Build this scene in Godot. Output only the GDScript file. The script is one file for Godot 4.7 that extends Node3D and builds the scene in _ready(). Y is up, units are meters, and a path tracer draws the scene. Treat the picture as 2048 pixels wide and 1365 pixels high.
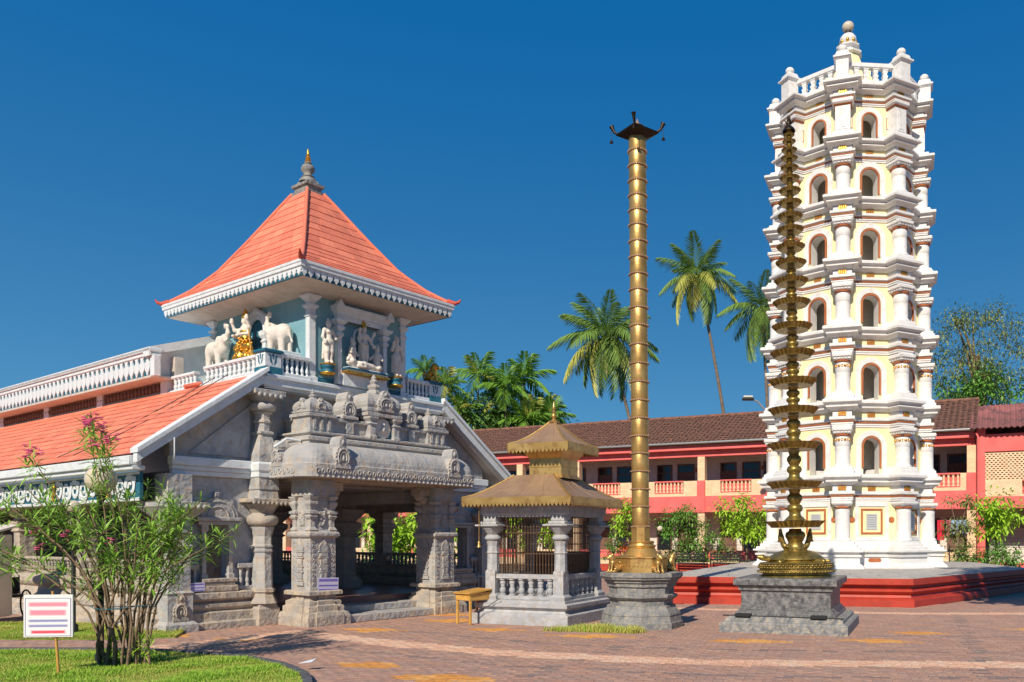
extends Node3D
# Temple courtyard: stone temple with tiled turret, brass kiosk, brass pole, tiered brass lamp, white octagonal lamp tower.

const SUN_DIR := Vector3(-0.229, 0.602, 0.765)   # towards the sun

class MB:
	var v := PackedVector3Array()
	var n := PackedVector3Array()
	func tri(a: Vector3, b: Vector3, c: Vector3) -> void:
		var m := (b - a).cross(c - a).normalized()
		v.append(a); v.append(c); v.append(b)
		n.append(m); n.append(m); n.append(m)
	func quad(a: Vector3, b: Vector3, c: Vector3, d: Vector3) -> void:
		var m := (c - a).cross(d - b)
		if m.length_squared() < 1e-16: return
		m = m.normalized()
		v.append(a); v.append(c); v.append(b); v.append(a); v.append(d); v.append(c)
		for i in 6: n.append(m)
	func quadn(a: Vector3, b: Vector3, c: Vector3, d: Vector3, na: Vector3, nb: Vector3, nc: Vector3, nd: Vector3) -> void:
		v.append(a); v.append(c); v.append(b); v.append(a); v.append(d); v.append(c)
		n.append(na); n.append(nc); n.append(nb); n.append(na); n.append(nd); n.append(nc)
	func box(c: Vector3, s: Vector3, b := Basis.IDENTITY) -> void:
		var h := s * 0.5
		var p: Array[Vector3] = []
		for i in 8:
			p.append(c + b * Vector3(h.x if i & 1 else -h.x, h.y if i & 2 else -h.y, h.z if i & 4 else -h.z))
		quad(p[4], p[5], p[7], p[6]); quad(p[1], p[0], p[2], p[3]); quad(p[5], p[1], p[3], p[7])
		quad(p[0], p[4], p[6], p[2]); quad(p[6], p[7], p[3], p[2]); quad(p[0], p[1], p[5], p[4])
	# polys: plan outlines (x, z), anticlockwise seen from above, one per level
	func loft(polys: Array, ys: Array, cap0 := true, cap1 := true, o := Vector3.ZERO) -> void:
		var k: int = polys[0].size()
		for l in polys.size() - 1:
			var p: PackedVector2Array = polys[l]
			var q: PackedVector2Array = polys[l + 1]
			var y0: float = ys[l]
			var y1: float = ys[l + 1]
			for i in k:
				var j := (i + 1) % k
				quad(o + Vector3(p[i].x, y0, p[i].y), o + Vector3(p[j].x, y0, p[j].y), o + Vector3(q[j].x, y1, q[j].y), o + Vector3(q[i].x, y1, q[i].y))
		for e in 2:
			if (e == 0 and not cap0) or (e == 1 and not cap1): continue
			var p: PackedVector2Array = polys[0] if e == 0 else polys[polys.size() - 1]
			var y: float = ys[0] if e == 0 else ys[ys.size() - 1]
			var m := Vector2.ZERO
			for q in p: m += q
			m /= k
			for i in k:
				var j := (i + 1) % k
				var a := o + Vector3(p[i].x, y, p[i].y)
				var b := o + Vector3(p[j].x, y, p[j].y)
				var c := o + Vector3(m.x, y, m.y)
				if e == 1: tri(a, b, c)
				else: tri(b, a, c)
	static func rect(x0: float, x1: float, z0: float, z1: float) -> PackedVector2Array:
		return PackedVector2Array([Vector2(x1, z1), Vector2(x1, z0), Vector2(x0, z0), Vector2(x0, z1)])
	static func ring(k: int, r: float, ph := 0.0, o := Vector2.ZERO) -> PackedVector2Array:
		var p := PackedVector2Array()
		for i in k:
			var a := ph - TAU * i / k
			p.append(o + Vector2(sin(-a), cos(-a)) * r)
		var s := PackedVector2Array()
		for i in k: s.append(p[k - 1 - i])
		return p if _area(p) < 0 else s
	static func _area(p: PackedVector2Array) -> float:
		var t := 0.0
		for i in p.size(): t += p[i].cross(p[(i + 1) % p.size()])
		return t
	# rectangular block whose outline moves out and in: prof = [[offset, y], ...]
	func mould(x0: float, x1: float, z0: float, z1: float, prof: Array, cap0 := false) -> void:
		var ps := []
		var ys := []
		for q in prof:
			var d: float = q[0]
			ps.append(rect(x0 - d, x1 + d, z0 - d, z1 + d)); ys.append(q[1])
		loft(ps, ys, cap0, true)
	func block(x0: float, x1: float, y0: float, y1: float, z0: float, z1: float, ch := 0.012) -> void:
		mould(x0, x1, z0, z1, [[-ch, y0], [0.0, y0 + ch], [0.0, y1 - ch], [-ch, y1]], true)
	# regular prism with profile [[radius, y], ...]
	func prism(k: int, prof: Array, o := Vector3.ZERO, ph := 0.0) -> void:
		var ps := []
		var ys := []
		for q in prof:
			ps.append(ring(k, q[0], ph)); ys.append(q[1])
		loft(ps, ys, true, true, o)
	func lathe(prof: Array, segs: int, o := Vector3.ZERO, b := Basis.IDENTITY, scal := 0, amp := 0.0) -> void:
		var m := prof.size()
		var ns: Array[Vector2] = []
		for i in m - 1:
			var d := Vector2(prof[i + 1][0] - prof[i][0], prof[i + 1][1] - prof[i][1])
			ns.append(Vector2(d.y, -d.x).normalized())
		for i in m - 1:
			var na := ns[i]
			var nb := ns[i]
			if i > 0 and ns[i - 1].dot(ns[i]) > 0.5: na = (ns[i - 1] + ns[i]).normalized()
			if i < m - 2 and ns[i + 1].dot(ns[i]) > 0.5: nb = (ns[i + 1] + ns[i]).normalized()
			for j in segs:
				var t0 := TAU * j / segs
				var t1 := TAU * (j + 1) / segs
				var d0 := Vector3(sin(t0), 0, cos(t0))
				var d1 := Vector3(sin(t1), 0, cos(t1))
				var s0 := 1.0
				var s1 := 1.0
				if scal > 0:
					s0 = 1.0 + amp * absf(cos(t0 * scal * 0.5)); s1 = 1.0 + amp * absf(cos(t1 * scal * 0.5))
				var r0: float = prof[i][0]
				var y0: float = prof[i][1]
				var r1: float = prof[i + 1][0]
				var y1: float = prof[i + 1][1]
				var a := o + b * (d0 * r0 * s0 + Vector3(0, y0, 0))
				var c := o + b * (d1 * r0 * s1 + Vector3(0, y0, 0))
				var e := o + b * (d1 * r1 * s1 + Vector3(0, y1, 0))
				var f := o + b * (d0 * r1 * s0 + Vector3(0, y1, 0))
				if scal > 0: quad(a, c, e, f)
				else: quadn(a, c, e, f, b * (d0 * na.x + Vector3(0, na.y, 0)), b * (d1 * na.x + Vector3(0, na.y, 0)), b * (d1 * nb.x + Vector3(0, nb.y, 0)), b * (d0 * nb.x + Vector3(0, nb.y, 0)))
	func ball(c: Vector3, r: Vector3, segs := 12, rings := 8) -> void:
		for i in rings:
			var a0 := PI * i / rings - PI / 2
			var a1 := PI * (i + 1) / rings - PI / 2
			for j in segs:
				var t0 := TAU * j / segs
				var t1 := TAU * (j + 1) / segs
				var p := [Vector3(sin(t0) * cos(a0), sin(a0), cos(t0) * cos(a0)), Vector3(sin(t1) * cos(a0), sin(a0), cos(t1) * cos(a0)), Vector3(sin(t1) * cos(a1), sin(a1), cos(t1) * cos(a1)), Vector3(sin(t0) * cos(a1), sin(a1), cos(t0) * cos(a1))]
				quadn(c + p[0] * r, c + p[1] * r, c + p[2] * r, c + p[3] * r, p[0], p[1], p[2], p[3])
	func tube(pts: Array, rad: Array, segs := 6) -> void:
		var m := pts.size()
		var up := Vector3(0.13, 0.02, 1.0).normalized()
		var prev: Array[Vector3] = []
		var prevn: Array[Vector3] = []
		for i in m:
			var d: Vector3 = (pts[mini(i + 1, m - 1)] - pts[maxi(i - 1, 0)]).normalized()
			if absf(d.dot(up)) > 0.95: up = Vector3(1, 0.1, 0.1).normalized()
			var x := up.cross(d).normalized()
			var y := d.cross(x)
			var cur: Array[Vector3] = []
			var curn: Array[Vector3] = []
			var r: float = rad[mini(i, rad.size() - 1)]
			for j in segs:
				var t := TAU * j / segs
				var q := x * cos(t) + y * sin(t)
				curn.append(q); cur.append(pts[i] + q * r)
			if i > 0:
				for j in segs:
					var k := (j + 1) % segs
					quadn(prev[j], prev[k], cur[k], cur[j], prevn[j], prevn[k], curn[k], curn[j])
			prev = cur; prevn = curn
			if i == 0:
				for j in range(1, segs - 1): tri(cur[0], cur[j + 1], cur[j])
			if i == m - 1:
				for j in range(1, segs - 1): tri(cur[0], cur[j], cur[j + 1])
	# outline in the x-y plane pushed through z0..z1, placed by basis and origin
	func extrude(poly: PackedVector2Array, z0: float, z1: float, o := Vector3.ZERO, b := Basis.IDENTITY) -> void:
		var p := poly
		if b.determinant() < 0:
			b = Basis(b.x, -b.y, b.z)
			p = p.duplicate()
			for i in p.size(): p[i].y = -p[i].y
		if _area(p) < 0:
			p = p.duplicate(); p.reverse()
		var t := Geometry2D.triangulate_polygon(p)
		for i in range(0, t.size(), 3):
			var a := p[t[i]]
			var c := p[t[i + 1]]
			var e := p[t[i + 2]]
			if (c - a).cross(e - a) < 0:
				var w := c; c = e; e = w
			tri(o + b * Vector3(a.x, a.y, z1), o + b * Vector3(c.x, c.y, z1), o + b * Vector3(e.x, e.y, z1))
			tri(o + b * Vector3(a.x, a.y, z0), o + b * Vector3(e.x, e.y, z0), o + b * Vector3(c.x, c.y, z0))
		for i in p.size():
			var q := p[(i + 1) % p.size()]
			quad(o + b * Vector3(p[i].x, p[i].y, z0), o + b * Vector3(q.x, q.y, z0), o + b * Vector3(q.x, q.y, z1), o + b * Vector3(p[i].x, p[i].y, z1))
	# slab over four points (anticlockwise seen from outside), thickness inwards
	func slab(a: Vector3, b: Vector3, c: Vector3, d: Vector3, th: float) -> void:
		var m := (c - a).cross(d - b).normalized() * -th
		quad(a, b, c, d); quad(b + m, a + m, d + m, c + m)
		quad(a + m, b + m, b, a); quad(b + m, c + m, c, b); quad(c + m, d + m, d, c); quad(d + m, a + m, a, d)
	# wall panel in x-y with an arched or square opening, outside towards +z; x from -w/2..w/2
	func arch_panel(w: float, y0: float, y1: float, ow: float, sill: float, spring: float, th: float, b := Basis.IDENTITY, o := Vector3.ZERO, segs := 12, round := true) -> void:
		var h := w * 0.5
		var e := ow * 0.5
		var cut: Array[Vector2] = [Vector2(-e, sill), Vector2(-e, spring)]
		if round:
			for i in range(1, segs): cut.append(Vector2(-cos(PI * i / segs) * e, spring + sin(PI * i / segs) * e))
		cut.append(Vector2(e, spring)); cut.append(Vector2(e, sill))
		for s in 2:
			var z := 0.0 if s == 0 else -th
			var f := func(p: Vector2) -> Vector3: return o + b * Vector3(p.x, p.y, z)
			var qs := [[Vector2(-h, y0), Vector2(-e, y0), Vector2(-e, y1), Vector2(-h, y1)], [Vector2(e, y0), Vector2(h, y0), Vector2(h, y1), Vector2(e, y1)]]
			if sill > y0: qs.append([Vector2(-e, y0), Vector2(e, y0), Vector2(e, sill), Vector2(-e, sill)])
			for i in range(1, cut.size() - 2): qs.append([cut[i], cut[i + 1], Vector2(cut[i + 1].x, y1), Vector2(cut[i].x, y1)])
			for q in qs:
				if s == 0: quad(f.call(q[0]), f.call(q[1]), f.call(q[2]), f.call(q[3]))
				else: quad(f.call(q[1]), f.call(q[0]), f.call(q[3]), f.call(q[2]))
		for i in cut.size():
			var p := cut[i]
			var q := cut[(i + 1) % cut.size()]
			quad(o + b * Vector3(p.x, p.y, 0), o + b * Vector3(q.x, q.y, 0), o + b * Vector3(q.x, q.y, -th), o + b * Vector3(p.x, p.y, -th))
	func add(m: MB, t: Transform3D) -> void:
		if t.basis.determinant() < 0:
			for i in range(0, m.v.size(), 3):
				for k in [0, 2, 1]:
					v.append(t * m.v[i + k]); n.append((t.basis * m.n[i + k]).normalized())
			return
		for p in m.v: v.append(t * p)
		for p in m.n: n.append((t.basis * p).normalized())
	func mesh() -> ArrayMesh:
		var a := []
		a.resize(Mesh.ARRAY_MAX)
		a[Mesh.ARRAY_VERTEX] = v; a[Mesh.ARRAY_NORMAL] = n
		var m := ArrayMesh.new()
		m.add_surface_from_arrays(Mesh.PRIMITIVE_TRIANGLES, a)
		return m

# ---------- scene helpers ----------
var taken := {}
var rng := RandomNumberGenerator.new()
var M := {}

func numbered(called: String) -> String:
	var k: int = taken.get(called, 0)
	taken[called] = k + 1
	return called if k == 0 else "%s_%03d" % [called, k]
func tag(o: Node, label: String, category: String, group := "", kind := "") -> void:
	o.set_meta("label", label)
	if category != "": o.set_meta("category", category)
	if group != "": o.set_meta("group", group)
	if kind != "": o.set_meta("kind", kind)
func thing(called: String, label: String, category: String, at := Transform3D.IDENTITY, group := "") -> Node3D:
	var o := Node3D.new()
	o.name = numbered(called)
	add_child(o); o.transform = at
	tag(o, label, category, group)
	return o
func part(parent: Node3D, called: String, m: MB, mat: Material) -> MeshInstance3D:
	return inst(parent, called, m.mesh(), mat, Transform3D.IDENTITY)
func inst(parent: Node3D, called: String, mesh: Mesh, mat: Material, t := Transform3D.IDENTITY) -> MeshInstance3D:
	var o := MeshInstance3D.new()
	o.name = called; o.mesh = mesh; o.material_override = mat; o.transform = t
	parent.add_child(o, true)
	return o
func node(parent: Node3D, called: String, t := Transform3D.IDENTITY) -> Node3D:
	var o := Node3D.new()
	o.name = called; o.transform = t
	parent.add_child(o, true)
	return o
func copy(src: Node3D, at: Transform3D, label := "") -> Node3D:
	var o: Node3D = src.duplicate()
	var base := String(src.name)
	o.name = numbered(base); add_child(o); o.transform = at
	if label != "": o.set_meta("label", label)
	return o
func structure(called: String, m: MB, mat: Material) -> MeshInstance3D:
	var o := part(self, called, m, mat)
	o.set_meta("kind", "structure")
	return o
static func T(x: float, y: float, z: float, turn := 0.0, s := 1.0) -> Transform3D:
	return Transform3D(Basis(Vector3.UP, turn).scaled(Vector3.ONE * s), Vector3(x, y, z))
static func TS(x: float, y: float, z: float, s: Vector3, turn := 0.0) -> Transform3D:
	return Transform3D(Basis(Vector3.UP, turn) * Basis.from_scale(s), Vector3(x, y, z))

# ---------- textures and materials ----------
func noise_img(seed_: int, freq: float, size: int, oct := 4, kind := FastNoiseLite.TYPE_SIMPLEX_SMOOTH) -> Image:
	var f := FastNoiseLite.new()
	f.seed = seed_; f.frequency = freq; f.noise_type = kind
	f.fractal_type = FastNoiseLite.FRACTAL_FBM; f.fractal_octaves = oct
	var im := f.get_seamless_image(size, size)
	im.convert(Image.FORMAT_L8)
	return im
# colours mixed by a coarse noise (a to b), a second noise of stains (towards c) and fine grain
func mottled(seed_: int, a: Color, b: Color, c: Color, stain := 0.35, grain := 0.08, size := 256, f1 := 0.012, f2 := 0.03) -> ImageTexture:
	var n1 := noise_img(seed_, f1, size).get_data()
	var n2 := noise_img(seed_ + 7, f2, size, 5).get_data()
	var out := PackedByteArray()
	out.resize(size * size * 3)
	var r := RandomNumberGenerator.new()
	r.seed = seed_
	for i in size * size:
		var t := clampf((n1[i] / 255.0 - 0.5) * 1.7 + 0.5, 0, 1)
		var s := clampf((n2[i] / 255.0 - 0.55) * 4.0, 0, 1) * stain
		var col := a.lerp(b, t).lerp(c, s)
		var g := 1.0 + r.randf_range(-grain, grain)
		out[i * 3] = int(clampf(col.r * g, 0, 1) * 255.0); out[i * 3 + 1] = int(clampf(col.g * g, 0, 1) * 255.0); out[i * 3 + 2] = int(clampf(col.b * g, 0, 1) * 255.0)
	var im := Image.create_from_data(size, size, false, Image.FORMAT_RGB8, out)
	return ImageTexture.create_from_image(im)
var bumps := {}
func bump(seed_: int, freq: float, strength: float) -> ImageTexture:
	var key := "%d_%f_%f" % [seed_, freq, strength]
	if not bumps.has(key):
		var im := noise_img(seed_, freq, 256, 5)
		im.convert(Image.FORMAT_RGBA8)
		im.bump_map_to_normal_map(strength)
		bumps[key] = ImageTexture.create_from_image(im)
	return bumps[key]
func mat(tex: Texture2D, scale: float, rough := 0.85, metal := 0.0, nrm: Texture2D = null, nscale := 0.6, world := false) -> StandardMaterial3D:
	var m := StandardMaterial3D.new()
	m.albedo_texture = tex
	m.uv1_triplanar = true
	m.uv1_world_triplanar = world
	m.uv1_scale = Vector3.ONE * scale
	m.roughness = rough; m.metallic = metal
	if nrm != null:
		m.normal_enabled = true; m.normal_texture = nrm; m.normal_scale = nscale
	return m
func plain(c: Color, rough := 0.8, metal := 0.0) -> StandardMaterial3D:
	var m := StandardMaterial3D.new()
	m.albedo_color = c; m.roughness = rough; m.metallic = metal
	return m
func C8(r: int, g: int, b: int) -> Color: return Color(r / 255.0, g / 255.0, b / 255.0)

func make_materials() -> void:
	var nb := bump(3, 0.05, 4.0)
	var nf := bump(5, 0.12, 3.0)
	M.stone = mat(mottled(11, C8(182, 178, 172), C8(154, 156, 160), C8(182, 152, 124), 0.5, 0.10, 512, 0.008, 0.018), 0.55, 0.9, 0, nb, 0.5)
	M.stone_warm = mat(mottled(12, C8(190, 174, 154), C8(160, 154, 148), C8(138, 122, 106), 0.5, 0.10, 512, 0.008, 0.02), 0.55, 0.9, 0, nb, 0.5)
	M.granite = mat(mottled(13, C8(150, 148, 144), C8(104, 108, 114), C8(190, 172, 140), 0.7, 0.14, 512, 0.012, 0.03), 0.8, 0.85, 0, nb, 0.5)
	M.black_stone = mat(mottled(14, C8(128, 128, 128), C8(72, 74, 78), C8(150, 142, 130), 0.6, 0.16, 512, 0.012, 0.035), 0.9, 0.45, 0, nf, 0.3)
	M.grey_stone = mat(mottled(15, C8(182, 182, 184), C8(158, 161, 166), C8(164, 148, 130), 0.4, 0.08, 256, 0.012, 0.03), 0.8, 0.85, 0, nb, 0.4)
	M.white = mat(mottled(21, C8(228, 227, 225), C8(220, 219, 218), C8(198, 184, 168), 0.4, 0.02, 512, 0.008, 0.02), 0.3, 0.6, 0, nf, 0.12)
	M.cream = mat(mottled(22, C8(246, 232, 184), C8(240, 225, 172), C8(230, 212, 168), 0.4, 0.03, 256, 0.01, 0.02), 0.4, 0.7, 0, nf, 0.12)
	M.brown = mat(mottled(23, C8(182, 108, 62), C8(164, 92, 52), C8(150, 90, 60), 0.4, 0.05), 1.0, 0.7)
	M.paint = mat(mottled(24, C8(220, 225, 228), C8(210, 217, 222), C8(192, 190, 184), 0.3, 0.03, 512, 0.01, 0.02), 0.45, 0.6, 0, nf, 0.12)
	M.soffit = mat(mottled(25, C8(206, 196, 186), C8(196, 186, 176), C8(170, 158, 146), 0.4, 0.03), 0.5, 0.8)
	M.teal = mat(mottled(26, C8(32, 104, 128), C8(24, 92, 116), C8(60, 116, 132), 0.4, 0.04), 0.8, 0.6)
	M.blue = mat(mottled(27, C8(122, 168, 180), C8(112, 158, 172), C8(140, 172, 178), 0.4, 0.03, 256, 0.008, 0.02), 0.4, 0.7, 0, nf, 0.12)
	for i in 4:
		var k: float = [1.0, 0.95, 1.04, 0.98][i]
		var g: float = [1.0, 0.97, 1.03, 0.99][i]
		M["tile%d" % i] = mat(mottled(31 + i, Color(0.91 * k, 0.53 * k * g, 0.415 * k * g), Color(0.87 * k, 0.485 * k * g, 0.375 * k * g), Color(0.74, 0.44, 0.36), 0.6, 0.05, 256, 0.012, 0.03), 0.35, 0.75, 0, nf, 0.2)
	M.horn = plain(C8(190, 72, 50), 0.6)
	M.gold = mat(mottled(36, C8(238, 186, 84), C8(214, 156, 58), C8(170, 110, 40), 0.4, 0.06, 128), 3.0, 0.36, 0.85)
	M.brass = mat(mottled(37, C8(214, 178, 112), C8(194, 156, 92), C8(152, 114, 72), 0.5, 0.05, 512, 0.006, 0.014), 0.6, 0.42, 0.72, nf, 0.08)
	M.brass_dull = mat(mottled(38, C8(176, 144, 112), C8(158, 128, 104), C8(138, 108, 84), 0.4, 0.04, 512, 0.006, 0.014), 0.6, 0.5, 0.35, nf, 0.08)
	M.bronze = mat(mottled(39, C8(176, 152, 84), C8(136, 116, 60), C8(74, 66, 42), 0.6, 0.08, 256, 0.012, 0.03), 1.6, 0.4, 0.7, nf, 0.12)
	M.dark_bronze = plain(C8(58, 48, 36), 0.45, 0.8)
	M.iron = plain(C8(40, 40, 42), 0.55, 0.3)
	M.bar = plain(C8(104, 82, 62), 0.45, 0.5)
	M.steel = plain(C8(150, 152, 152), 0.45, 0.4)
	M.red = mat(mottled(41, C8(186, 62, 42), C8(168, 52, 36), C8(142, 52, 40), 0.5, 0.04, 256), 0.5, 0.55, 0, nf, 0.1)
	M.flag = mat(mottled(42, C8(190, 183, 173), C8(174, 168, 160), C8(152, 144, 136), 0.5, 0.08, 256), 0.4, 0.9, 0, nb, 0.4)
	M.pink = mat(mottled(43, C8(232, 112, 108), C8(222, 102, 98), C8(200, 104, 100), 0.4, 0.03, 256), 0.3, 0.75)
	M.beige = mat(mottled(44, C8(238, 206, 168), C8(228, 192, 156), C8(214, 180, 150), 0.5, 0.08, 256), 0.6, 0.85, 0, nb, 0.5)
	M.offwhite = mat(mottled(45, C8(222, 214, 204), C8(210, 202, 192), C8(190, 178, 164), 0.4, 0.03, 256), 0.3, 0.8)
	M.oldtile = mat(mottled(46, C8(132, 94, 78), C8(104, 76, 66), C8(84, 66, 58), 0.6, 0.12, 512, 0.02, 0.04), 0.35, 0.9, 0, nb, 0.5)
	M.oldtile2 = mat(mottled(47, C8(148, 100, 80), C8(112, 80, 68), C8(90, 70, 60), 0.6, 0.12, 256, 0.02, 0.04), 0.35, 0.9, 0, nb, 0.5)
	M.sheet = mat(mottled(48, C8(176, 108, 100), C8(138, 88, 82), C8(86, 66, 62), 0.9, 0.06, 256, 0.006, 0.015), 0.25, 0.7)
	M.wood = mat(mottled(49, C8(124, 92, 76), C8(108, 80, 66), C8(86, 64, 54), 0.4, 0.06, 128), 1.0, 0.6)
	M.yellow_wood = mat(mottled(50, C8(214, 166, 84), C8(198, 148, 68), C8(160, 112, 52), 0.4, 0.05, 128), 1.5, 0.5)
	M.ink = plain(C8(60, 58, 60), 0.9)
	M.hall = M.stone
	M.hall_floor = mat(mottled(57, C8(150, 112, 100), C8(138, 100, 90), C8(120, 96, 88), 0.5, 0.06, 256), 0.5, 0.3)
	M.glass = plain(C8(30, 36, 44), 0.12)
	M.bark = mat(mottled(52, C8(150, 126, 100), C8(116, 96, 78), C8(84, 70, 58), 0.6, 0.12, 128, 0.03, 0.06), 2.0, 0.9, 0, nb, 0.6)
	M.palm_bark = mat(mottled(53, C8(136, 118, 100), C8(110, 94, 80), C8(84, 72, 62), 0.6, 0.1, 128, 0.03, 0.06), 0.6, 0.9)
	M.kerb = mat(mottled(54, C8(96, 97, 102), C8(78, 79, 84), C8(70, 72, 66), 0.5, 0.1, 256, 0.02, 0.04), 1.0, 0.9, 0, nb, 0.5, true)
	M.lawn = mat(mottled(55, C8(122, 140, 56), C8(104, 124, 48), C8(150, 138, 80), 0.6, 0.14, 256, 0.02, 0.05), 0.5, 0.95)
	M.earth = mat(mottled(56, C8(132, 112, 92), C8(116, 98, 80), C8(96, 80, 66), 0.5, 0.1, 256), 0.15, 0.95)
	M.pave_base = mat(mottled(58, C8(178, 140, 122), C8(164, 128, 112), C8(140, 114, 104), 0.6, 0.1, 512, 0.015, 0.04), 0.3, 0.92, 0, nb, 0.5)
	var leafs := {"oleander": C8(134, 174, 66), "palm": C8(118, 148, 68), "palm_yellow": C8(176, 178, 84), "areca": C8(108, 150, 52), "lime": C8(156, 196, 54), "bush": C8(100, 148, 56), "pale_bush": C8(150, 160, 112), "tree": C8(128, 140, 78), "grass": C8(146, 182, 58), "dry_grass": C8(184, 184, 92), "shade_tree": C8(90, 124, 56), "orange_leaf": C8(200, 110, 56), "husk": C8(168, 124, 84)}
	for k in leafs:
		var m := plain(leafs[k], 0.5)
		m.backlight_enabled = true
		m.backlight = Color(leafs[k].r * 0.45, leafs[k].g * 0.5, leafs[k].b * 0.25)
		m.cull_mode = BaseMaterial3D.CULL_DISABLED
		M[k] = m
	M.flower = plain(C8(232, 92, 150), 0.6)
	M.globe = plain(C8(206, 194, 172), 0.12)
	M.bird_white = mat(mottled(59, C8(228, 220, 210), C8(214, 206, 196), C8(176, 162, 146), 0.6, 0.05, 256, 0.02, 0.05), 1.6, 0.75, 0, nf, 0.3)
	M.marble = plain(C8(180, 182, 186), 0.4)
	var cols := [C8(184, 144, 124), C8(174, 136, 119), C8(190, 150, 130), C8(178, 144, 128), C8(170, 138, 124), C8(184, 140, 120), C8(238, 188, 156), C8(230, 178, 146), C8(234, 196, 168), C8(146, 124, 116), C8(138, 118, 112), C8(228, 160, 80), C8(220, 150, 70), C8(232, 170, 94)]
	for i in cols.size():
		M["paver%d" % i] = mat(mottled(70 + i, cols[i], cols[i].darkened(0.1), cols[i].lerp(C8(120, 108, 100), 0.6), 0.5, 0.07, 64, 0.05, 0.1), 2.3, 0.9, 0, nb, 0.35, true)

# ---------- bodies: tapered bones joined smoothly, meshed as surface nets ----------
func body(bones: Array, cell: float, k: float) -> MB:
	var lo := Vector3.ONE * 1e9
	var hi := -lo
	for q in bones:
		for e in [[q[0], q[1]], [q[2], q[3]]]:
			lo = lo.min(e[0] - Vector3.ONE * e[1]); hi = hi.max(e[0] + Vector3.ONE * e[1])
	lo -= Vector3.ONE * cell * 3; hi += Vector3.ONE * cell * 3
	var nx := int((hi.x - lo.x) / cell) + 2
	var ny := int((hi.y - lo.y) / cell) + 2
	var nz := int((hi.z - lo.z) / cell) + 2
	var f := PackedFloat32Array()
	f.resize(nx * ny * nz); f.fill(9.0)
	for q in bones:
		var a: Vector3 = q[0]
		var ra: float = q[1]
		var b: Vector3 = q[2]
		var rb: float = q[3]
		var mr := maxf(ra, rb) + k + cell * 2
		var l := (a.min(b) - Vector3.ONE * mr - lo) / cell
		var h := (a.max(b) + Vector3.ONE * mr - lo) / cell
		var ab := b - a
		var il := 1.0 / maxf(ab.length_squared(), 1e-9)
		for z in range(maxi(0, int(l.z)), mini(nz - 1, int(h.z) + 1) + 1):
			for y in range(maxi(0, int(l.y)), mini(ny - 1, int(h.y) + 1) + 1):
				var row := (z * ny + y) * nx
				for x in range(maxi(0, int(l.x)), mini(nx - 1, int(h.x) + 1) + 1):
					var p := lo + Vector3(x, y, z) * cell
					var t := clampf((p - a).dot(ab) * il, 0.0, 1.0)
					var d := (p - a - ab * t).length() - lerpf(ra, rb, t)
					var o := f[row + x]
					var e := maxf(k - absf(d - o), 0.0) / k
					f[row + x] = minf(d, o) - e * e * k * 0.25
	var idx := {}
	var vs := PackedVector3Array()
	var ns := PackedVector3Array()
	for z in nz - 1:
		for y in ny - 1:
			var row := (z * ny + y) * nx
			for x in nx - 1:
				var i := row + x
				var s := 0
				var g := [f[i], f[i + 1], f[i + nx], f[i + nx + 1], f[i + nx * ny], f[i + nx * ny + 1], f[i + nx * ny + nx], f[i + nx * ny + nx + 1]]
				for c in 8:
					if g[c] < 0: s += 1
				if s == 0 or s == 8: continue
				var sum := Vector3.ZERO
				var cnt := 0
				for e in [[0, 1], [2, 3], [4, 5], [6, 7], [0, 2], [1, 3], [4, 6], [5, 7], [0, 4], [1, 5], [2, 6], [3, 7]]:
					var ga: float = g[e[0]]
					var gb: float = g[e[1]]
					if (ga < 0) == (gb < 0): continue
					var t := ga / (ga - gb)
					var pa := Vector3(e[0] & 1, (e[0] >> 1) & 1, e[0] >> 2)
					var pb := Vector3(e[1] & 1, (e[1] >> 1) & 1, e[1] >> 2)
					sum += pa.lerp(pb, t); cnt += 1
				idx[i] = vs.size()
				vs.append(lo + (Vector3(x, y, z) + sum / cnt) * cell)
				ns.append(Vector3(g[1] + g[3] + g[5] + g[7] - g[0] - g[2] - g[4] - g[6], g[2] + g[3] + g[6] + g[7] - g[0] - g[1] - g[4] - g[5], g[4] + g[5] + g[6] + g[7] - g[0] - g[1] - g[2] - g[3]).normalized())
	var m := MB.new()
	var st := [1, nx, nx * ny]
	for i in idx:
		for ax in 3:
			var j: int = i + st[ax]
			if j >= f.size() or (f[i] < 0) == (f[j] < 0): continue
			var u: int = st[(ax + 1) % 3]
			var w: int = st[(ax + 2) % 3]
			if not (idx.has(i - u) and idx.has(i - w) and idx.has(i - u - w)): continue
			var a: int = idx[i]
			var b: int = idx[i - u]
			var c: int = idx[i - u - w]
			var d: int = idx[i - w]
			if f[i] < 0: m.quadn(vs[a], vs[b], vs[c], vs[d], ns[a], ns[b], ns[c], ns[d])
			else: m.quadn(vs[d], vs[c], vs[b], vs[a], ns[d], ns[c], ns[b], ns[a])
	return m

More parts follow.
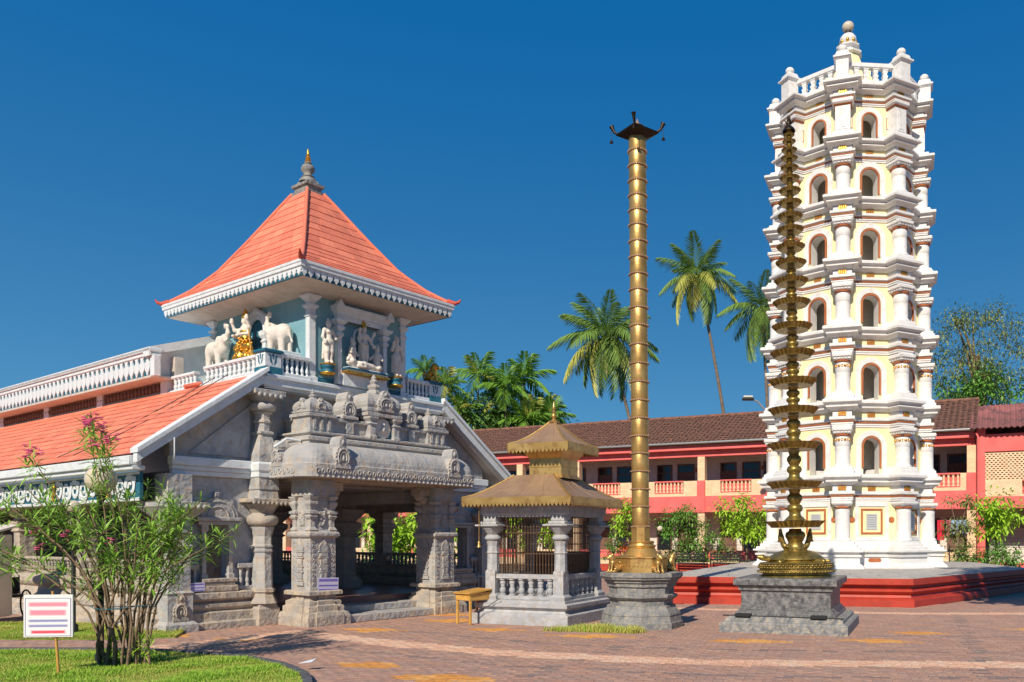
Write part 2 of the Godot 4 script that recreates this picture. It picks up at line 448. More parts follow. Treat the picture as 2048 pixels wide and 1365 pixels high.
# ---------- the scene ----------
func _ready() -> void:
	rng.seed = 20240
	var cam := Camera3D.new()
	cam.name = "camera"
	add_child(cam)
	cam.position = Vector3(0, 1.7, 0)
	cam.set_frustum(0.041974, Vector2(-0.008487, 0.01207), 0.05, 900.0)
	cam.current = true
	var env := Environment.new()
	var sky_mat := ProceduralSkyMaterial.new()
	sky_mat.sky_top_color = C8(0, 94, 158)
	sky_mat.sky_horizon_color = C8(104, 168, 206)
	sky_mat.sky_curve = 0.145
	sky_mat.ground_bottom_color = C8(120, 104, 90)
	sky_mat.ground_horizon_color = C8(130, 150, 165)
	sky_mat.sun_angle_max = 1.0
	var sky := Sky.new()
	sky.sky_material = sky_mat
	env.background_mode = Environment.BG_SKY
	env.sky = sky
	env.background_energy_multiplier = 1.0
	env.tonemap_mode = Environment.TONE_MAPPER_LINEAR
	env.tonemap_exposure = 1.1
	env.sdfgi_enabled = true; env.ssao_enabled = true; env.ssil_enabled = true
	var we := WorldEnvironment.new()
	we.name = "world_environment"
	we.environment = env
	add_child(we)
	var sun := DirectionalLight3D.new()
	sun.name = "sun"
	sun.light_color = Color(1.0, 0.95, 0.87)
	sun.light_energy = 1.5
	sun.light_angular_distance = 0.5
	sun.shadow_enabled = true
	add_child(sun)
	sun.look_at_from_position(SUN_DIR * 60.0, Vector3.ZERO)
	make_materials()
	build_ground()
	build_temple()
	build_tower()
	build_lodging()
	build_kiosk()
	build_pole()
	build_lamp()
	build_statues()
	build_plants()
	build_small_things()

# ---------- ground: paving, lawns, kerbs ----------
var band := [Vector2(-8.95, -10.33), Vector2(-7.61, -12.43), Vector2(-6.33, -14.49), Vector2(-4.1, -13.01), Vector2(-2.01, -11.86), Vector2(0.67, -11.05), Vector2(4.97, -10.81), Vector2(12.19, -10.71)]
var band2 := [Vector2(-0.14, -19.7), Vector2(1.78, -19.03), Vector2(5.94, -18.08), Vector2(14.94, -18.08)]
var darks := [[Vector2(-4.69, -12.34), Vector2(-1.81, -10.71), Vector2(1.32, -9.9), Vector2(7.35, -9.76)], [Vector2(-4.73, -14.92), Vector2(-1.7, -13.01), Vector2(0.61, -12.34), Vector2(4.97, -11.96), Vector2(9.99, -11.86)], [Vector2(1.05, -16.83), Vector2(-0.79, -11.76), Vector2(-1.48, -9.95)], [Vector2(6.82, -18.17), Vector2(4.86, -12.05), Vector2(3.98, -9.56)], [Vector2(3.63, -13.96), Vector2(7.17, -13.77), Vector2(11.68, -13.68)]]
var diamonds := [[-5.13, -14.92, 0.75, 0.35], [-6.9, -13.58, 0.5, 0.3], [-3.73, -10.81, 0.62, 0.28], [-2.48, -9.8, 0.75, 0.33], [-2.88, -14.92, 0.6, 0.3], [-1.02, -13.96, 0.75, 0.32], [1.6, -13.3, 0.75, 0.3], [3.75, -13.3, 0.7, 0.3], [4.75, -14.44, 0.6, 0.3], [-4, -16.55, 0.7, 0.4], [-4.53, -17.89, 0.9, 0.35], [7.07, -14.92, 0.5, 0.3], [-8.27, -13.96, 0.4, 0.3]]
var lawn_edge := [Vector2(-16.01, -11.86), Vector2(-13.02, -11.91), Vector2(-10.52, -11.91), Vector2(-9.22, -11.91), Vector2(-8.02, -11.91), Vector2(-6.99, -11.76), Vector2(-6.14, -11.43), Vector2(-5.36, -11), Vector2(-4.72, -10.43), Vector2(-4.2, -9.76), Vector2(-3.82, -8.99), Vector2(-3.56, -8.03)]
func near(p: Vector2, line: Array) -> float:
	var d := 1e9
	for i in line.size() - 1:
		d = minf(d, p.distance_to(Geometry2D.get_closest_point_to_segment(p, line[i], line[i + 1])))
	return d
func build_ground() -> void:
	var m := MB.new()
	m.quad(Vector3(-400, -0.03, 60), Vector3(400, -0.03, 60), Vector3(400, -0.03, -700), Vector3(-400, -0.03, -700))
	structure("ground", m, M.earth)
	m = MB.new()
	m.quad(Vector3(-26, -0.012, 4), Vector3(24, -0.012, 4), Vector3(30, -0.012, -40), Vector3(-26, -0.012, -40))
	var paving := structure("pavement", m, M.pave_base)
	# interlocking pavers, each with the same wavy outline
	var lx := 0.23
	var lz := 0.115
	var g := 0.004
	var pm := MB.new()
	var warp := func(p: Vector2) -> Vector2: return p + Vector2(0.014 * (absf(fposmod(p.y / lz, 2.0) - 1.0) - 0.5), 0.016 * (absf(fposmod(p.x / lx * 2.0, 2.0) - 1.0) - 0.5))
	var outline := PackedVector2Array()
	for q in [Vector2(0, 0), Vector2(0.25, 0), Vector2(0.5, 0), Vector2(0.75, 0), Vector2(1, 0), Vector2(1, 1), Vector2(0.75, 1), Vector2(0.5, 1), Vector2(0.25, 1), Vector2(0, 1)]:
		var e: Vector2 = (q - Vector2(0.5, 0.5)) * Vector2(lx - g, lz - g)
		outline.append(e + Vector2(0, 0.009 * (1.0 if is_equal_approx(q.x, 0.25) or is_equal_approx(q.x, 0.5) else -1.0)))
	if MB._area(outline) > 0: outline.reverse()
	var inner := PackedVector2Array()
	for q in outline: inner.append(q * Vector2(0.97, 0.94))
	pm.loft([outline, outline, inner], [-0.012, -0.003, 0.0], false, true)
	var mesh := pm.mesh()
	var turn := deg_to_rad(-12.0)
	var bs := Basis(Vector3.UP, turn)
	var lawn := PackedVector2Array(lawn_edge)
	lawn.append(Vector2(-15.36, -8.03))
	var strip := PackedVector2Array([Vector2(-16.4, -13.45), Vector2(-10.4, -13.45), Vector2(-9.0, -13.45), Vector2(-8.0, -13.7), Vector2(-8.35, -14.6), Vector2(-9.95, -15.6), Vector2(-16.7, -15.9)])
	var spots := []
	for iz in range(-45, 150):
		for ix in range(-85, 55):
			var l := Vector3((ix + (0.5 if iz & 1 else 0.0)) * lx, 0, -8.6 - iz * lz)
			var p := bs * l
			var q := Vector2(p.x, p.z)
			var d := -p.z
			if d < 9.1 or d > 20.7 or p.x / d < -0.83 or p.x / d > 0.49: continue
			if Geometry2D.is_point_in_polygon(q, lawn): continue
			if Geometry2D.is_point_in_polygon(q, strip): continue
			var rel: Vector3 = temple_xf().affine_inverse() * p
			if rel.x > -4.6 and rel.x < 4.6 and rel.z < 0.0: continue
			var kind := 0
			var db := near(q, band)
			if db < 0.27: kind = 6 + rng.randi() % 3
			elif near(q, band2) < 0.24: kind = 6 + rng.randi() % 3
			else:
				for dm in diamonds:
					var e := bs.inverse() * Vector3(q.x - dm[0], 0, q.y - dm[1])
					if absf(e.x) / dm[2] + absf(e.z) / dm[3] < 1.0 + rng.randf_range(-0.06, 0.06): kind = 11 + rng.randi() % 3
				if kind == 0:
					for dk in darks:
						if near(q, dk) < 0.06 and rng.randf() < 0.7: kind = 9 + rng.randi() % 2
				if kind == 0: kind = rng.randi() % 6
			spots.append([d, Transform3D(bs * Basis(Vector3(1, 0, 0), rng.randf_range(-0.012, 0.012)) * Basis(Vector3(0, 0, 1), rng.randf_range(-0.008, 0.008)), p + Vector3(0, rng.randf_range(-0.002, 0.001), 0)), kind, p.x / d > -0.79 and p.x / d < 0.455 and d > 9.55])
	spots.sort_custom(func(a, b): return a[0] < b[0])
	var rest := []
	for i in 14: rest.append([])
	var made := 0
	for s in spots:
		if made < 300 and s[3]:
			inst(paving, "paver", mesh, M["paver%d" % s[2]], s[1]); made += 1
		else: rest[s[2]].append(s[1])
	var field := node(paving, "paver_field")
	field.set_meta("kind", "stuff")
	for i in 14:
		var mm := MultiMesh.new()
		mm.transform_format = MultiMesh.TRANSFORM_3D
		mm.mesh = mesh; mm.instance_count = rest[i].size()
		for j in rest[i].size(): mm.set_instance_transform(j, rest[i][j])
		var mi := MultiMeshInstance3D.new()
		mi.name = "pavers"; mi.multimesh = mm; mi.material_override = M["paver%d" % i]
		mi.set_meta("kind", "stuff")
		field.add_child(mi, true)
	# lawns
	var poly := lawn.duplicate()
	m = MB.new()
	m.extrude(poly, 0.0, 0.02, Vector3.ZERO, Basis(Vector3(1, 0, 0), Vector3(0, 0, 1), Vector3(0, 1, 0)))
	var lw := structure("lawn", m, M.lawn)
	m = MB.new()
	m.extrude(strip, 0.0, 0.02, Vector3.ZERO, Basis(Vector3(1, 0, 0), Vector3(0, 0, 1), Vector3(0, 1, 0)))
	structure("lawn", m, M.lawn)
	grass_blades(poly, 34000, 0.02, "short bright green grass on the rounded front lawn", "grass", 0.028)
	grass_blades(strip, 16000, 0.02, "short green grass between the path and the temple side", "dry_grass", 0.024)
	# kerb of the front lawn: single stones along the curve
	var kerb := thing("lawn_kerb", "dark concrete kerb curving round the front lawn", "kerb")
	var walk := []
	for i in lawn_edge.size() - 1:
		var steps := int(lawn_edge[i].distance_to(lawn_edge[i + 1]) / 0.1) + 1
		for s in steps: walk.append(lawn_edge[i].lerp(lawn_edge[i + 1], float(s) / steps))
	var k := 0
	while k + 5 < walk.size():
		var a: Vector2 = walk[k]
		var b: Vector2 = walk[k + 5]
		var dv := (b - a).normalized()
		var nv := Vector2(dv.y, -dv.x)
		m = MB.new()
		var p := PackedVector2Array([a + dv * 0.004, b - dv * 0.004, b - dv * 0.004 + nv * 0.1, a + dv * 0.004 + nv * 0.1])
		if MB._area(p) > 0: p.reverse()
		var c := (a + b) * 0.5 + nv * 0.05
		var p2 := PackedVector2Array()
		for q in p: p2.append(c + (q - c) * Vector2(0.96, 0.92))
		m.loft([p, p, p2], [-0.01, 0.064, 0.072], false, true)
		part(kerb, "kerb_stone", m, M.kerb)
		k += 5
	# weeds at the foot of the pole
	var weeds := PackedVector2Array([Vector2(-1.94, -14.68), Vector2(-1.15, -14.49), Vector2(-0.32, -14.3), Vector2(-0.05, -14.44), Vector2(-0.65, -15.06), Vector2(-1.23, -15.21)])
	grass_blades(weeds, 900, 0.0, "thin tuft of weeds between the kiosk plinth and the pole", "dry_grass", 0.05)
func grass_blades(poly: PackedVector2Array, count: int, y: float, label: String, mt: String, h: float) -> void:
	var gm := MB.new()
	for i in 5:
		var a := TAU * i / 5 + 0.3
		var d := Vector3(cos(a), 0, sin(a))
		var s := Vector3(-d.z, 0, d.x) * 0.004
		var o := d * 0.008
		gm.quad(o - s, o + s, o + d * 0.012 + Vector3(0, 0.6, 0) * h * 1.4 + s * 0.7, o + d * 0.012 + Vector3(0, 0.6, 0) * h * 1.4 - s * 0.7)
		gm.tri(o + d * 0.012 + Vector3(0, 0.6, 0) * h * 1.4 - s * 0.7, o + d * 0.012 + Vector3(0, 0.6, 0) * h * 1.4 + s * 0.7, o + d * 0.032 + Vector3(0, h * 1.4, 0))
	var mesh := gm.mesh()
	var lo := Vector2(1e9, 1e9)
	var hi := -lo
	for p in poly:
		lo = lo.min(p); hi = hi.max(p)
	var ts := [[], []]
	var patch := FastNoiseLite.new()
	patch.seed = 5; patch.frequency = 0.9
	var tries := 0
	while ts[0].size() + ts[1].size() < count and tries < count * 6:
		tries += 1
		var p := Vector2(rng.randf_range(lo.x, hi.x), rng.randf_range(lo.y, hi.y))
		if -p.y < 9.0 or p.x < -0.82 * -p.y - 0.3: continue
		if not Geometry2D.is_point_in_polygon(p, poly): continue
		var s := rng.randf_range(0.6, 1.5)
		var pn := patch.get_noise_2d(p.x, p.y)
		s *= 1.0 + pn * 0.7
		ts[0 if rng.randf() < 0.66 + pn * 0.9 else 1].append(Transform3D(Basis(Vector3.UP, rng.randf() * TAU).scaled(Vector3(s, s * rng.randf_range(0.7, 1.3), s)), Vector3(p.x, y, p.y)))
	var o := thing("grass", label, "grass")
	o.set_meta("kind", "stuff")
	for e in 2:
		var mm := MultiMesh.new()
		mm.transform_format = MultiMesh.TRANSFORM_3D
		mm.mesh = mesh; mm.instance_count = ts[e].size()
		for i in ts[e].size(): mm.set_instance_transform(i, ts[e][i])
		var mi := MultiMeshInstance3D.new()
		mi.name = "blades"; mi.multimesh = mm; mi.material_override = M[mt if e == 0 else ("dry_grass" if mt == "grass" else "grass")]
		mi.set_meta("kind", "stuff")
		o.add_child(mi, true)

# ---------- the temple (local x along the front, +z out of the front) ----------
func temple_xf() -> Transform3D:
	return Transform3D(Basis(Vector3.UP, deg_to_rad(55.23)) * Basis.from_scale(Vector3(0.898, 1, 1.065)), Vector3(-6.457, 0, -17.695))
func baluster_mesh(h := 1.0, r := 0.1) -> ArrayMesh:
	var m := MB.new()
	m.lathe([[0.0, 0.0], [r, 0.0], [r, 0.08 * h], [r * 0.62, 0.12 * h], [r * 0.8, 0.2 * h], [r * 0.95, 0.3 * h], [r * 0.8, 0.42 * h], [r * 0.55, 0.5 * h], [r * 0.7, 0.54 * h], [r * 0.55, 0.58 * h], [r * 0.75, 0.7 * h], [r * 0.85, 0.78 * h], [r * 0.6, 0.88 * h], [r, 0.92 * h], [r, h], [0.0, h]], 8)
	return m.mesh()
# stepped block with kudu arch ornament: outline of a horseshoe gable
func kudu(w: float, h: float, d: float) -> MB:
	var m := MB.new()
	var p := PackedVector2Array()
	for q in [[-0.5, 0], [0.5, 0], [0.5, 0.1], [0.42, 0.16], [0.5, 0.3], [0.48, 0.45], [0.36, 0.58], [0.24, 0.66], [0.26, 0.76], [0.2, 0.9], [0.08, 1.0], [-0.08, 1.0], [-0.2, 0.9], [-0.26, 0.76], [-0.24, 0.66], [-0.36, 0.58], [-0.48, 0.45], [-0.5, 0.3], [-0.42, 0.16], [-0.5, 0.1]]:
		p.append(Vector2(q[0] * w, q[1] * h))
	m.extrude(p, -d, 0.0)
	for s in [[0.34, 0.018], [0.22, 0.014]]:
		var pts := []
		for i in 13:
			var a := -0.6 + (PI + 1.2) * i / 12.0
			pts.append(Vector3(cos(a) * s[0] * w, h * 0.33 + sin(a) * s[0] * h * 0.78, 0.005))
		m.tube(pts, [s[1] * 1.3], 5)
	m.ball(Vector3(0, h * 0.3, 0), Vector3(0.1 * w, 0.13 * h, 0.02), 8, 5)
	m.ball(Vector3(0, h * 0.8, 0), Vector3(0.12 * w, 0.1 * h, 0.02), 8, 5)
	for i in 9:
		var a := -0.3 + (PI + 0.6) * i / 8.0
		m.ball(Vector3(cos(a) * 0.44 * w, h * 0.33 + sin(a) * 0.44 * h * 0.62, 0.0), Vector3(0.03, 0.03, 0.014), 6, 4)
	return m
func square_dome(hw: float, h: float, fin: float, hz := 0.0) -> MB:
	var m := MB.new()
	var z := hz if hz > 0.0 else hw
	var prof := [[0.0, 0.0], [0.02, 0.02], [0.02, h * 0.16], [-0.01, h * 0.18]]
	for i in 9:
		var a := (PI * 0.5 + 0.35) * i / 8.0 - 0.35
		prof.append([(cos(a) - 1.0) * hw * 0.86 + 0.01, h * (0.2 + 0.8 * (sin(a) + 0.34) / 1.34)])
	m.mould(-hw, hw, -z, z, prof, true)
	m.prism(8, [[0.001, h * 0.95], [hw * 0.34, h * 0.95], [hw * 0.34, h * 0.95 + fin * 0.12], [hw * 0.22, h * 0.95 + fin * 0.2], [hw * 0.3, h * 0.95 + fin * 0.34], [hw * 0.3, h * 0.95 + fin * 0.42], [hw * 0.14, h * 0.95 + fin * 0.5], [hw * 0.2, h * 0.95 + fin * 0.64], [hw * 0.1, h * 0.95 + fin * 0.74], [hw * 0.12, h * 0.95 + fin * 0.82], [0.005, h * 0.95 + fin]], Vector3.ZERO, PI / 8)
	return m
func facade_column(p: Node3D, x: float) -> void:
	var c := node(p, "column", T(x, 0, 0.16))
	var m := MB.new()
	m.mould(-0.2, 0.2, -0.2, 0.2, [[0.03, 0], [0.03, 0.02], [0.03, 0.32], [0.0, 0.36], [-0.02, 0.44]], true)
	m.prism(8, [[0.3, 0.42], [0.2, 0.62], [0.24, 0.64], [0.24, 0.7], [0.2, 0.72]], Vector3.ZERO, PI / 8)
	part(c, "base", m, M.stone_warm)
	m = MB.new()
	m.prism(8, [[0.2, 0.72], [0.185, 1.35], [0.185, 1.4], [0.21, 1.42], [0.21, 1.45], [0.19, 1.46], [0.19, 1.5], [0.21, 1.51], [0.21, 1.54], [0.185, 1.56], [0.18, 1.72], [0.22, 1.86], [0.23, 1.9]], Vector3.ZERO, PI / 8)
	part(c, "shaft", m, M.stone)
	m = MB.new()
	m.lathe([[0.0, 1.9], [0.2, 1.9], [0.28, 1.95], [0.31, 2.02], [0.29, 2.1], [0.21, 2.15], [0.2, 2.17]], 16)
	m.prism(8, [[0.2, 2.16], [0.3, 2.3], [0.33, 2.33], [0.33, 2.36]], Vector3.ZERO, PI / 8)
	m.block(-0.42, 0.42, 2.36, 2.44, -0.3, 0.34)
	for i in 9: m.ball(Vector3(-0.4 + i * 0.1, 2.35, 0.33), Vector3(0.045, 0.045, 0.02), 6, 4)
	part(c, "capital", m, M.stone_warm)
	m = MB.new()
	m.mould(-0.2, 0.2, -0.2, 0.2, [[0.02, 2.44], [0.0, 2.62], [0.02, 2.62], [0.02, 2.84], [0.0, 2.84]])
	part(c, "bracket_block", m, M.stone)
	m = MB.new()
	m.mould(-0.2, 0.2, -0.2, 0.2, [[0.0, 3.15], [0.02, 3.16], [0.02, 3.3], [-0.08, 3.68], [-0.05, 3.7], [-0.05, 3.74], [-0.08, 3.76]])
	m.prism(8, [[0.15, 3.74], [0.14, 3.9], [0.17, 3.92], [0.17, 3.96], [0.14, 3.98], [0.14, 4.08], [0.2, 4.12]], Vector3.ZERO, PI / 8)
	m.lathe([[0.14, 4.12], [0.24, 4.16], [0.26, 4.22], [0.24, 4.28], [0.17, 4.31]], 16)
	m.prism(8, [[0.17, 4.31], [0.27, 4.42], [0.27, 4.44]], Vector3.ZERO, PI / 8)
	m.block(-0.34, 0.34, 4.44, 4.54, -0.2, 0.28)
	for i in 5: m.ball(Vector3(-0.24 + i * 0.12, 4.43, 0.27), Vector3(0.055, 0.05, 0.025), 6, 4)
	part(c, "upper_column", m, M.stone)
	m = MB.new()
	m.mould(-0.2, 0.2, -0.2, 0.2, [[0.02, 2.842], [0.04, 2.86], [0.04, 2.95], [0.06, 2.98], [0.06, 3.1], [0.03, 3.148]])
	part(c, "painted_block", m, M.paint)
func porch_pier(p: Node3D, x: float, z: float, gr: Array) -> void:
	var c := node(p, "porch_pier", T(x, 0, z))
	var m := MB.new()
	m.mould(-0.31, 0.31, -0.31, 0.31, [[0.2, 0], [0.2, 0.015], [0.2, 0.16], [0.17, 0.24], [0.11, 0.26], [0.11, 0.36], [0.07, 0.38], [0.07, 0.46], [-0.01, 0.5], [-0.01, 0.58], [0.09, 0.585], [0.09, 0.65], [0.06, 0.67]])
	for s in [Vector3(0, 0, 1), Vector3(-1, 0, 0), Vector3(1, 0, 0)]:
		var b := Basis(Vector3.UP, atan2(s.x, s.z))
		var q := MB.new()
		q.mould(-0.1, 0.1, 0.2, 0.3, [[0.23, 0], [0.23, 0.18], [0.2, 0.26], [0.14, 0.27], [0.14, 0.38], [0.1, 0.4], [0.1, 0.47], [0.03, 0.5], [0.03, 0.58]])
		m.add(q, Transform3D(b, Vector3.ZERO))
	part(c, "base", m, M.stone_warm)
	m = MB.new()
	m.mould(-0.3, 0.3, -0.3, 0.3, [[0.0, 0.66], [0.0, 1.68], [0.04, 1.7], [0.06, 1.73], [0.06, 1.77], [0.04, 1.8], [-0.04, 1.83], [-0.04, 2.48], [0.0, 2.5], [0.0, 2.8]])
	part(c, "shaft", m, M.stone)
	# carved miniature shrine and scroll borders on each face
	for s in [Vector3(0, 0, 1), Vector3(-1, 0, 0), Vector3(1, 0, 0), Vector3(0, 0, -1)]:
		var b := Basis(Vector3.UP, atan2(s.x, s.z))
		var q := MB.new()
		var y := 0.76
		for st in [[0.11, 0.08], [0.085, 0.05], [0.07, 0.12], [0.1, 0.04], [0.08, 0.07], [0.1, 0.04], [0.075, 0.13], [0.11, 0.035], [0.085, 0.08], [0.12, 0.04]]:
			q.block(-st[0], st[0], y, y + st[1] - 0.006, 0.29, 0.335, 0.006)
			y += st[1]
		var lot := PackedVector2Array([Vector2(-0.1, 0), Vector2(0.1, 0), Vector2(0.11, 0.06), Vector2(0.07, 0.13), Vector2(0.02, 0.2), Vector2(0, 0.26), Vector2(-0.02, 0.2), Vector2(-0.07, 0.13), Vector2(-0.11, 0.06)])
		q.extrude(lot, 0.29, 0.325, Vector3(0, y, 0))
		for sx in [-1.0, 1.0]:
			for i in 10:
				var pts := []
				for k in 8:
					var a := k * 0.95 + i
					pts.append(Vector3(sx * 0.225 + cos(a) * 0.038 * (1.0 - k * 0.1), 0.78 + i * 0.092 + sin(a) * 0.038 * (1.0 - k * 0.1), 0.302))
				q.tube(pts, [0.009], 4)
		q.block(-0.07, 0.07, 1.92, 2.2, 0.25, 0.285, 0.006)
		for i in 6: q.ball(Vector3(rng.randf_range(-0.05, 0.05), 1.96 + i * 0.045, 0.285), Vector3(0.03, 0.03, 0.018), 6, 4)
		var rl := MB.new()
		rl.add(q, Transform3D(b, Vector3.ZERO))
		part(c, "carved_relief", rl, M.stone)
	# small corner pilasters of the upper shaft
	for sx in [-1.0, 1.0]:
		for sz in [-1.0, 1.0]:
			m = MB.new()
			m.mould(sx * 0.235 - 0.05, sx * 0.235 + 0.05, sz * 0.235 - 0.05, sz * 0.235 + 0.05, [[0.015, 1.8], [0.04, 1.84], [0.015, 1.88], [0.0, 1.9], [0.0, 2.04], [0.025, 2.06], [0.04, 2.1], [0.02, 2.13], [0.05, 2.16], [0.05, 2.2], [0.0, 2.22], [0.02, 2.28], [0.045, 2.34], [0.045, 2.38], [0.01, 2.4], [0.05, 2.46], [0.06, 2.49]])
			part(c, "pilaster", m, M.stone)
	# scrolled bracket under the beam
	m = MB.new()
	var sd := -signf(x)
	m.block(minf(sd * 0.31, sd * 0.62), maxf(sd * 0.31, sd * 0.62), 2.62, 2.8, -0.15, 0.15)
	m.ball(Vector3(sd * 0.5, 2.6, 0), Vector3(0.12, 0.1, 0.14), 10, 6)
	m.ball(Vector3(sd * 0.38, 2.55, 0), Vector3(0.09, 0.12, 0.12), 10, 6)
	part(c, "bracket", m, M.stone_warm)
func balustrade(p: Node3D, a: Vector3, b: Vector3, h: float, pitch: float, mt: Material, rail := 0.06, depth := 0.12, called := "balustrade", thin := 1.0) -> Node3D:
	var d := b - a
	var len := d.length()
	var o := node(p, called, Transform3D(Basis(Vector3.UP, atan2(-d.z, d.x)), a))
	var m := MB.new()
	m.block(0, len, h - rail, h, -depth * 0.5, depth * 0.5, 0.008)
	part(o, "rail", m, mt)
	m = MB.new()
	m.block(0, len, 0, rail * 0.8, -depth * 0.5, depth * 0.5, 0.008)
	part(o, "bottom_rail", m, mt)
	var n := maxi(1, int(round(len / pitch)))
	var bh := h - rail * 1.8
	var key := "bal_%.3f_%.3f" % [bh, depth * thin]
	if not M.has(key): M[key] = baluster_mesh(bh, depth * 0.4 * thin)
	for i in n: inst(o, "baluster", M[key], mt, T((i + 0.5) * len / n, rail * 0.8, 0))
	return o
func side_wall(t: Node3D, sx: float) -> void:
	# long plinth, columns and balustrades of one side of the hall
	var s := node(t, "hall_side", Transform3D(Basis.from_scale(Vector3(1, 1, 1)), Vector3.ZERO))
	var m := MB.new()
	var x0 := minf(sx * 3.95, sx * 4.25)
	var x1 := maxf(sx * 3.95, sx * 4.25)
	m.mould(x0, x1, -16.0, -0.3, [[0.34, 0], [0.34, 0.1], [0.26, 0.14], [0.26, 0.24], [0.16, 0.32], [0.2, 0.36], [0.2, 0.44], [0.1, 0.5], [0.04, 0.62], [0.12, 0.68], [0.16, 0.74], [0.16, 0.84], [0.06, 0.9]])
	part(s, "plinth", m, M.stone_warm)
	var cz := [-3.6, -6.7, -9.8, -12.9, -15.8]
	var prev := -0.35
	for z in cz:
		m = MB.new()
		m.mould(sx * 4.1 - 0.17, sx * 4.1 + 0.17, z - 0.17, z + 0.17, [[0.06, 0.9], [0.06, 1.02], [0.0, 1.06], [0.0, 1.8], [0.05, 1.84], [0.02, 1.9], [0.08, 1.98], [0.08, 2.06], [0.0, 2.1], [0.0, 2.2], [0.12, 2.3], [0.12, 2.38]])
		part(s, "column", m, M.stone_warm)
		balustrade(s, Vector3(sx * 4.12, 0.9, prev), Vector3(sx * 4.12, 0.9, z + 0.2), 0.37, 0.155, M.stone_warm, 0.06, 0.13)
		prev = z - 0.2
	m = MB.new()
	m.block(x0, x1, 2.38, 2.78, -16.0, -0.3)
	part(s, "beam", m, M.hall)
func wall_bay(t: Node3D, sx: float) -> void:
	# walled front bay beside the porch with a small framed window
	var w := node(t, "front_bay", T(sx * 3.32, 0, 0))
	var m := MB.new()
	m.arch_panel(1.72, 0.66, 2.83, 0.47, 0.93, 1.93, 0.22, Basis.IDENTITY, Vector3(-sx * 0.03, 0, 0), 2, false)
	part(w, "wall", m, M.grey_stone)
	m = MB.new()
	m.mould(-0.78, 0.74, -0.2, 0.14, [[0.14, 0], [0.14, 0.12], [0.05, 0.15], [0.05, 0.3], [-0.02, 0.34], [0.04, 0.4], [0.04, 0.46], [-0.03, 0.5], [0.07, 0.56], [0.07, 0.66], [0.04, 0.69]])
	part(w, "plinth", m, M.stone_warm)
	m = MB.new()
	m.block(-0.36, 0.36, 0.69, 0.8, 0.0, 0.2); m.block(-0.32, 0.32, 0.8, 0.86, 0.0, 0.16); m.block(-0.36, 0.36, 0.86, 0.93, 0.0, 0.18)
	part(w, "sill", m, M.stone_warm)
	for e in [-1.0, 1.0]:
		m = MB.new()
		m.mould(e * 0.275 - 0.04, e * 0.275 + 0.04, 0.0, 0.09, [[0.02, 0.93], [0.02, 1.0], [0.0, 1.02], [0.0, 1.7], [0.02, 1.74], [0.0, 1.78], [0.03, 1.84], [0.03, 1.93]])
		part(w, "jamb", m, M.stone)
		balustrade(w, Vector3(-sx * 0.03 + e * 0.62 - 0.22, 0.7, 0.06), Vector3(-sx * 0.03 + e * 0.62 + 0.2, 0.7, 0.06), 0.5, 0.14, M.stone, 0.09, 0.1)
	m = MB.new()
	m.block(-0.42, 0.42, 1.93, 2.0, 0.0, 0.14); m.block(-0.46, 0.46, 2.0, 2.07, 0.0, 0.18)
	var dome := PackedVector2Array()
	for i in 15:
		var a := PI * i / 14.0
		dome.append(Vector2(cos(a) * 0.42, 2.07 + sin(a) * 0.36))
	m.extrude(dome, 0.0, 0.1)
	m.block(-0.05, 0.05, 2.42, 2.54, 0.0, 0.1)
	for r in [0.34, 0.22]:
		var pts := []
		for i in 13: pts.append(Vector3(cos(PI * i / 12.0) * r, 2.08 + sin(PI * i / 12.0) * r * 0.86, 0.1))
		m.tube(pts, [0.018], 5)
	part(w, "pediment", m, M.stone)
	# painted cornice
	m = MB.new()
	m.block(-0.9, 0.72, 2.83, 2.92, 0.0, 0.1); m.block(-0.92, 0.72, 2.92, 3.0, 0.0, 0.13); m.block(-0.94, 0.72, 3.0, 3.16, 0.0, 0.17)
	var mm := MB.new()
	mm.add(m, Transform3D(Basis.from_scale(Vector3(1, 1, 1)) if sx < 0 else Basis(Vector3(-1, 0, 0), Vector3(0, 1, 0), Vector3(0, 0, 1)), Vector3.ZERO))
	part(w, "cornice", mm, M.paint)
	# gable field of grey stone with a raised border
	m = MB.new()
	var gp := PackedVector2Array([Vector2(sx * -0.95, 4.66), Vector2(sx * -0.95, 3.16), Vector2(sx * 0.9, 3.16), Vector2(sx * 0.9, 3.45)])
	m.extrude(gp, -0.2, 0.0)
	part(w, "gable_wall", m, M.stone)
	m = MB.new()
	var ip := PackedVector2Array([Vector2(sx * -0.72, 4.25), Vector2(sx * -0.72, 3.24), Vector2(sx * 0.55, 3.24)])
	m.extrude(ip, 0.0, 0.03)
	var jp := PackedVector2Array([Vector2(sx * -0.78, 4.0), Vector2(sx * -0.78, 3.3), Vector2(sx * 0.3, 3.3)])
	part(w, "gable_panel", m, M.grey_stone)
	# corner pier
	var c := node(t, "corner_pier", T(sx * 4.16, 0, 0.02))
	m = MB.new()
	m.mould(-0.21, 0.21, -0.21, 0.21, [[0.1, 0], [0.1, 0.14], [0.03, 0.2], [0.03, 0.66], [0.05, 0.7], [0.0, 0.74], [0.0, 1.5], [0.03, 1.54], [0.0, 1.58], [0.0, 1.72], [0.04, 1.78], [0.04, 1.84], [0.0, 1.86], [0.0, 2.0], [0.12, 2.12], [0.2, 2.2], [0.24, 2.24], [0.24, 2.32], [0.02, 2.34], [0.02, 2.83]])
	part(c, "shaft", m, M.stone)
	m = MB.new()
	m.add(kudu(0.3, 0.5, 0.04), Transform3D(Basis.IDENTITY, Vector3(0, 0.2, 0.26)))
	part(c, "carved_arch", m, M.stone_warm)
	m = MB.new()
	for i in 7: m.ball(Vector3(-0.36 + i * 0.12, 2.24, 0.44), Vector3(0.055, 0.05, 0.025), 6, 4)
	part(c, "scallop", m, M.stone)
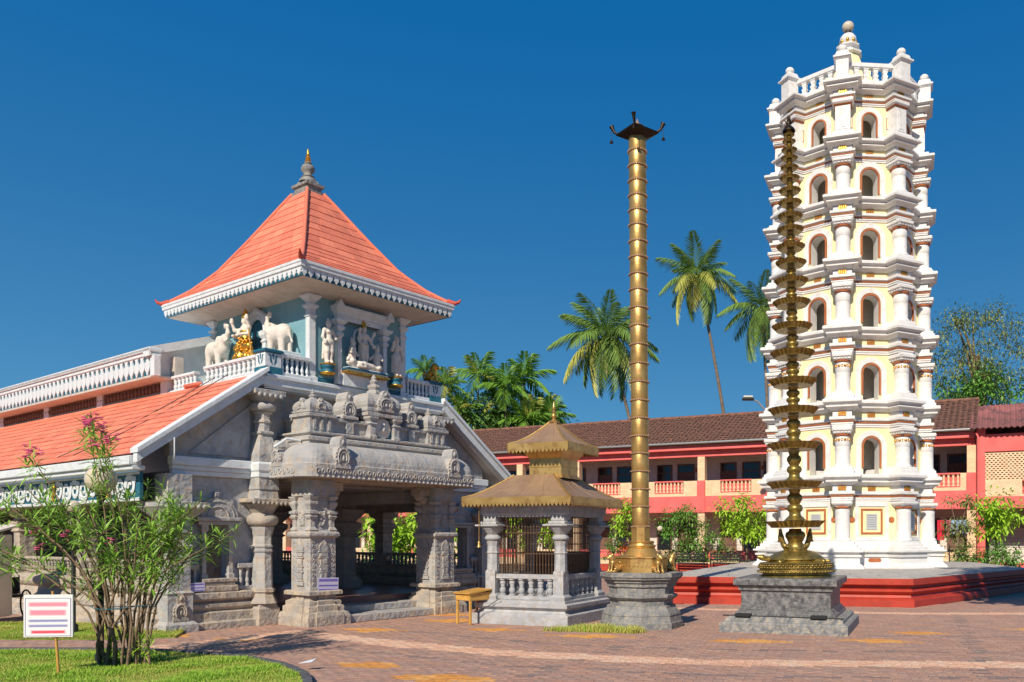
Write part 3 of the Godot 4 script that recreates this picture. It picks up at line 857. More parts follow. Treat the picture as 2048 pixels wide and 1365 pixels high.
func tile_slope(parent: Node3D, o: Vector3, along: Vector3, up: Vector3, na: int, nu: int, limit: int, back := false) -> void:
	# rows of flat clay tiles; o is the corner at the eave, along runs sideways, up runs up the slope
	var a := along / na
	var u := up / nu
	var nrm := along.cross(up).normalized()
	if nrm.y < 0: nrm = -nrm
	var m := MB.new()
	var al := a.length()
	var ul := u.length()
	m.slab(Vector3(0.002, 0, 0.021), Vector3(al - 0.002, 0, 0.021), Vector3(al - 0.002, ul * 1.12, 0.003), Vector3(0.002, ul * 1.12, 0.003), 0.012)
	var mesh := m.mesh()
	var restm := MB.new()
	var made := 0
	for ii in na:
		var i := na - 1 - ii if back else ii
		for j in nu:
			var jit := nrm * rng.randf_range(-0.002, 0.002)
			var t := Transform3D(Basis(a.normalized(), u.normalized(), nrm), o + a * i + u * j + jit)
			if made < limit:
				inst(parent, "tile", mesh, M["tile%d" % (rng.randi() % 4)], t); made += 1
			else: restm.add(m, t)
	if restm.v.size() > 0:
		var r := part(parent, "tile_field", restm, M.tile0)
		r.set_meta("kind", "stuff")

func build_temple() -> void:
	var t := thing("temple", "grey stone temple with orange tiled roofs, blue turret and columned porch", "temple", temple_xf())
	var m := MB.new()
	# floor, steps, ceiling, back wall
	m.block(-3.95, 3.95, -0.01, 0.42, -16.0, -0.25); m.block(-2.1, 2.1, -0.01, 0.42, -0.25, 0.2)
	part(t, "floor", m, M.hall_floor)
	m = MB.new()
	m.block(-1.36, 1.36, 0.0, 0.15, 0.2, 1.28)
	part(t, "step", m, M.hall)
	m = MB.new()
	m.block(-1.36, 1.36, 0.15, 0.29, 0.2, 0.75)
	part(t, "step", m, M.hall)
	m = MB.new()
	m.block(-4.2, 4.2, 2.78, 2.9, -16.0, -0.22)
	part(t, "ceiling", m, M.hall)
	m = MB.new()
	m.block(-4.2, 4.2, 0.42, 2.78, -16.2, -16.0)
	part(t, "back_wall", m, M.hall)
	# inner columns
	for z in [-2.6, -5.7, -8.8, -11.9]:
		for x in [-1.9, 1.9]:
			m = MB.new()
			m.mould(x - 0.19, x + 0.19, z - 0.19, z + 0.19, [[0.12, 0.42], [0.12, 0.6], [0.03, 0.7], [0.0, 0.72], [0.0, 1.7], [0.06, 1.74], [0.0, 1.8], [0.1, 1.95], [0.1, 2.05], [0.0, 2.1], [0.16, 2.3], [0.16, 2.4], [0.02, 2.42], [0.02, 2.78]])
			part(t, "inner_column", m, M.hall)
	m = MB.new()
	m.block(-2.1, -1.7, 2.5, 2.775, -16.0, -0.25); m.block(1.7, 2.1, 2.5, 2.775, -16.0, -0.25)
	part(t, "inner_beam", m, M.hall)
	side_wall(t, -1.0); side_wall(t, 1.0)
	wall_bay(t, -1.0); wall_bay(t, 1.0)
	facade_column(t, -2.4); facade_column(t, 2.4)
	# wall above the porch
	m = MB.new()
	m.block(-2.36, 2.36, 2.83, 4.62, -0.2, 0.0)
	part(t, "upper_wall", m, M.stone)
	# roof edges: painted barge boards and the level beam under the turret
	for sx in [-1.0, 1.0]:
		m = MB.new()
		var q := PackedVector2Array([Vector2(sx * 5.0, 2.98), Vector2(sx * 5.0, 3.18), Vector2(sx * 2.43, 4.93), Vector2(sx * 2.43, 4.71)])
		m.extrude(q, 0.22, 0.36)
		var q2 := PackedVector2Array([Vector2(sx * 5.02, 3.14), Vector2(sx * 5.02, 3.22), Vector2(sx * 2.42, 4.99), Vector2(sx * 2.42, 4.91)])
		m.extrude(q2, 0.16, 0.42)
		part(t, "barge_board", m, M.paint)
		m = MB.new()
		m.extrude(PackedVector2Array([Vector2(sx * 4.95, 2.98), Vector2(sx * 4.95, 3.08), Vector2(sx * 2.43, 4.78), Vector2(sx * 2.43, 4.68)]), -16.0, 0.22)
		part(t, "roof_deck", m, M.soffit)
	m = MB.new()
	m.mould(-2.42, 2.42, -0.1, 0.26, [[0.0, 4.6], [0.0, 4.62], [0.06, 4.66], [0.06, 4.78], [0.1, 4.8], [0.1, 4.86], [0.06, 4.88]], true)
	part(t, "front_beam", m, M.paint)
	m = MB.new()
	m.block(-2.4, 2.4, 4.74, 4.84, -3.5, -0.1)
	part(t, "terrace", m, M.paint)
	# tiled nave roofs
	var lr := node(t, "nave_roof")
	tile_slope(lr, Vector3(-4.99, 3.13, -16.0), Vector3(0, 0, 16.18), Vector3(2.57, 1.75, 0), 48, 12, 296, true)
	var rr := node(t, "nave_roof")
	tile_slope(rr, Vector3(4.99, 3.13, 0.18), Vector3(0, 0, -16.18), Vector3(-2.57, 1.75, 0), 48, 12, 0)
	# left eave: gutter board and painted frieze with white scrolls and gilt figures
	for sx in [-1.0, 1.0]:
		m = MB.new()
		m.block(minf(sx * 4.78, sx * 5.0), maxf(sx * 4.78, sx * 5.0), 2.86, 2.94, -16.0, 0.2); m.block(minf(sx * 4.85, sx * 5.06), maxf(sx * 4.85, sx * 5.06), 2.94, 3.1, -16.0, 0.2)
		part(t, "eave_board", m, M.paint)
	var fr := node(t, "frieze")
	m = MB.new()
	m.block(-4.72, -4.66, 2.36, 2.86, -16.0, -0.1, 0.006)
	part(fr, "board", m, M.teal)
	m = MB.new()
	m.block(-4.74, -4.722, 2.34, 2.4, -16.0, -0.1, 0.004); m.block(-4.74, -4.722, 2.81, 2.86, -16.0, -0.1, 0.004)
	part(fr, "border", m, M.paint)
	m = MB.new()
	m.quad(Vector3(-4.7, 2.34, -16), Vector3(-4.2, 2.34, -16), Vector3(-4.2, 2.34, -0.1), Vector3(-4.7, 2.34, -0.1))
	part(fr, "soffit", m, M.soffit)
	var scroll := MB.new()
	for sg in [-1.0, 1.0]:
		var pts := []
		var rad := []
		for i in 22:
			var a := i * 0.42
			var r := 0.2 * (1.0 - i / 26.0)
			pts.append(Vector3(0, sin(a) * r * sg, 0.2 * sg - cos(a) * r * sg)); rad.append(0.066 - 0.0018 * i)
		scroll.tube(pts, rad, 6)
	scroll.ball(Vector3(0, 0.12, 0.36), Vector3(0.02, 0.07, 0.09), 6, 4); scroll.ball(Vector3(0, -0.12, -0.36), Vector3(0.02, 0.07, 0.09), 6, 4)
	var smesh := scroll.mesh()
	for i in 21:
		inst(fr, "scroll", smesh, M.paint, Transform3D(Basis(Vector3(1, 0, 0), 0.0 if i & 1 else PI) * Basis.from_scale(Vector3(0.3, 1, 0.9)), Vector3(-4.735, 2.6, -0.6 - i * 0.74)))
	# clerestory and upper roof edge
	var cl := node(t, "clerestory")
	m = MB.new()
	m.block(-2.3, -2.1, 4.8, 5.7, -16.0, -3.3)
	m.block(2.1, 2.3, 4.8, 5.7, -16.0, -3.3)
	part(cl, "wall", m, M.soffit)
	m = MB.new()
	for i in 5: m.block(-2.4, -2.3, 4.84, 5.3, -3.75 - i * 3.1, -3.45 - i * 3.1)
	part(cl, "pilaster", m, M.paint)
	m = MB.new()
	for i in 70: m.ball(Vector3(-2.36, 5.05, -3.9 - i * 0.17), Vector3(0.05, 0.1, 0.06), 6, 4)
	for i in 70: m.ball(Vector3(-2.36, 5.2, -3.9 - i * 0.17), Vector3(0.05, 0.07, 0.06), 6, 4)
	var lat := part(cl, "lattice", m, M.wood)
	lat.set_meta("kind", "stuff")
	var ef := node(t, "upper_fascia")
	m = MB.new()
	m.block(-2.78, -2.74, 5.24, 5.66, -16.0, -3.4, 0.005)
	part(ef, "board", m, M.teal)
	m = MB.new()
	m.block(-2.84, -2.6, 5.66, 5.74, -16.0, -3.32); m.block(-2.88, -2.6, 5.74, 5.82, -16.0, -3.3)
	part(ef, "coping", m, M.paint)
	m = MB.new()
	m.block(-2.82, -2.68, 5.2, 5.66, -3.4, -3.22)
	part(ef, "end_post", m, M.paint)
	m = MB.new()
	m.block(-2.8, -2.3, 5.18, 5.24, -16.0, -3.3)
	part(ef, "soffit", m, M.soffit)
	m = MB.new()
	var vase := PackedVector2Array()
	for q in [[0.012, -0.21], [0.03, -0.18], [0.04, -0.15], [0.1, -0.08], [0.116, -0.02], [0.112, 0.05], [0.06, 0.1], [0.05, 0.15], [0.09, 0.21]]: vase.append(Vector2(q[0], q[1]))
	for i in range(8, -1, -1): vase.append(Vector2(-vase[i].x, vase[i].y))
	m.extrude(vase, 0.0, 0.03, Vector3.ZERO, Basis(Vector3.UP, -PI / 2))
	var vmesh := m.mesh()
	for i in 52: inst(ef, "vase_cutout", vmesh, M.paint, T(-2.781, 5.45, -3.55 - i * 0.238))
	# upper nave gable behind the turret
	m = MB.new()
	m.extrude(PackedVector2Array([Vector2(-2.3, 4.8), Vector2(2.3, 4.8), Vector2(2.3, 5.22), Vector2(2.72, 5.22), Vector2(2.72, 5.68), Vector2(0, 6.66), Vector2(-2.72, 5.68), Vector2(-2.72, 5.22), Vector2(-2.3, 5.22)]), -3.65, -3.5)
	part(t, "upper_gable", m, M.paint)
	for sx in [-1.0, 1.0]:
		m = MB.new()
		m.extrude(PackedVector2Array([Vector2(sx * 2.88, 5.64), Vector2(sx * 2.88, 5.83), Vector2(0, 6.8), Vector2(0, 6.6)]), -3.6, -3.32)
		m.extrude(PackedVector2Array([Vector2(sx * 2.88, 5.76), Vector2(sx * 2.88, 5.83), Vector2(0, 6.8), Vector2(0, 6.73)]), -16.0, -3.6)
		part(t, "upper_barge_board", m, M.paint)
	# terrace balustrades and corner pedestals
	for sx in [-1.0, 1.0]:
		balustrade(t, Vector3(sx * 2.32, 4.93, -2.0), Vector3(sx * 2.32, 4.93, 0.0), 0.37, 0.17, M.paint, 0.06, 0.14, "terrace_balustrade")
		balustrade(t, Vector3(sx * 2.32, 4.88, -3.3), Vector3(sx * 2.32, 4.88, -2.35), 0.37, 0.17, M.paint, 0.06, 0.14, "terrace_balustrade")
		m = MB.new()
		m.block(minf(sx * 2.24, sx * 2.4), maxf(sx * 2.24, sx * 2.4), 4.78, 4.93, -3.4, 0.0)
		part(t, "terrace_kerb", m, M.paint)
		var pd := node(t, "terrace_pedestal", T(sx * 2.24, 4.84, 0.14))
		m = MB.new()
		m.block(-0.2, 0.2, 0.0, 0.18, -0.2, 0.16)
		part(pd, "base", m, M.teal)
		m = MB.new()
		m.block(-0.18, 0.18, 0.18, 0.46, -0.18, 0.14)
		part(pd, "die", m, M.paint)
		m = MB.new()
		m.mould(-0.18, 0.18, -0.18, 0.14, [[0.0, 0.46], [0.04, 0.48], [0.04, 0.51], [0.02, 0.53]])
		part(pd, "cap", m, M.teal)
		for f in [[Basis.IDENTITY, Vector3(0, 0.32, 0.14)], [Basis(Vector3.UP, -PI / 2), Vector3(-0.18, 0.32, -0.02)]]:
			m = MB.new()
			for e in [-1.0, 1.0]:
				m.extrude(PackedVector2Array([Vector2(e * 0.01, -0.1), Vector2(e * 0.07, -0.04), Vector2(e * 0.08, 0.06), Vector2(e * 0.11, 0.1), Vector2(e * 0.05, 0.09), Vector2(e * 0.04, 0.0)]), -0.01, 0.004, f[1], f[0])
			m.extrude(PackedVector2Array([Vector2(-0.015, 0.02), Vector2(0.015, 0.02), Vector2(0.02, 0.1), Vector2(0, 0.13), Vector2(-0.02, 0.1)]), -0.01, 0.004, f[1], f[0])
			part(pd, "lotus_motif", m, M.teal)
		# front parapet: painted board with dark slots
		var fb := node(t, "front_parapet", T(sx * 1.7, 4.84, 0.22))
		m = MB.new()
		m.block(-0.36, 0.36, 0.0, 0.12, -0.06, 0.06); m.block(-0.36, 0.36, 0.42, 0.5, -0.06, 0.07)
		part(fb, "rail", m, M.paint)
		m = MB.new()
		m.block(-0.36, 0.36, 0.12, 0.42, -0.05, -0.02, 0.003)
		part(fb, "back_board", m, M.teal)
		for i in 6:
			inst(fb, "baluster", baluster_small(), M.paint, T(-0.3 + i * 0.12, 0.12, 0.0))
	build_porch(t)
	build_turret(t)
	# cables down the roof and the drain pipe
	for c in [[Vector3(-2.35, 4.98, -1.6), Vector3(-4.95, 3.2, -2.9)], [Vector3(-2.3, 5.0, -1.2), Vector3(-4.95, 3.2, -2.2)]]:
		m = MB.new()
		var pts := []
		for i in 9: pts.append(c[0].lerp(c[1], i / 8.0) + Vector3(0, 0.05 - 0.08 * sin(PI * i / 8.0), 0))
		m.tube(pts, [0.009], 5)
		part(t, "roof_cable", m, M.iron)
	m = MB.new()
	m.tube([Vector3(-2.35, 4.96, -2.15), Vector3(-2.7, 4.85, -2.2)], [0.05], 10)
	part(t, "drain_pipe", m, M.tile1)
	m = MB.new()
	m.tube([Vector3(-4.35, 3.45, 0.4), Vector3(-4.35, 3.2, 0.4), Vector3(-4.3, 3.05, 0.3), Vector3(-4.05, 3.03, 0.22)], [0.014], 6)
	part(t, "conduit", m, M.paint)
var small_bal: ArrayMesh
func baluster_small() -> ArrayMesh:
	if small_bal == null: small_bal = baluster_mesh(0.3, 0.042)
	return small_bal

func build_porch(t: Node3D) -> void:
	porch_pier(t, -1.69, 0.82, []); porch_pier(t, 1.69, 0.82, [])
	var p := node(t, "porch_roof")
	var m := MB.new()
	m.block(-2.0, 2.0, 2.8, 2.98, 0.5, 1.12); m.block(-2.0, -1.4, 2.8, 2.98, 0.0, 0.5); m.block(1.4, 2.0, 2.8, 2.98, 0.0, 0.5)
	part(p, "beam", m, M.stone_warm)
	m = MB.new()
	m.block(-1.4, 1.4, 2.9, 2.98, 0.0, 0.5)
	part(p, "soffit", m, M.hall)
	# rolled stone eave with a carved lip
	var lip := []
	var cap := []
	var round_rect := func(d: float) -> PackedVector2Array:
		var x := 2.0 + d
		var z := 1.13 + d
		var q := PackedVector2Array()
		var r := 0.25 + d * 0.2
		q.append(Vector2(x, z - r)); q.append(Vector2(x, 0.0)); q.append(Vector2(-x, 0.0)); q.append(Vector2(-x, z - r))
		for i in range(1, 6): q.append(Vector2(-x + r - r * cos(PI * 0.5 * i / 6.0), z - r + r * sin(PI * 0.5 * i / 6.0)))
		q.append(Vector2(-x + r, z)); q.append(Vector2(x - r, z))
		for i in range(1, 6): q.append(Vector2(x - r + r * sin(PI * 0.5 * i / 6.0), z - r + r * cos(PI * 0.5 * i / 6.0)))
		return q
	m = MB.new()
	m.loft([round_rect.call(0.02), round_rect.call(0.34), round_rect.call(0.4), round_rect.call(0.41), round_rect.call(0.38)], [2.86, 2.82, 2.84, 3.08, 3.1], true, false)
	part(p, "eave_lip", m, M.stone)
	m = MB.new()
	var ps := []
	var ys := []
	for i in 9:
		var a := PI * 0.5 * i / 8.0
		ps.append(round_rect.call(0.38 - 0.42 * (1.0 - cos(a)))); ys.append(3.1 + 0.42 * sin(a))
	m.loft(ps, ys, false, true)
	part(p, "eave_roll", m, M.stone)
	# carved scroll work along the lip
	for side in [[Vector3(-2.2, 2.95, 1.538), Vector3(1, 0, 0), 4.4, 0.0], [Vector3(-2.408, 2.95, 0.1), Vector3(0, 0, 1), 1.1, -PI / 2], [Vector3(2.408, 2.95, 1.2), Vector3(0, 0, -1), 1.1, PI / 2]]:
		m = MB.new()
		var n := int(side[2] / 0.125)
		for i in n:
			var c: Vector3 = side[0] + side[1] * (i + 0.5) * (side[2] / n)
			var pts := []
			for k in 9:
				var a := k * 0.85 + (PI if i & 1 else 0.0)
				pts.append(c + side[1] * cos(a) * 0.05 * (1.0 - k * 0.07) + Vector3(0, sin(a) * 0.06 * (1.0 - k * 0.07), 0))
			m.tube(pts, [0.013], 4)
			m.ball(c + Vector3(0, -0.1, 0), Vector3(0.04, 0.025, 0.02) if side[3] == 0.0 else Vector3(0.02, 0.025, 0.04), 6, 4)
		part(p, "carved_band", m, M.stone)
	# stepped parapet
	m = MB.new()
	m.mould(-1.9, 1.9, 0.0, 0.98, [[0.06, 3.5], [0.06, 3.56], [0.1, 3.58], [0.1, 3.64], [0.0, 3.68], [0.06, 3.72], [0.06, 3.75], [-0.06, 3.78]])
	part(p, "parapet_base", m, M.stone)
	m = MB.new()
	m.mould(-1.8, 1.8, 0.05, 0.88, [[0.0, 3.78], [0.0, 4.0], [0.05, 4.02], [0.05, 4.07], [0.0, 4.09]])
	part(p, "parapet", m, M.stone)
	for sx in [-1.0, 1.0]:
		m = MB.new()
		m.mould(sx * 1.6 - 0.28, sx * 1.6 + 0.28, 0.42, 0.96, [[0.0, 3.76], [0.0, 4.04], [0.05, 4.06], [0.05, 4.12], [0.0, 4.13]])
		for e in [-0.18, 0.0, 0.18]: m.block(sx * 1.6 + e - 0.03, sx * 1.6 + e + 0.03, 3.8, 4.03, 0.96, 0.985, 0.005)
		part(p, "corner_block", m, M.stone)
		m = MB.new()
		m.add(square_dome(0.27, 0.3, 0.22), T(sx * 1.6, 4.13, 0.68))
		m.add(kudu(0.24, 0.27, 0.06), T(sx * 1.6, 4.16, 0.96)); m.add(kudu(0.24, 0.27, 0.06), T(sx * 1.6 - 0.28, 4.16, 0.68, -PI / 2))
		part(p, "corner_dome", m, M.stone)
		m = MB.new()
		m.add(kudu(0.36, 0.56, 0.34), T(sx * 0.86, 4.09, 0.92))
		m.block(sx * 0.86 - 0.2, sx * 0.86 + 0.2, 4.085, 4.15, 0.55, 0.95)
		m.block(sx * 0.86 - 0.09, sx * 0.86 + 0.09, 3.79, 4.08, 0.8, 0.93)
		part(p, "gable_ornament", m, M.stone)
		# horseshoe gables sitting on the eave roll
		m = MB.new()
		m.add(kudu(0.38, 0.62, 0.3), T(sx * 1.55, 3.02, 1.56))
		part(p, "eave_ornament", m, M.stone)
		m = MB.new()
		m.add(kudu(0.32, 0.5, 0.25), T(sx * 2.42, 3.05, 0.62, sx * PI / 2))
		part(p, "eave_ornament", m, M.stone)
	# central shrine with emblem
	m = MB.new()
	for e in [-0.33, 0.33]:
		m.mould(e - 0.07, e + 0.07, 0.8, 1.02, [[0.02, 3.74], [0.02, 3.8], [0.0, 3.82], [0.0, 4.02], [0.03, 4.05], [0.0, 4.1], [0.05, 4.16], [0.05, 4.2]])
	m.mould(-0.44, 0.44, 0.3, 1.0, [[0.0, 4.2], [0.04, 4.22], [0.04, 4.28], [0.0, 4.3]])
	part(p, "shrine_frame", m, M.stone)
	m = MB.new()
	m.add(square_dome(0.46, 0.46, 0.42, 0.34), T(0, 4.3, 0.66))
	m.add(kudu(0.46, 0.44, 0.1), T(0, 4.33, 1.06))
	part(p, "shrine_dome", m, M.stone)
	m = MB.new()
	m.block(-0.27, 0.27, 3.76, 4.2, 0.88, 0.92, 0.004)
	part(p, "emblem_board", m, M.teal)
	m = MB.new()
	m.lathe([[0.0, 0.0], [0.19, 0.0], [0.21, 0.015], [0.19, 0.03], [0.12, 0.04], [0.0, 0.05]], 24, Vector3(0, 3.99, 0.92), Basis(Vector3(1, 0, 0), PI / 2), 8, 0.12)
	m.ball(Vector3(0, 3.99, 0.98), Vector3(0.05, 0.11, 0.03), 8, 6); m.ball(Vector3(-0.06, 3.93, 0.97), Vector3(0.04, 0.05, 0.02), 8, 6); m.ball(Vector3(0.06, 3.93, 0.97), Vector3(0.04, 0.05, 0.02), 8, 6)
	part(p, "emblem", m, M.bird_white)
	m = MB.new()
	m.tube([Vector3(-2.55, 3.4, 0.75), Vector3(-2.3, 3.58, 0.8), Vector3(-2.0, 3.56, 0.82)], [0.025], 8)
	part(p, "spout", m, M.paint)

func roof_y(q: float) -> float:
	var k := [[0.0, 9.86], [0.12, 9.5], [0.4, 8.5], [0.63, 7.73], [0.82, 7.29], [1.0, 7.0]]
	for i in k.size() - 1:
		if q <= k[i + 1][0]: return lerpf(k[i][1], k[i + 1][1], (q - k[i][0]) / (k[i + 1][0] - k[i][0]))
	return 7.0
func build_turret(t: Node3D) -> void:
	var u := node(t, "turret", T(0, 0, -1.6))
	# all parts of the turret hang on the temple as parts and sub-parts
	var m := MB.new()
	m.block(-1.3, 1.3, 4.84, 6.72, -1.8, 1.8, 0.005)
	part(u, "wall", m, M.blue)
	for sx in [-1.0, 1.0]:
		for sz in [-1.0, 1.0]:
			m = MB.new()
			var x: float = sx * 1.26
			var z: float = sz * 1.76
			m.mould(x - 0.075, x + 0.075, z - 0.065, z + 0.065, [[0.03, 4.84], [0.03, 4.98], [0.0, 5.0], [0.0, 6.2], [0.025, 6.22], [0.025, 6.26], [0.0, 6.28], [0.0, 6.38], [0.05, 6.42], [0.05, 6.46], [0.0, 6.48], [0.0, 6.52], [0.07, 6.6], [0.09, 6.62], [0.09, 6.66], [0.0, 6.68], [0.0, 6.72]])
			part(u, "corner_column", m, M.paint)
	m = MB.new()
	m.mould(-1.3, 1.3, -1.8, 1.8, [[0.02, 6.66], [0.2, 6.7], [0.72, 6.74], [0.72, 6.78], [0.0, 6.8]], true)
	part(u, "soffit", m, M.soffit)
	# fascia of teal boards carrying white pointed drops
	var hx := 2.09
	var hz := 2.57
	m = MB.new()
	m.mould(-hx, hx, -hz, hz, [[-0.02, 6.74], [-0.02, 6.96], [-0.1, 6.97]], true)
	part(u, "fascia_board", m, M.teal)
	m = MB.new()
	m.mould(-hx, hx, -hz, hz, [[0.005, 6.9], [0.03, 6.91], [0.03, 6.97], [0.045, 6.98], [0.045, 7.03], [0.0, 7.04]])
	part(u, "cornice", m, M.paint)
	m = MB.new()
	m.extrude(PackedVector2Array([Vector2(-0.072, 0.0), Vector2(0.072, 0.0), Vector2(0.072, -0.05), Vector2(0.05, -0.08), Vector2(0.056, -0.11), Vector2(0.02, -0.145), Vector2(0, -0.175), Vector2(-0.02, -0.145), Vector2(-0.056, -0.11), Vector2(-0.05, -0.08), Vector2(-0.072, -0.05)]), 0.0, 0.025)
	var drop := m.mesh()
	for side in 4:
		var b := Basis(Vector3.UP, side * PI / 2)
		var half := hx if side % 2 == 0 else hz
		var off := hz if side % 2 == 0 else hx
		var n := int(half * 2 / 0.15)
		for i in n: inst(u, "fascia_drop", drop, M.paint, Transform3D(b, b * Vector3(-half + (i + 0.5) * half * 2 / n, 6.91, off - 0.022)))
	# flared pyramid roof of clay tiles
	var r := node(u, "roof")
	var rows := 15
	var hidden := MB.new()
	for j in rows:
		var q0 := 1.0 - 0.885 * j / rows
		var q1 := 1.0 - 0.885 * (j + 1.08) / rows
		for side in 4:
			var b := Basis(Vector3.UP, side * PI / 2)
			var half := hx if side % 2 == 0 else hz
			var off := hz if side % 2 == 0 else hx
			var n := maxi(1, int(round(half * q0 * 2 / 0.42)))
			for i in n:
				var f0 := -1.0 + 2.0 * i / n
				var f1 := -1.0 + 2.0 * (i + 1) / n
				var g := 0.0025
				var a := b * Vector3(f0 * half * q0 + g, roof_y(q0) + 0.034, off * q0 + 0.008)
				var c := b * Vector3(f1 * half * q0 - g, roof_y(q0) + 0.034, off * q0 + 0.008)
				var d := b * Vector3(f1 * half * q1 - g, roof_y(q1) + 0.022, off * q1)
				var e := b * Vector3(f0 * half * q1 + g, roof_y(q1) + 0.022, off * q1)
				var w := b * Vector3(0, 0.6, 0.6) * rng.randf_range(-0.003, 0.003)
				if side == 0 or side == 3:
					m = MB.new()
					m.slab(a + w, c + w, d + w, e + w, 0.02)
					part(r, "tile", m, M["tile%d" % (rng.randi() % 4)])
				else: hidden.slab(a + w, c + w, d + w, e + w, 0.02)
	var hd := part(r, "tile_field", hidden, M.tile0)
	hd.set_meta("kind", "stuff")
	for sx in [-1.0, 1.0]:
		for sz in [-1.0, 1.0]:
			m = MB.new()
			var pts := []
			for i in 15:
				var q := 1.0 - 0.89 * i / 14.0
				pts.append(Vector3(sx * hx * q, roof_y(q) + 0.04, sz * hz * q))
			m.tube(pts, [0.045], 7)
			part(r, "hip_tile", m, M.tile1)
			m = MB.new()
			var c := Vector3(sx * hx, 7.06, sz * hz)
			var d := Vector3(sx, 0, sz).normalized()
			m.tube([c - d * 0.12 + Vector3(0, 0.04, 0), c + d * 0.06, c + d * 0.15 + Vector3(0, 0.03, 0), c + d * 0.2 + Vector3(0, 0.1, 0)], [0.07, 0.05, 0.035, 0.012], 8)
			part(r, "corner_horn", m, M.horn)
	var s := node(u, "spire")
	m = MB.new()
	m.mould(-0.2, 0.2, -0.24, 0.24, [[0.06, 9.44], [0.06, 9.58], [0.0, 9.6], [0.0, 9.68], [0.05, 9.7], [0.05, 9.76], [-0.03, 9.8], [-0.06, 9.86]], true)
	m.lathe([[0.2, 9.84], [0.19, 9.9], [0.13, 9.94], [0.15, 9.97], [0.1, 10.0], [0.09, 10.04], [0.15, 10.1], [0.16, 10.16], [0.13, 10.22], [0.07, 10.25], [0.09, 10.28], [0.06, 10.31]], 20)
	part(s, "stone_pot", m, M.granite)
	m = MB.new()
	m.lathe([[0.05, 10.3], [0.08, 10.33], [0.045, 10.36], [0.07, 10.4], [0.035, 10.43], [0.05, 10.47], [0.025, 10.5], [0.035, 10.53], [0.008, 10.62], [0.0, 10.64]], 14)
	part(s, "gilt_tip", m, M.gold)
	# framed niche on the front wall
	var f := node(u, "front_niche", T(0, 0, 1.8))
	for sx in [-1.0, 1.0]:
		m = MB.new()
		m.mould(sx * 0.63 - 0.05, sx * 0.63 + 0.05, 0.0, 0.12, [[0.02, 4.9], [0.02, 5.0], [0.0, 5.02], [0.0, 5.9], [0.03, 5.94], [0.03, 5.98], [0.0, 6.02], [0.05, 6.08], [0.05, 6.12], [0.01, 6.14], [0.09, 6.22], [0.1, 6.26]])
		part(f, "pilaster", m, M.paint)
	m = MB.new()
	m.mould(-0.69, 0.69, 0.0, 0.12, [[0.0, 6.26], [0.0, 6.36], [0.03, 6.37], [0.03, 6.42], [0.08, 6.46], [0.1, 6.52], [0.1, 6.55], [0.04, 6.57]])
	for sx in [-1.0, 1.0]: m.extrude(PackedVector2Array([Vector2(sx * 0.59, 6.46), Vector2(sx * 0.79, 6.46), Vector2(sx * 0.77, 6.56), Vector2(sx * 0.69, 6.66), Vector2(sx * 0.61, 6.56)]), 0.1, 0.25)
	part(f, "lintel", m, M.paint)
	m = MB.new()
	m.mould(-0.56, 0.56, 0.0, 0.3, [[0.0, 5.14], [0.03, 5.15], [0.03, 5.18], [0.0, 5.19]], true)
	part(f, "ledge_trim", m, M.gold)
	m = MB.new()
	m.block(-0.55, 0.55, 5.19, 5.28, 0.0, 0.3); m.block(-0.6, 0.6, 4.88, 5.14, 0.0, 0.2)
	part(f, "ledge", m, M.paint)
	m = MB.new()
	m.block(-0.58, 0.58, 5.22, 5.26, 0.0, 0.315, 0.004)
	part(f, "ledge_band", m, M.teal)
	m = MB.new()
	var arch := []
	for i in 15: arch.append(Vector3(cos(PI * i / 14.0) * 0.17, 6.02 + sin(PI * i / 14.0) * 0.17, 0.02))
	arch.push_front(Vector3(0.17, 5.35, 0.02)); arch.append(Vector3(-0.17, 5.35, 0.02))
	m.tube(arch, [0.03], 6)
	part(f, "halo_arch", m, M.paint)
	for sx in [-1.0, 1.0]:
		m = MB.new()
		m.block(sx * 0.95 - 0.22, sx * 0.95 + 0.22, 4.92, 5.0, 0.0, 0.03, 0.004)
		part(f, "slot", m, M.teal)
		m = MB.new()
		m.lathe([[0.0, 5.08], [0.14, 5.08], [0.15, 5.11], [0.12, 5.13], [0.12, 5.19], [0.15, 5.21], [0.15, 5.24], [0.12, 5.26], [0.0, 5.26]], 18, Vector3(sx * 0.95, 0, 0.12))
		part(f, "statue_bracket", m, M.teal)
		m = MB.new()
		m.lathe([[0.0, 5.05], [0.13, 5.05], [0.16, 5.08], [0.155, 5.1], [0.13, 5.1]], 18, Vector3(sx * 0.95, 0, 0.12)); m.lathe([[0.12, 5.24], [0.16, 5.25], [0.165, 5.27], [0.0, 5.285]], 18, Vector3(sx * 0.95, 0, 0.12))
		part(f, "bracket_trim", m, M.gold)
	# arched niche and ledge on the side walls
	for sx in [-1.0, 1.0]:
		var g := node(u, "side_niche", T(sx * 1.3, 0, 0, sx * PI / 2))
		m = MB.new()
		for rr in [[0.4, 0.07], [0.31, 0.05]]:
			var pts := []
			for i in 17: pts.append(Vector3(cos(PI * i / 16.0) * rr[0], 6.12 + sin(PI * i / 16.0) * rr[0] * 1.15, 0.05))
			m.tube(pts, [rr[1]], 8)
		m.ball(Vector3(0, 6.6, 0.07), Vector3(0.1, 0.1, 0.06), 10, 6)
		for e in [-1.0, 1.0]: m.mould(e * 0.36 - 0.06, e * 0.36 + 0.06, 0.0, 0.12, [[0.0, 5.5], [0.0, 5.86], [0.03, 5.9], [0.0, 5.94], [0.05, 6.02], [0.06, 6.1], [0.02, 6.13]])
		part(g, "arch", m, M.paint)
		m = MB.new()
		var pp := PackedVector2Array([Vector2(0.28, 5.5)])
		for i in 13: pp.append(Vector2(cos(PI * i / 12.0) * 0.28, 6.12 + sin(PI * i / 12.0) * 0.32))
		pp.append(Vector2(-0.28, 5.5))
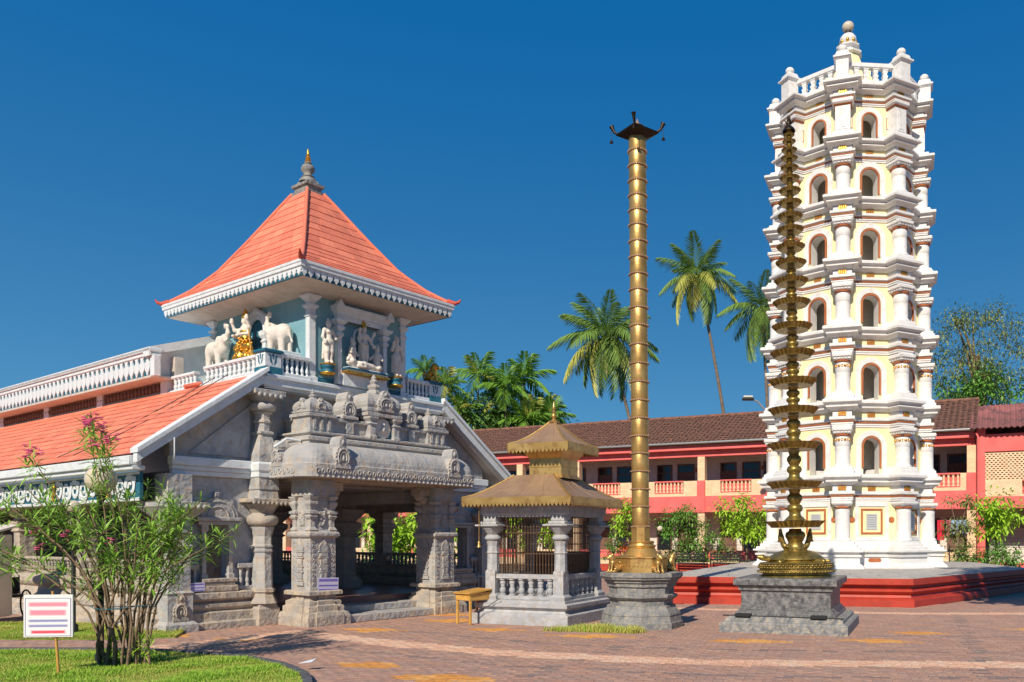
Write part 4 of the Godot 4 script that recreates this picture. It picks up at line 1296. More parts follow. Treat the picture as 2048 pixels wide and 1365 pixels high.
		m.extrude(pp, 0.0, 0.012)
		part(g, "back_panel", m, M.teal)
		m = MB.new()
		m.block(-1.5, 1.5, 5.42, 5.5, 0.0, 0.42)
		part(g, "ledge", m, M.paint)

# ---------- white octagonal lamp tower on its red platform ----------
func plan(a: float, rp: float, hw: float) -> PackedVector2Array:
	# octagon with apothem a and a square pier (half width hw, face at rp) at every corner
	var p := PackedVector2Array()
	for k in 8:
		var th := k * PI / 4
		var r := Vector2(sin(th), cos(th))
		var t := Vector2(cos(th), -sin(th))
		# where the pier's flank meets the wall plane (normal at 22.5 degrees from r)
		var c := cos(PI / 8)
		var s := sin(PI / 8)
		var inn := (a - hw * s) / c
		p.append(r * inn - t * hw); p.append(r * rp - t * hw); p.append(r * rp + t * hw); p.append(r * inn + t * hw)
	if MB._area(p) > 0: p.reverse()
	return p
func plan_loft(m: MB, a: float, rp: float, hw: float, prof: Array, cap1 := true) -> void:
	var ps := []
	var ys := []
	for q in prof:
		ps.append(plan(a + q[0], rp + q[0], hw + q[0])); ys.append(q[1])
	m.loft(ps, ys, false, cap1)
func octa(d: float, r := 1.0) -> Basis: return Basis(Vector3.UP, d)
func triglyph(p: Node3D, t: Transform3D, s := 1.0) -> void:
	if not M.has("triglyph_a"):
		var m := MB.new()
		m.block(-0.13, 0.13, -0.07, 0.07, -0.01, 0.02, 0.004)
		M["triglyph_a"] = m.mesh()
		m = MB.new()
		for i in 4: m.block(-0.115 + i * 0.065, -0.08 + i * 0.065, -0.065, 0.065, 0.02, 0.04, 0.006)
		M["triglyph_b"] = m.mesh()
	var o := inst(p, "frieze_ornament", M.triglyph_a, M.brown, t)
	inst(o, "gilt_bars", M.triglyph_b, M.gold)
func build_tower() -> void:
	# platform: irregular octagon with moulded red sides
	var pf := thing("tower_platform", "low red moulded octagonal platform paved with grey stone slabs", "platform", T(0, 0, 0))
	var pts := PackedVector2Array([Vector2(0.1, -21.04), Vector2(6.36, -19.7), Vector2(12.19, -26.02), Vector2(12.89, -32.5), Vector2(10.4, -37.2), Vector2(5.6, -37.4), Vector2(3.2, -30.4), Vector2(0.5, -22.2)])
	var c0 := Vector2(4.98, -29.65)
	if MB._area(pts) > 0: pts.reverse()
	var off := func(d: float) -> PackedVector2Array:
		var q := PackedVector2Array()
		for p in pts: q.append(p + (p - c0).normalized() * d)
		return q
	var m := MB.new()
	var ps := []
	var ys := []
	for q in [[0.12, 0.0], [0.12, 0.16], [0.06, 0.2], [-0.05, 0.22], [-0.08, 0.28], [-0.02, 0.32], [0.03, 0.37], [-0.02, 0.42], [-0.1, 0.44], [-0.1, 0.49], [0.0, 0.51], [0.06, 0.54], [0.06, 0.69]]:
		ps.append(off.call(q[0])); ys.append(q[1])
	m.loft(ps, ys, false, false)
	part(pf, "moulded_side", m, M.red)
	m = MB.new()
	m.loft([off.call(0.055), off.call(0.05)], [0.64, 0.676], false, true)
	part(pf, "top_bed", m, M.flag)
	# slabs laid in courses across the visible front of the top
	var lim: PackedVector2Array = off.call(0.02)
	var dirv := Vector2(0.99, 0.12).normalized()
	var dirn := Vector2(-dirv.y, dirv.x)
	for iz in range(-12, 12):
		for ix in range(-12, 14):
			var o := Vector2(4.8, -27.74) + dirv * (ix + (0.5 if iz & 1 else 0.0)) * 1.3 + dirn * iz * 0.85
			var quad := PackedVector2Array([o + dirv * 0.01 + dirn * 0.01, o + dirv * 1.29 + dirn * 0.01, o + dirv * 1.29 + dirn * 0.84, o + dirv * 0.01 + dirn * 0.84])
			for q in Geometry2D.intersect_polygons(quad, lim):
				if q.size() < 3: continue
				m = MB.new()
				if MB._area(q) > 0: q.reverse()
				m.loft([q, q], [0.67, 0.7 + rng.randf_range(-0.003, 0.002)], false, true)
				part(pf, "paving_slab", m, M.flag)
	var t := thing("lamp_tower", "white and cream seven storey octagonal lamp tower with arched windows", "tower", T(7, 0, -28.7, deg_to_rad(-17.5)))
	var lev := [0.7, 3.72, 6.12, 8.48, 10.64, 12.72, 14.62, 16.45]
	for s in 7:
		var y0: float = lev[s]
		var h: float = lev[s + 1] - y0
		var k: float = 1.0 - 0.10 * s / 6.0
		var a := 2.32 * k
		var rc := 2.66 * k
		var rp := 2.84 * k
		var hw := 0.3
		var st := node(t, "storey", T(0, y0, 0))
		var b0 := 0.1 * h
		if s == 0: b0 = 0.88
		var ch := h - b0            # what stands above the plinth course
		var fy := func(f: float) -> float: return b0 + ch * f
		# plinth course
		m = MB.new()
		if s == 0: plan_loft(m, a, rp + 0.02, 0.29, [[0.42, 0.0], [0.4, 0.06], [0.28, 0.16], [0.27, 0.36], [0.33, 0.37], [0.34, 0.43], [0.26, 0.45], [0.26, 0.49], [0.4, 0.53], [0.4, 0.58], [0.3, 0.6], [0.3, 0.67], [0.18, 0.68], [0.18, 0.76], [0.09, 0.77], [0.08, 0.87], [-0.1, 0.88]])
		else:
			for i in 8:
				var q := MB.new()
				q.mould(-0.3, 0.3, 1.2, rp + 0.1, [[0.08, 0.0], [0.08, b0 * 0.5], [0.04, b0 * 0.56], [0.03, b0 * 0.9], [0.0, b0]])
				m.add(q, Transform3D(Basis(Vector3.UP, i * PI / 4), Vector3.ZERO))
				q = MB.new()
				var half := a * tan(PI / 8)
				for e in [-1.0, 1.0]:
					var xa: float = e * (0.36 if s < 6 else 0.31)
					var xb: float = e * half
					q.mould(minf(xa, xb), maxf(xa, xb), a - 0.1, a + 0.07, [[0.03, 0.0], [0.03, b0 * 0.55], [0.0, b0 * 0.6], [0.0, b0]])
				m.add(q, Transform3D(Basis(Vector3.UP, i * PI / 4 + PI / 8), Vector3.ZERO))
		part(st, "plinth_course", m, M.white)
		# entablature and cornice
		m = MB.new()
		plan_loft(m, a, rp - 0.03, hw, [[-0.04, fy.call(0.6)], [0.03, fy.call(0.605)], [0.03, fy.call(0.63)], [0.05, fy.call(0.635)], [0.05, fy.call(0.655)], [0.02, fy.call(0.66)]], false)
		plan_loft(m, a, rp - 0.03, hw, [[0.02, fy.call(0.685)], [0.09, fy.call(0.7)], [0.1, fy.call(0.705)], [0.1, fy.call(0.745)], [0.0, fy.call(0.75)]], false)
		plan_loft(m, a, rp - 0.03, hw, [[0.02, fy.call(0.835)], [0.12, fy.call(0.875)], [0.2, fy.call(0.885)], [0.2, fy.call(0.905)], [0.17, fy.call(0.91)], [0.24, fy.call(0.94)], [0.3, fy.call(0.95)], [0.3, fy.call(0.985)], [0.27, h]])
		part(st, "cornice", m, M.white)
		m = MB.new()
		plan_loft(m, a, rp - 0.03, hw, [[0.018, fy.call(0.66)], [0.06, fy.call(0.665)], [0.06, fy.call(0.68)], [0.018, fy.call(0.686)]], false)
		part(st, "brown_moulding", m, M.brown)
		# frieze: white pier blocks, cream walls between
		var fm := MB.new()
		var wm := MB.new()
		for i in 8:
			var b := Basis(Vector3.UP, i * PI / 4)
			var q := MB.new()
			q.block(-hw, hw, fy.call(0.74), fy.call(0.84), 0.3, rp - 0.03, 0.004)
			fm.add(q, Transform3D(b, Vector3.ZERO))
			triglyph(st, Transform3D(b, b * Vector3(0, fy.call(0.79), rp - 0.03)), 1.0)
			var bw := Basis(Vector3.UP, i * PI / 4 + PI / 8)
			triglyph(st, Transform3D(bw, bw * Vector3(0, fy.call(0.79), a)), 1.0)
		part(st, "frieze_block", fm, M.white)
		var wl := 2.0 * a * tan(PI / 8)
		for i in 8:
			var bw := Basis(Vector3.UP, i * PI / 4 + PI / 8)
			var w := node(st, "wall_bay", Transform3D(bw, bw * Vector3(0, 0, a)))
			m = MB.new()
			if s == 0:
				m.block(-wl * 0.5, wl * 0.5, b0 - 0.05, h - 0.05, -0.3, 0.0, 0.001)
				part(w, "wall", m, M.cream)
				m = MB.new()
				for e in [-1.0, 1.0]: m.block(e * 0.5 - 0.06, e * 0.5 + 0.06, b0, fy.call(0.6), 0.0, 0.04, 0.01)
				m.block(-0.44, 0.44, fy.call(0.52), fy.call(0.6), 0.0, 0.04, 0.01); m.block(-0.44, 0.44, b0, fy.call(0.06), 0.0, 0.04, 0.01)
				part(w, "panel_border", m, M.white)
				m = MB.new()
				for e in [-1.0, 1.0]: m.block(e * 0.33 - 0.03, e * 0.33 + 0.03, fy.call(0.1), fy.call(0.49), 0.0, 0.03, 0.008)
				m.block(-0.3, 0.3, fy.call(0.1), fy.call(0.13), 0.0, 0.03, 0.008); m.block(-0.3, 0.3, fy.call(0.46), fy.call(0.49), 0.0, 0.03, 0.008)
				part(w, "panel_frame", m, M.brown)
				m = MB.new()
				m.block(-0.18, 0.18, fy.call(0.17), fy.call(0.41), 0.0, 0.025, 0.004)
				var pl := part(w, "plaque", m, M.marble)
				m = MB.new()
				for l in 6:
					var x := -0.15
					while x < 0.13:
						var d := rng.randf_range(0.012, 0.03)
						m.box(Vector3(x + d * 0.5, fy.call(0.385 - l * 0.034), 0.026), Vector3(d, 0.014, 0.003)); x += d + 0.008
				part(pl, "inscription", m, M.ink)
				for e in [-1.0, 1.0]:
					m = MB.new()
					m.lathe([[0.0, 0.03], [0.05, 0.035], [0.06, 0.02], [0.075, 0.03], [0.1, 0.02], [0.1, 0.0]], 16, Vector3(e * 0.66, fy.call(0.32), 0), Basis(Vector3(1, 0, 0), PI / 2))
					part(w, "rosette", m, M.brown)
				m = MB.new()
				m.extrude(PackedVector2Array([Vector2(-0.22, 0.26), Vector2(-0.18, 0.2), Vector2(0.18, 0.2), Vector2(0.22, 0.26), Vector2(0.18, 0.32), Vector2(-0.18, 0.32)]), 0.27, 0.295)
				part(w, "base_ornament", m, M.brown)
				continue
			var ow := 0.56 if s < 6 else 0.48
			var sp: float = fy.call(0.32)
			m.arch_panel(wl, 0.0, h - 0.05, ow, 0.02, sp, 0.34)
			part(w, "wall", m, M.cream)
			# white surround, brown and gilt inner mouldings
			for ring in [[0.46, 0.17, 0.035, M.white, "surround"], [0.285, 0.05, 0.06, M.brown, "arch_moulding"]]:
				m = MB.new()
				var ro: float = ring[0] * (ow / 0.5)
				var ri: float = ro - ring[1]
				var op := PackedVector2Array([Vector2(ro, b0)])
				for j in 15: op.append(Vector2(cos(PI * j / 14.0) * ro, sp + sin(PI * j / 14.0) * ro))
				op.append(Vector2(-ro, b0)); op.append(Vector2(-ri, b0))
				for j in range(14, -1, -1): op.append(Vector2(cos(PI * j / 14.0) * ri, sp + sin(PI * j / 14.0) * ri))
				op.append(Vector2(ri, b0))
				m.extrude(op, 0.0, ring[2])
				part(w, ring[4], m, ring[3])
			m = MB.new()
			var rv := PackedVector2Array([Vector2(ow * 0.5 + 0.002, 0.02)])
			for j in 13: rv.append(Vector2(cos(PI * j / 12.0) * (ow * 0.5 + 0.002), sp + sin(PI * j / 12.0) * (ow * 0.5 + 0.002)))
			rv.append(Vector2(-ow * 0.5 - 0.002, 0.02)); rv.append(Vector2(-ow * 0.5 + 0.014, 0.02))
			for j in range(12, -1, -1): rv.append(Vector2(cos(PI * j / 12.0) * (ow * 0.5 - 0.014), sp + sin(PI * j / 12.0) * (ow * 0.5 - 0.014)))
			rv.append(Vector2(ow * 0.5 - 0.014, 0.02))
			m.extrude(rv, -0.42, -0.003)
			part(w, "reveal", m, M.white)
			m = MB.new()
			var gp := [Vector3(ow * 0.5 + 0.004, b0, 0.03)]
			for j in 15: gp.append(Vector3(cos(PI * j / 14.0) * (ow * 0.5 + 0.004), sp + sin(PI * j / 14.0) * (ow * 0.5 + 0.004), 0.03))
			gp.append(Vector3(-ow * 0.5 - 0.004, b0, 0.03))
			m.tube(gp, [0.014], 5)
			part(w, "gilt_line", m, M.gold)
			if s == 6:
				for e in [-1.0, 1.0]:
					m = MB.new()
					m.block(e * 0.62 - 0.07, e * 0.62 + 0.07, fy.call(0.12), fy.call(0.42), 0.0, 0.02, 0.005)
					part(w, "side_panel", m, M.white)
					m = MB.new()
					m.block(e * 0.62 - 0.05, e * 0.62 + 0.05, fy.call(0.15), fy.call(0.39), 0.02, 0.03, 0.004)
					part(w, "side_panel_frame", m, M.brown)
					m = MB.new()
					m.block(e * 0.62 - 0.03, e * 0.62 + 0.03, fy.call(0.17), fy.call(0.37), 0.03, 0.036, 0.003)
					part(w, "side_panel_field", m, M.cream)
		# columns at the corners
		for i in 8:
			var b := Basis(Vector3.UP, i * PI / 4)
			var c := node(st, "column", Transform3D(b, b * Vector3(0, 0, rc)))
			var r := 0.235 * (1.0 - 0.04 * s / 6.0)
			if s == 6:
				m = MB.new()
				m.block(-0.24, 0.24, b0, fy.call(0.6), -0.3, 0.14, 0.01)
				part(c, "pilaster", m, M.white)
				m = MB.new()
				m.block(-0.15, 0.15, fy.call(0.06), fy.call(0.5), 0.14, 0.155, 0.006); m.block(-0.09, 0.09, fy.call(0.1), fy.call(0.45), 0.155, 0.17, 0.006)
				part(c, "raised_panel", m, M.white)
				m = MB.new()
				m.mould(-0.25, 0.25, -0.3, 0.15, [[0.0, fy.call(0.53)], [0.04, fy.call(0.55)], [0.0, fy.call(0.57)]])
				part(c, "brown_band", m, M.brown)
				m = MB.new()
				m.mould(-0.25, 0.25, -0.3, 0.15, [[0.02, fy.call(0.57)], [0.06, fy.call(0.6)], [0.06, fy.call(0.66)]])
				part(c, "capital", m, M.white)
				continue
			m = MB.new()
			m.lathe([[r + 0.05, b0], [r + 0.05, b0 + 0.05], [r + 0.02, b0 + 0.07], [r, b0 + 0.1], [r * 0.97, fy.call(0.4)]], 24)
			part(c, "shaft", m, M.white)
			m = MB.new()
			if s == 0: m.lathe([[r * 0.97, fy.call(0.4)], [r, fy.call(0.46)], [r * 0.9, fy.call(0.5)]], 24)
			else: m.lathe([[r * 0.97, fy.call(0.3)], [r * 1.02, fy.call(0.31)], [r * 1.02, fy.call(0.42)], [r * 0.97, fy.call(0.43)], [r * 0.95, fy.call(0.48)]], 24)
			part(c, "neck", m, M.white)
			m = MB.new()
			var ry: float = fy.call(0.5 if s == 0 else 0.47)
			m.lathe([[r * 0.9, ry - 0.03], [r * 1.14, ry - 0.02], [r * 1.18, ry + 0.01], [r * 1.05, ry + 0.04], [r * 0.9, ry + 0.045]], 24)
			part(c, "brown_ring", m, M.brown)
			if s > 0 and s < 3:
				m = MB.new()
				for j in 8:
					var a2 := TAU * (j + 0.5) / 8
					m.ball(Vector3(sin(a2) * r * 1.0, fy.call(0.4), cos(a2) * r * 1.0), Vector3(0.05, 0.045, 0.05), 8, 5)
					for e in [-0.028, 0.028]: m.ball(Vector3(sin(a2 + 0.39) * r * 1.0, fy.call(0.4) + e, cos(a2 + 0.39) * r * 1.0), Vector3(0.03, 0.025, 0.03), 6, 4)
				part(c, "gilt_flowers", m, M.gold)
			m = MB.new()
			if s == 0: m.mould(-0.22, 0.22, -0.22, 0.22, [[0.0, ry + 0.03], [0.02, ry + 0.07], [0.08, ry + 0.1], [0.1, ry + 0.14], [0.1, ry + 0.2], [0.0, ry + 0.21]], true)
			else:
				var cy := ry + 0.03
				var ct: float = fy.call(0.59)
				m.mould(-0.2, 0.2, -0.2, 0.2, [[0.01, cy], [0.04, cy + 0.02], [0.1, lerpf(cy, ct, 0.5)], [0.12, lerpf(cy, ct, 0.8)], [0.1, ct]], true)
				for e in 4:
					var be := Basis(Vector3.UP, e * PI / 2)
					for j in 5:
						var x := -0.22 + j * 0.11
						m.box(be * Vector3(x, lerpf(cy, ct, 0.68), 0.315), Vector3(0.085, (ct - cy) * 0.34, 0.02), be)
						m.box(be * Vector3(x, lerpf(cy, ct, 0.3), 0.265), Vector3(0.07, (ct - cy) * 0.3, 0.03), be)
			part(c, "capital", m, M.white)
			m = MB.new()
			m.block(-hw + 0.02, hw - 0.02, fy.call(0.585 if s > 0 else 0.56), fy.call(0.61), -0.3, 0.14, 0.006)
			part(c, "abacus", m, M.white)
	# inner stair core
	m = MB.new()
	m.lathe([[0.0, 0.7], [1.15, 0.7], [1.15, 16.4], [0.0, 16.4]], 16)
	part(t, "stair_core", m, M.offwhite)
	for s in 6:
		m = MB.new()
		m.prism(8, [[2.1, lev[s + 1] - 0.06], [2.1, lev[s + 1] + 0.01]], Vector3.ZERO, PI / 8)
		part(t, "floor", m, M.offwhite)
	# parapet with balusters, corner posts and ball caps
	var py := 16.45
	var ra := 2.32 * 0.9 + 0.12
	var bal := MB.new()
	bal.mould(-0.075, 0.075, -0.06, 0.06, [[0.02, 0.0], [0.02, 0.06], [-0.01, 0.08], [0.01, 0.16], [0.01, 0.2], [-0.02, 0.22], [0.0, 0.3], [0.0, 0.36], [0.02, 0.38], [0.02, 0.42]])
	var bmesh := bal.mesh()
	for i in 8:
		var bw := Basis(Vector3.UP, i * PI / 4 + PI / 8)
		var pr := node(t, "parapet", Transform3D(bw, bw * Vector3(0, py, ra)))
		m = MB.new()
		m.block(-0.72, 0.72, 0.0, 0.1, -0.1, 0.1)
		part(pr, "kerb", m, M.white)
		m = MB.new()
		m.block(-0.74, 0.74, 0.52, 0.66, -0.11, 0.11)
		part(pr, "rail", m, M.white)
		for j in 4: inst(pr, "baluster", bmesh, M.white, T(-0.48 + j * 0.32, 0.1, 0))
		var b := Basis(Vector3.UP, i * PI / 4)
		var po := node(t, "corner_post", Transform3D(b, b * Vector3(0, py, 2.55)))
		m = MB.new()
		m.mould(-0.2, 0.2, -0.2, 0.2, [[0.03, 0.0], [0.03, 0.05], [0.0, 0.07], [0.0, 0.6], [0.04, 0.64], [0.08, 0.67], [0.08, 0.72], [0.02, 0.75], [-0.02, 0.88], [-0.08, 0.93]])
		part(po, "shaft", m, M.white)
		m = MB.new()
		m.ball(Vector3(0, 1.02, 0), Vector3(0.15, 0.13, 0.15), 16, 10)
		part(po, "ball_cap", m, M.white)
	var d := node(t, "dome", T(0, py, 0))
	m = MB.new()
	m.prism(8, [[1.5, 0.0], [1.5, 0.3], [1.36, 0.5], [1.1, 0.9], [0.8, 1.3], [0.55, 1.7], [0.42, 2.05], [0.36, 2.2]], Vector3.ZERO, PI / 8)
	part(d, "cream_cone", m, M.cream)
	m = MB.new()
	for i in 8:
		var a := i * PI / 4
		m = MB.new()
		m.box(Vector3(sin(a) * 0.68, 1.5, cos(a) * 0.68), Vector3(0.1, 0.16, 0.2), Basis(Vector3.UP, a))
		part(d, "cone_lug", m, M.cream)
	m = MB.new()
	m.prism(8, [[0.4, 2.16], [0.5, 2.2], [0.5, 2.26], [0.34, 2.3], [0.3, 2.42], [0.42, 2.48], [0.42, 2.53], [0.22, 2.6]], Vector3.ZERO, PI / 8)
	m.lathe([[0.2, 2.56], [0.26, 2.64], [0.3, 2.74], [0.28, 2.86], [0.2, 2.96], [0.1, 3.0]], 20)
	part(d, "white_finial", m, M.white)
	m = MB.new()
	for j in 8:
		var a2 := TAU * j / 8
		m.ball(Vector3(sin(a2) * 0.27, 2.68, cos(a2) * 0.27), Vector3(0.06, 0.08, 0.06), 8, 5)
	part(d, "gilt_petals", m, M.gold)
	m = MB.new()
	m.lathe([[0.0, 2.98], [0.12, 2.98], [0.14, 3.03], [0.11, 3.1], [0.0, 3.1]], 14)
	part(d, "lamp_socket", m, M.iron)
	m = MB.new()
	m.ball(Vector3(0, 3.26, 0), Vector3(0.21, 0.19, 0.21), 20, 12)
	part(d, "globe", m, M.globe)

# ---------- kiosk, pole and tiered lamp ----------
func scallop_row(m: MB, x0: float, x1: float, y: float, z: float, pitch: float, th: float, b: Basis) -> void:
	var n := int(round((x1 - x0) / pitch))
	var w := (x1 - x0) / n
	for i in n:
		var x := x0 + (i + 0.5) * w
		m.extrude(PackedVector2Array([Vector2(x - w * 0.44, y), Vector2(x - w * 0.4, y - 0.02), Vector2(x - w * 0.16, y - 0.05), Vector2(x, y - 0.06), Vector2(x + w * 0.16, y - 0.05), Vector2(x + w * 0.4, y - 0.02), Vector2(x + w * 0.44, y)]), z, z + th, Vector3.ZERO, b)
func brass_roof(p: Node3D, called: String, hw: float, hw_top: float, y0: float, y1: float, fas: float, curve: float, o: Vector3) -> void:
	var r := node(p, called, Transform3D(Basis.IDENTITY, o))
	for side in 4:
		var b := Basis(Vector3.UP, side * PI / 2)
		var steps := 5
		var n := 4
		for i in n:
			var m := MB.new()
			for j in steps:
				var f0 := float(j) / steps
				var f1 := float(j + 1) / steps
				var w0 := lerpf(hw, hw_top, f0)
				var w1 := lerpf(hw, hw_top, f1)
				var h0 := y0 + (y1 - y0) * pow(f0, curve)
				var h1 := y0 + (y1 - y0) * pow(f1, curve)
				var a0 := -1.0 + 2.0 * i / n
				var a1 := -1.0 + 2.0 * (i + 1) / n
				m.quad(b * Vector3(a0 * w0, h0, w0), b * Vector3(a1 * w0, h0, w0), b * Vector3(a1 * w1, h1, w1), b * Vector3(a0 * w1, h1, w1))
			part(r, "roof_sheet", m, M.brass_dull)
			if i > 0:
				m = MB.new()
				var pts := []
				for j in steps + 1:
					var f := float(j) / steps
					var w := lerpf(hw, hw_top, f)
					pts.append(b * Vector3((-1.0 + 2.0 * i / n) * w, y0 + (y1 - y0) * pow(f, curve) + 0.002, w))
				m.tube(pts, [0.005], 4)
				part(r, "seam", m, M.brass_dull)
		var m2 := MB.new()
		var hp := []
		for j in steps + 1:
			var f := float(j) / steps
			var w := lerpf(hw, hw_top, f)
			hp.append(b * Vector3(w, y0 + (y1 - y0) * pow(f, curve), w))
		m2.tube(hp, [0.026], 6)
		part(r, "hip_strip", m2, M.brass)
		m2 = MB.new()
		m2.slab(b * Vector3(-hw - 0.01, y0 - fas, hw + 0.01), b * Vector3(hw + 0.01, y0 - fas, hw + 0.01), b * Vector3(hw + 0.01, y0 + 0.005, hw + 0.01), b * Vector3(-hw - 0.01, y0 + 0.005, hw + 0.01), 0.015)
		scallop_row(m2, -hw, hw, y0 - fas, hw - 0.003, 0.085, 0.012, b)
		part(r, "fascia", m2, M.brass)
	var m3 := MB.new()
	m3.quad(Vector3(-hw, y0 - 0.05, -hw), Vector3(hw, y0 - 0.05, -hw), Vector3(hw, y0 - 0.05, hw), Vector3(-hw, y0 - 0.05, hw))
	part(r, "soffit", m3, M.wood)
func build_kiosk() -> void:
	var t := thing("kiosk", "small square stone kiosk with brass double roof and barred sides", "shrine", T(-2.15, 0, -16.69, deg_to_rad(-21.5)))
	# local x runs along the front, +z out of the front
	var m := MB.new()
	m.mould(-0.98, 0.98, -0.98, 0.98, [[0.08, 0.0], [0.08, 0.2], [0.04, 0.22], [-0.02, 0.24], [-0.04, 0.28], [0.02, 0.32], [0.05, 0.34], [0.05, 0.4], [-0.03, 0.42], [-0.03, 0.47]])
	part(t, "plinth", m, M.grey_stone)
	for sx in [-1.0, 1.0]:
		for sz in [-1.0, 1.0]:
			var c := node(t, "column", T(sx * 0.76, 0.47, sz * 0.76))
			m = MB.new()
			m.mould(-0.1, 0.1, -0.1, 0.1, [[0.06, 0.0], [0.06, 0.07], [0.01, 0.12], [0.01, 0.55], [-0.01, 0.58]])
			m.prism(8, [[0.125, 0.56], [0.12, 0.9], [0.135, 0.92], [0.12, 0.95], [0.115, 1.06], [0.14, 1.16]], Vector3.ZERO, PI / 8)
			part(c, "shaft", m, M.grey_stone)
			m = MB.new()
			m.lathe([[0.11, 1.16], [0.16, 1.18], [0.17, 1.22], [0.14, 1.26], [0.12, 1.28]], 16)
			m.prism(8, [[0.12, 1.28], [0.2, 1.38], [0.22, 1.4], [0.22, 1.44]], Vector3.ZERO, PI / 8)
			m.block(-0.26, 0.26, 1.44, 1.48, -0.26, 0.26); m.block(-0.18, 0.18, 1.48, 1.54, -0.18, 0.18); m.block(-0.14, 0.14, 1.54, 1.63, -0.14, 0.14)
			part(c, "capital", m, M.grey_stone)
	m = MB.new()
	m.mould(-0.9, 0.9, -0.9, 0.9, [[0.0, 2.1], [0.0, 2.14], [0.04, 2.16], [0.04, 2.32]], true)
	part(t, "beam", m, M.grey_stone)
	var rail_h := 0.5
	for side in 4:
		var b := Basis(Vector3.UP, side * PI / 2)
		var a := b * Vector3(-0.64, 0.47, 0.76)
		var e := b * Vector3(0.64, 0.47, 0.76)
		balustrade(t, a, e, rail_h, 0.21, M.grey_stone, 0.09, 0.16, "balustrade", 1.15)
		# brass bars behind the balustrade
		var g := node(t, "grille", Transform3D(b, b * Vector3(0, 0, 0.7)))
		if side == 0 or side == 1 or side == 3:
			m = MB.new()
			m.tube([Vector3(0, 0.97, 0), Vector3(0, 1.2, 0), Vector3(0, 1.5, 0), Vector3(0, 1.8, 0), Vector3(0, 2.1, 0)], [0.011], 6)
			for y in [1.15, 1.56, 1.9]: m.lathe([[0.011, -0.02], [0.018, 0.0], [0.011, 0.02]], 6, Vector3(0, y, 0))
			var bar := m.mesh()
			for i in 19: inst(g, "bar", bar, M.bar, T(-0.6 + i * 0.0667, 0, 0))
			for y in [1.36, 1.77]:
				m = MB.new()
				m.block(-0.64, 0.64, y, y + 0.025, -0.012, 0.014, 0.003)
				part(g, "cross_bar", m, M.bar)
		else:
			m = MB.new()
			m.block(-0.64, 0.64, 0.9, 1.4, -0.03, 0.0)
			part(g, "back_panel", m, M.wood)
	brass_roof(t, "lower_roof", 1.2, 0.46, 2.47, 2.95, 0.12, 1.35, Vector3.ZERO)
	m = MB.new()
	m.mould(-0.36, 0.36, -0.36, 0.36, [[0.06, 2.88], [0.0, 2.96], [0.0, 3.1], [0.012, 3.105], [0.012, 3.12], [0.0, 3.125], [0.0, 3.28], [0.06, 3.36], [0.1, 3.44], [0.1, 3.46]])
	var dm := MB.new()
	dm.add(m, Transform3D(Basis.IDENTITY, Vector3(0.2, 0, 0.0)))
	part(t, "drum", dm, M.brass)
	brass_roof(t, "upper_roof", 0.68, 0.05, 3.56, 4.06, 0.13, 1.5, Vector3(0.2, 0, 0))
	m = MB.new()
	m.lathe([[0.0, 4.02], [0.11, 4.03], [0.12, 4.06], [0.05, 4.09], [0.03, 4.12], [0.055, 4.15], [0.06, 4.19], [0.03, 4.23], [0.045, 4.26], [0.02, 4.29], [0.035, 4.33], [0.03, 4.37], [0.008, 4.47], [0.0, 4.48]], 14, Vector3(0.2, 0, 0))
	part(t, "finial", m, M.brass)
	# bell hanging from the left eave
	var bl := thing("hanging_bell", "small brass bell hanging on a rod from the kiosk eave", "bell", T(-3.37, 0, -16.02))
	m = MB.new()
	m.tube([Vector3(0, 2.32, 0), Vector3(0, 1.62, 0)], [0.008], 6)
	part(bl, "rod", m, M.brass)
	m = MB.new()
	m.lathe([[0.0, 1.63], [0.02, 1.62], [0.026, 1.58], [0.03, 1.54], [0.05, 1.5], [0.045, 1.5], [0.0, 1.52]], 14)
	part(bl, "bell_cup", m, M.brass)
func lion(called: String, label: String, at: Transform3D, s: float, mt: Material) -> Node3D:
	if not M.has("lion_mesh"):
		var V := func(x, y, z): return Vector3(x, y, z)
		var bones := [[V.call(0, 0.2, -0.16), 0.13, V.call(0, 0.42, 0.06), 0.13], [V.call(0, 0.42, 0.06), 0.14, V.call(0, 0.55, 0.1), 0.13], [V.call(0, 0.6, 0.12), 0.13, V.call(0, 0.64, 0.16), 0.12], [V.call(0, 0.6, 0.24), 0.07, V.call(0, 0.58, 0.29), 0.055]]
		for e in [-1.0, 1.0]:
			bones.append([V.call(e * 0.09, 0.4, 0.12), 0.06, V.call(e * 0.1, 0.06, 0.2), 0.04]); bones.append([V.call(e * 0.1, 0.04, 0.2), 0.045, V.call(e * 0.1, 0.04, 0.27), 0.04])
			bones.append([V.call(e * 0.12, 0.16, -0.14), 0.1, V.call(e * 0.16, 0.14, 0.04), 0.07]); bones.append([V.call(e * 0.16, 0.05, 0.02), 0.05, V.call(e * 0.15, 0.04, 0.12), 0.04])
			bones.append([V.call(e * 0.09, 0.73, 0.12), 0.035, V.call(e * 0.1, 0.76, 0.12), 0.025])
		bones.append([V.call(0, 0.1, -0.26), 0.04, V.call(0.06, 0.3, -0.32), 0.03]); bones.append([V.call(0.06, 0.3, -0.32), 0.03, V.call(0.02, 0.42, -0.26), 0.045])
		M["lion_mesh"] = body(bones, 0.022, 0.05).mesh()
	var o := MeshInstance3D.new()
	o.name = numbered(called); o.mesh = M.lion_mesh; o.material_override = mt
	add_child(o)
	o.transform = Transform3D(at.basis.scaled(Vector3.ONE * s), at.origin)
	tag(o, label, "statue")
	return o
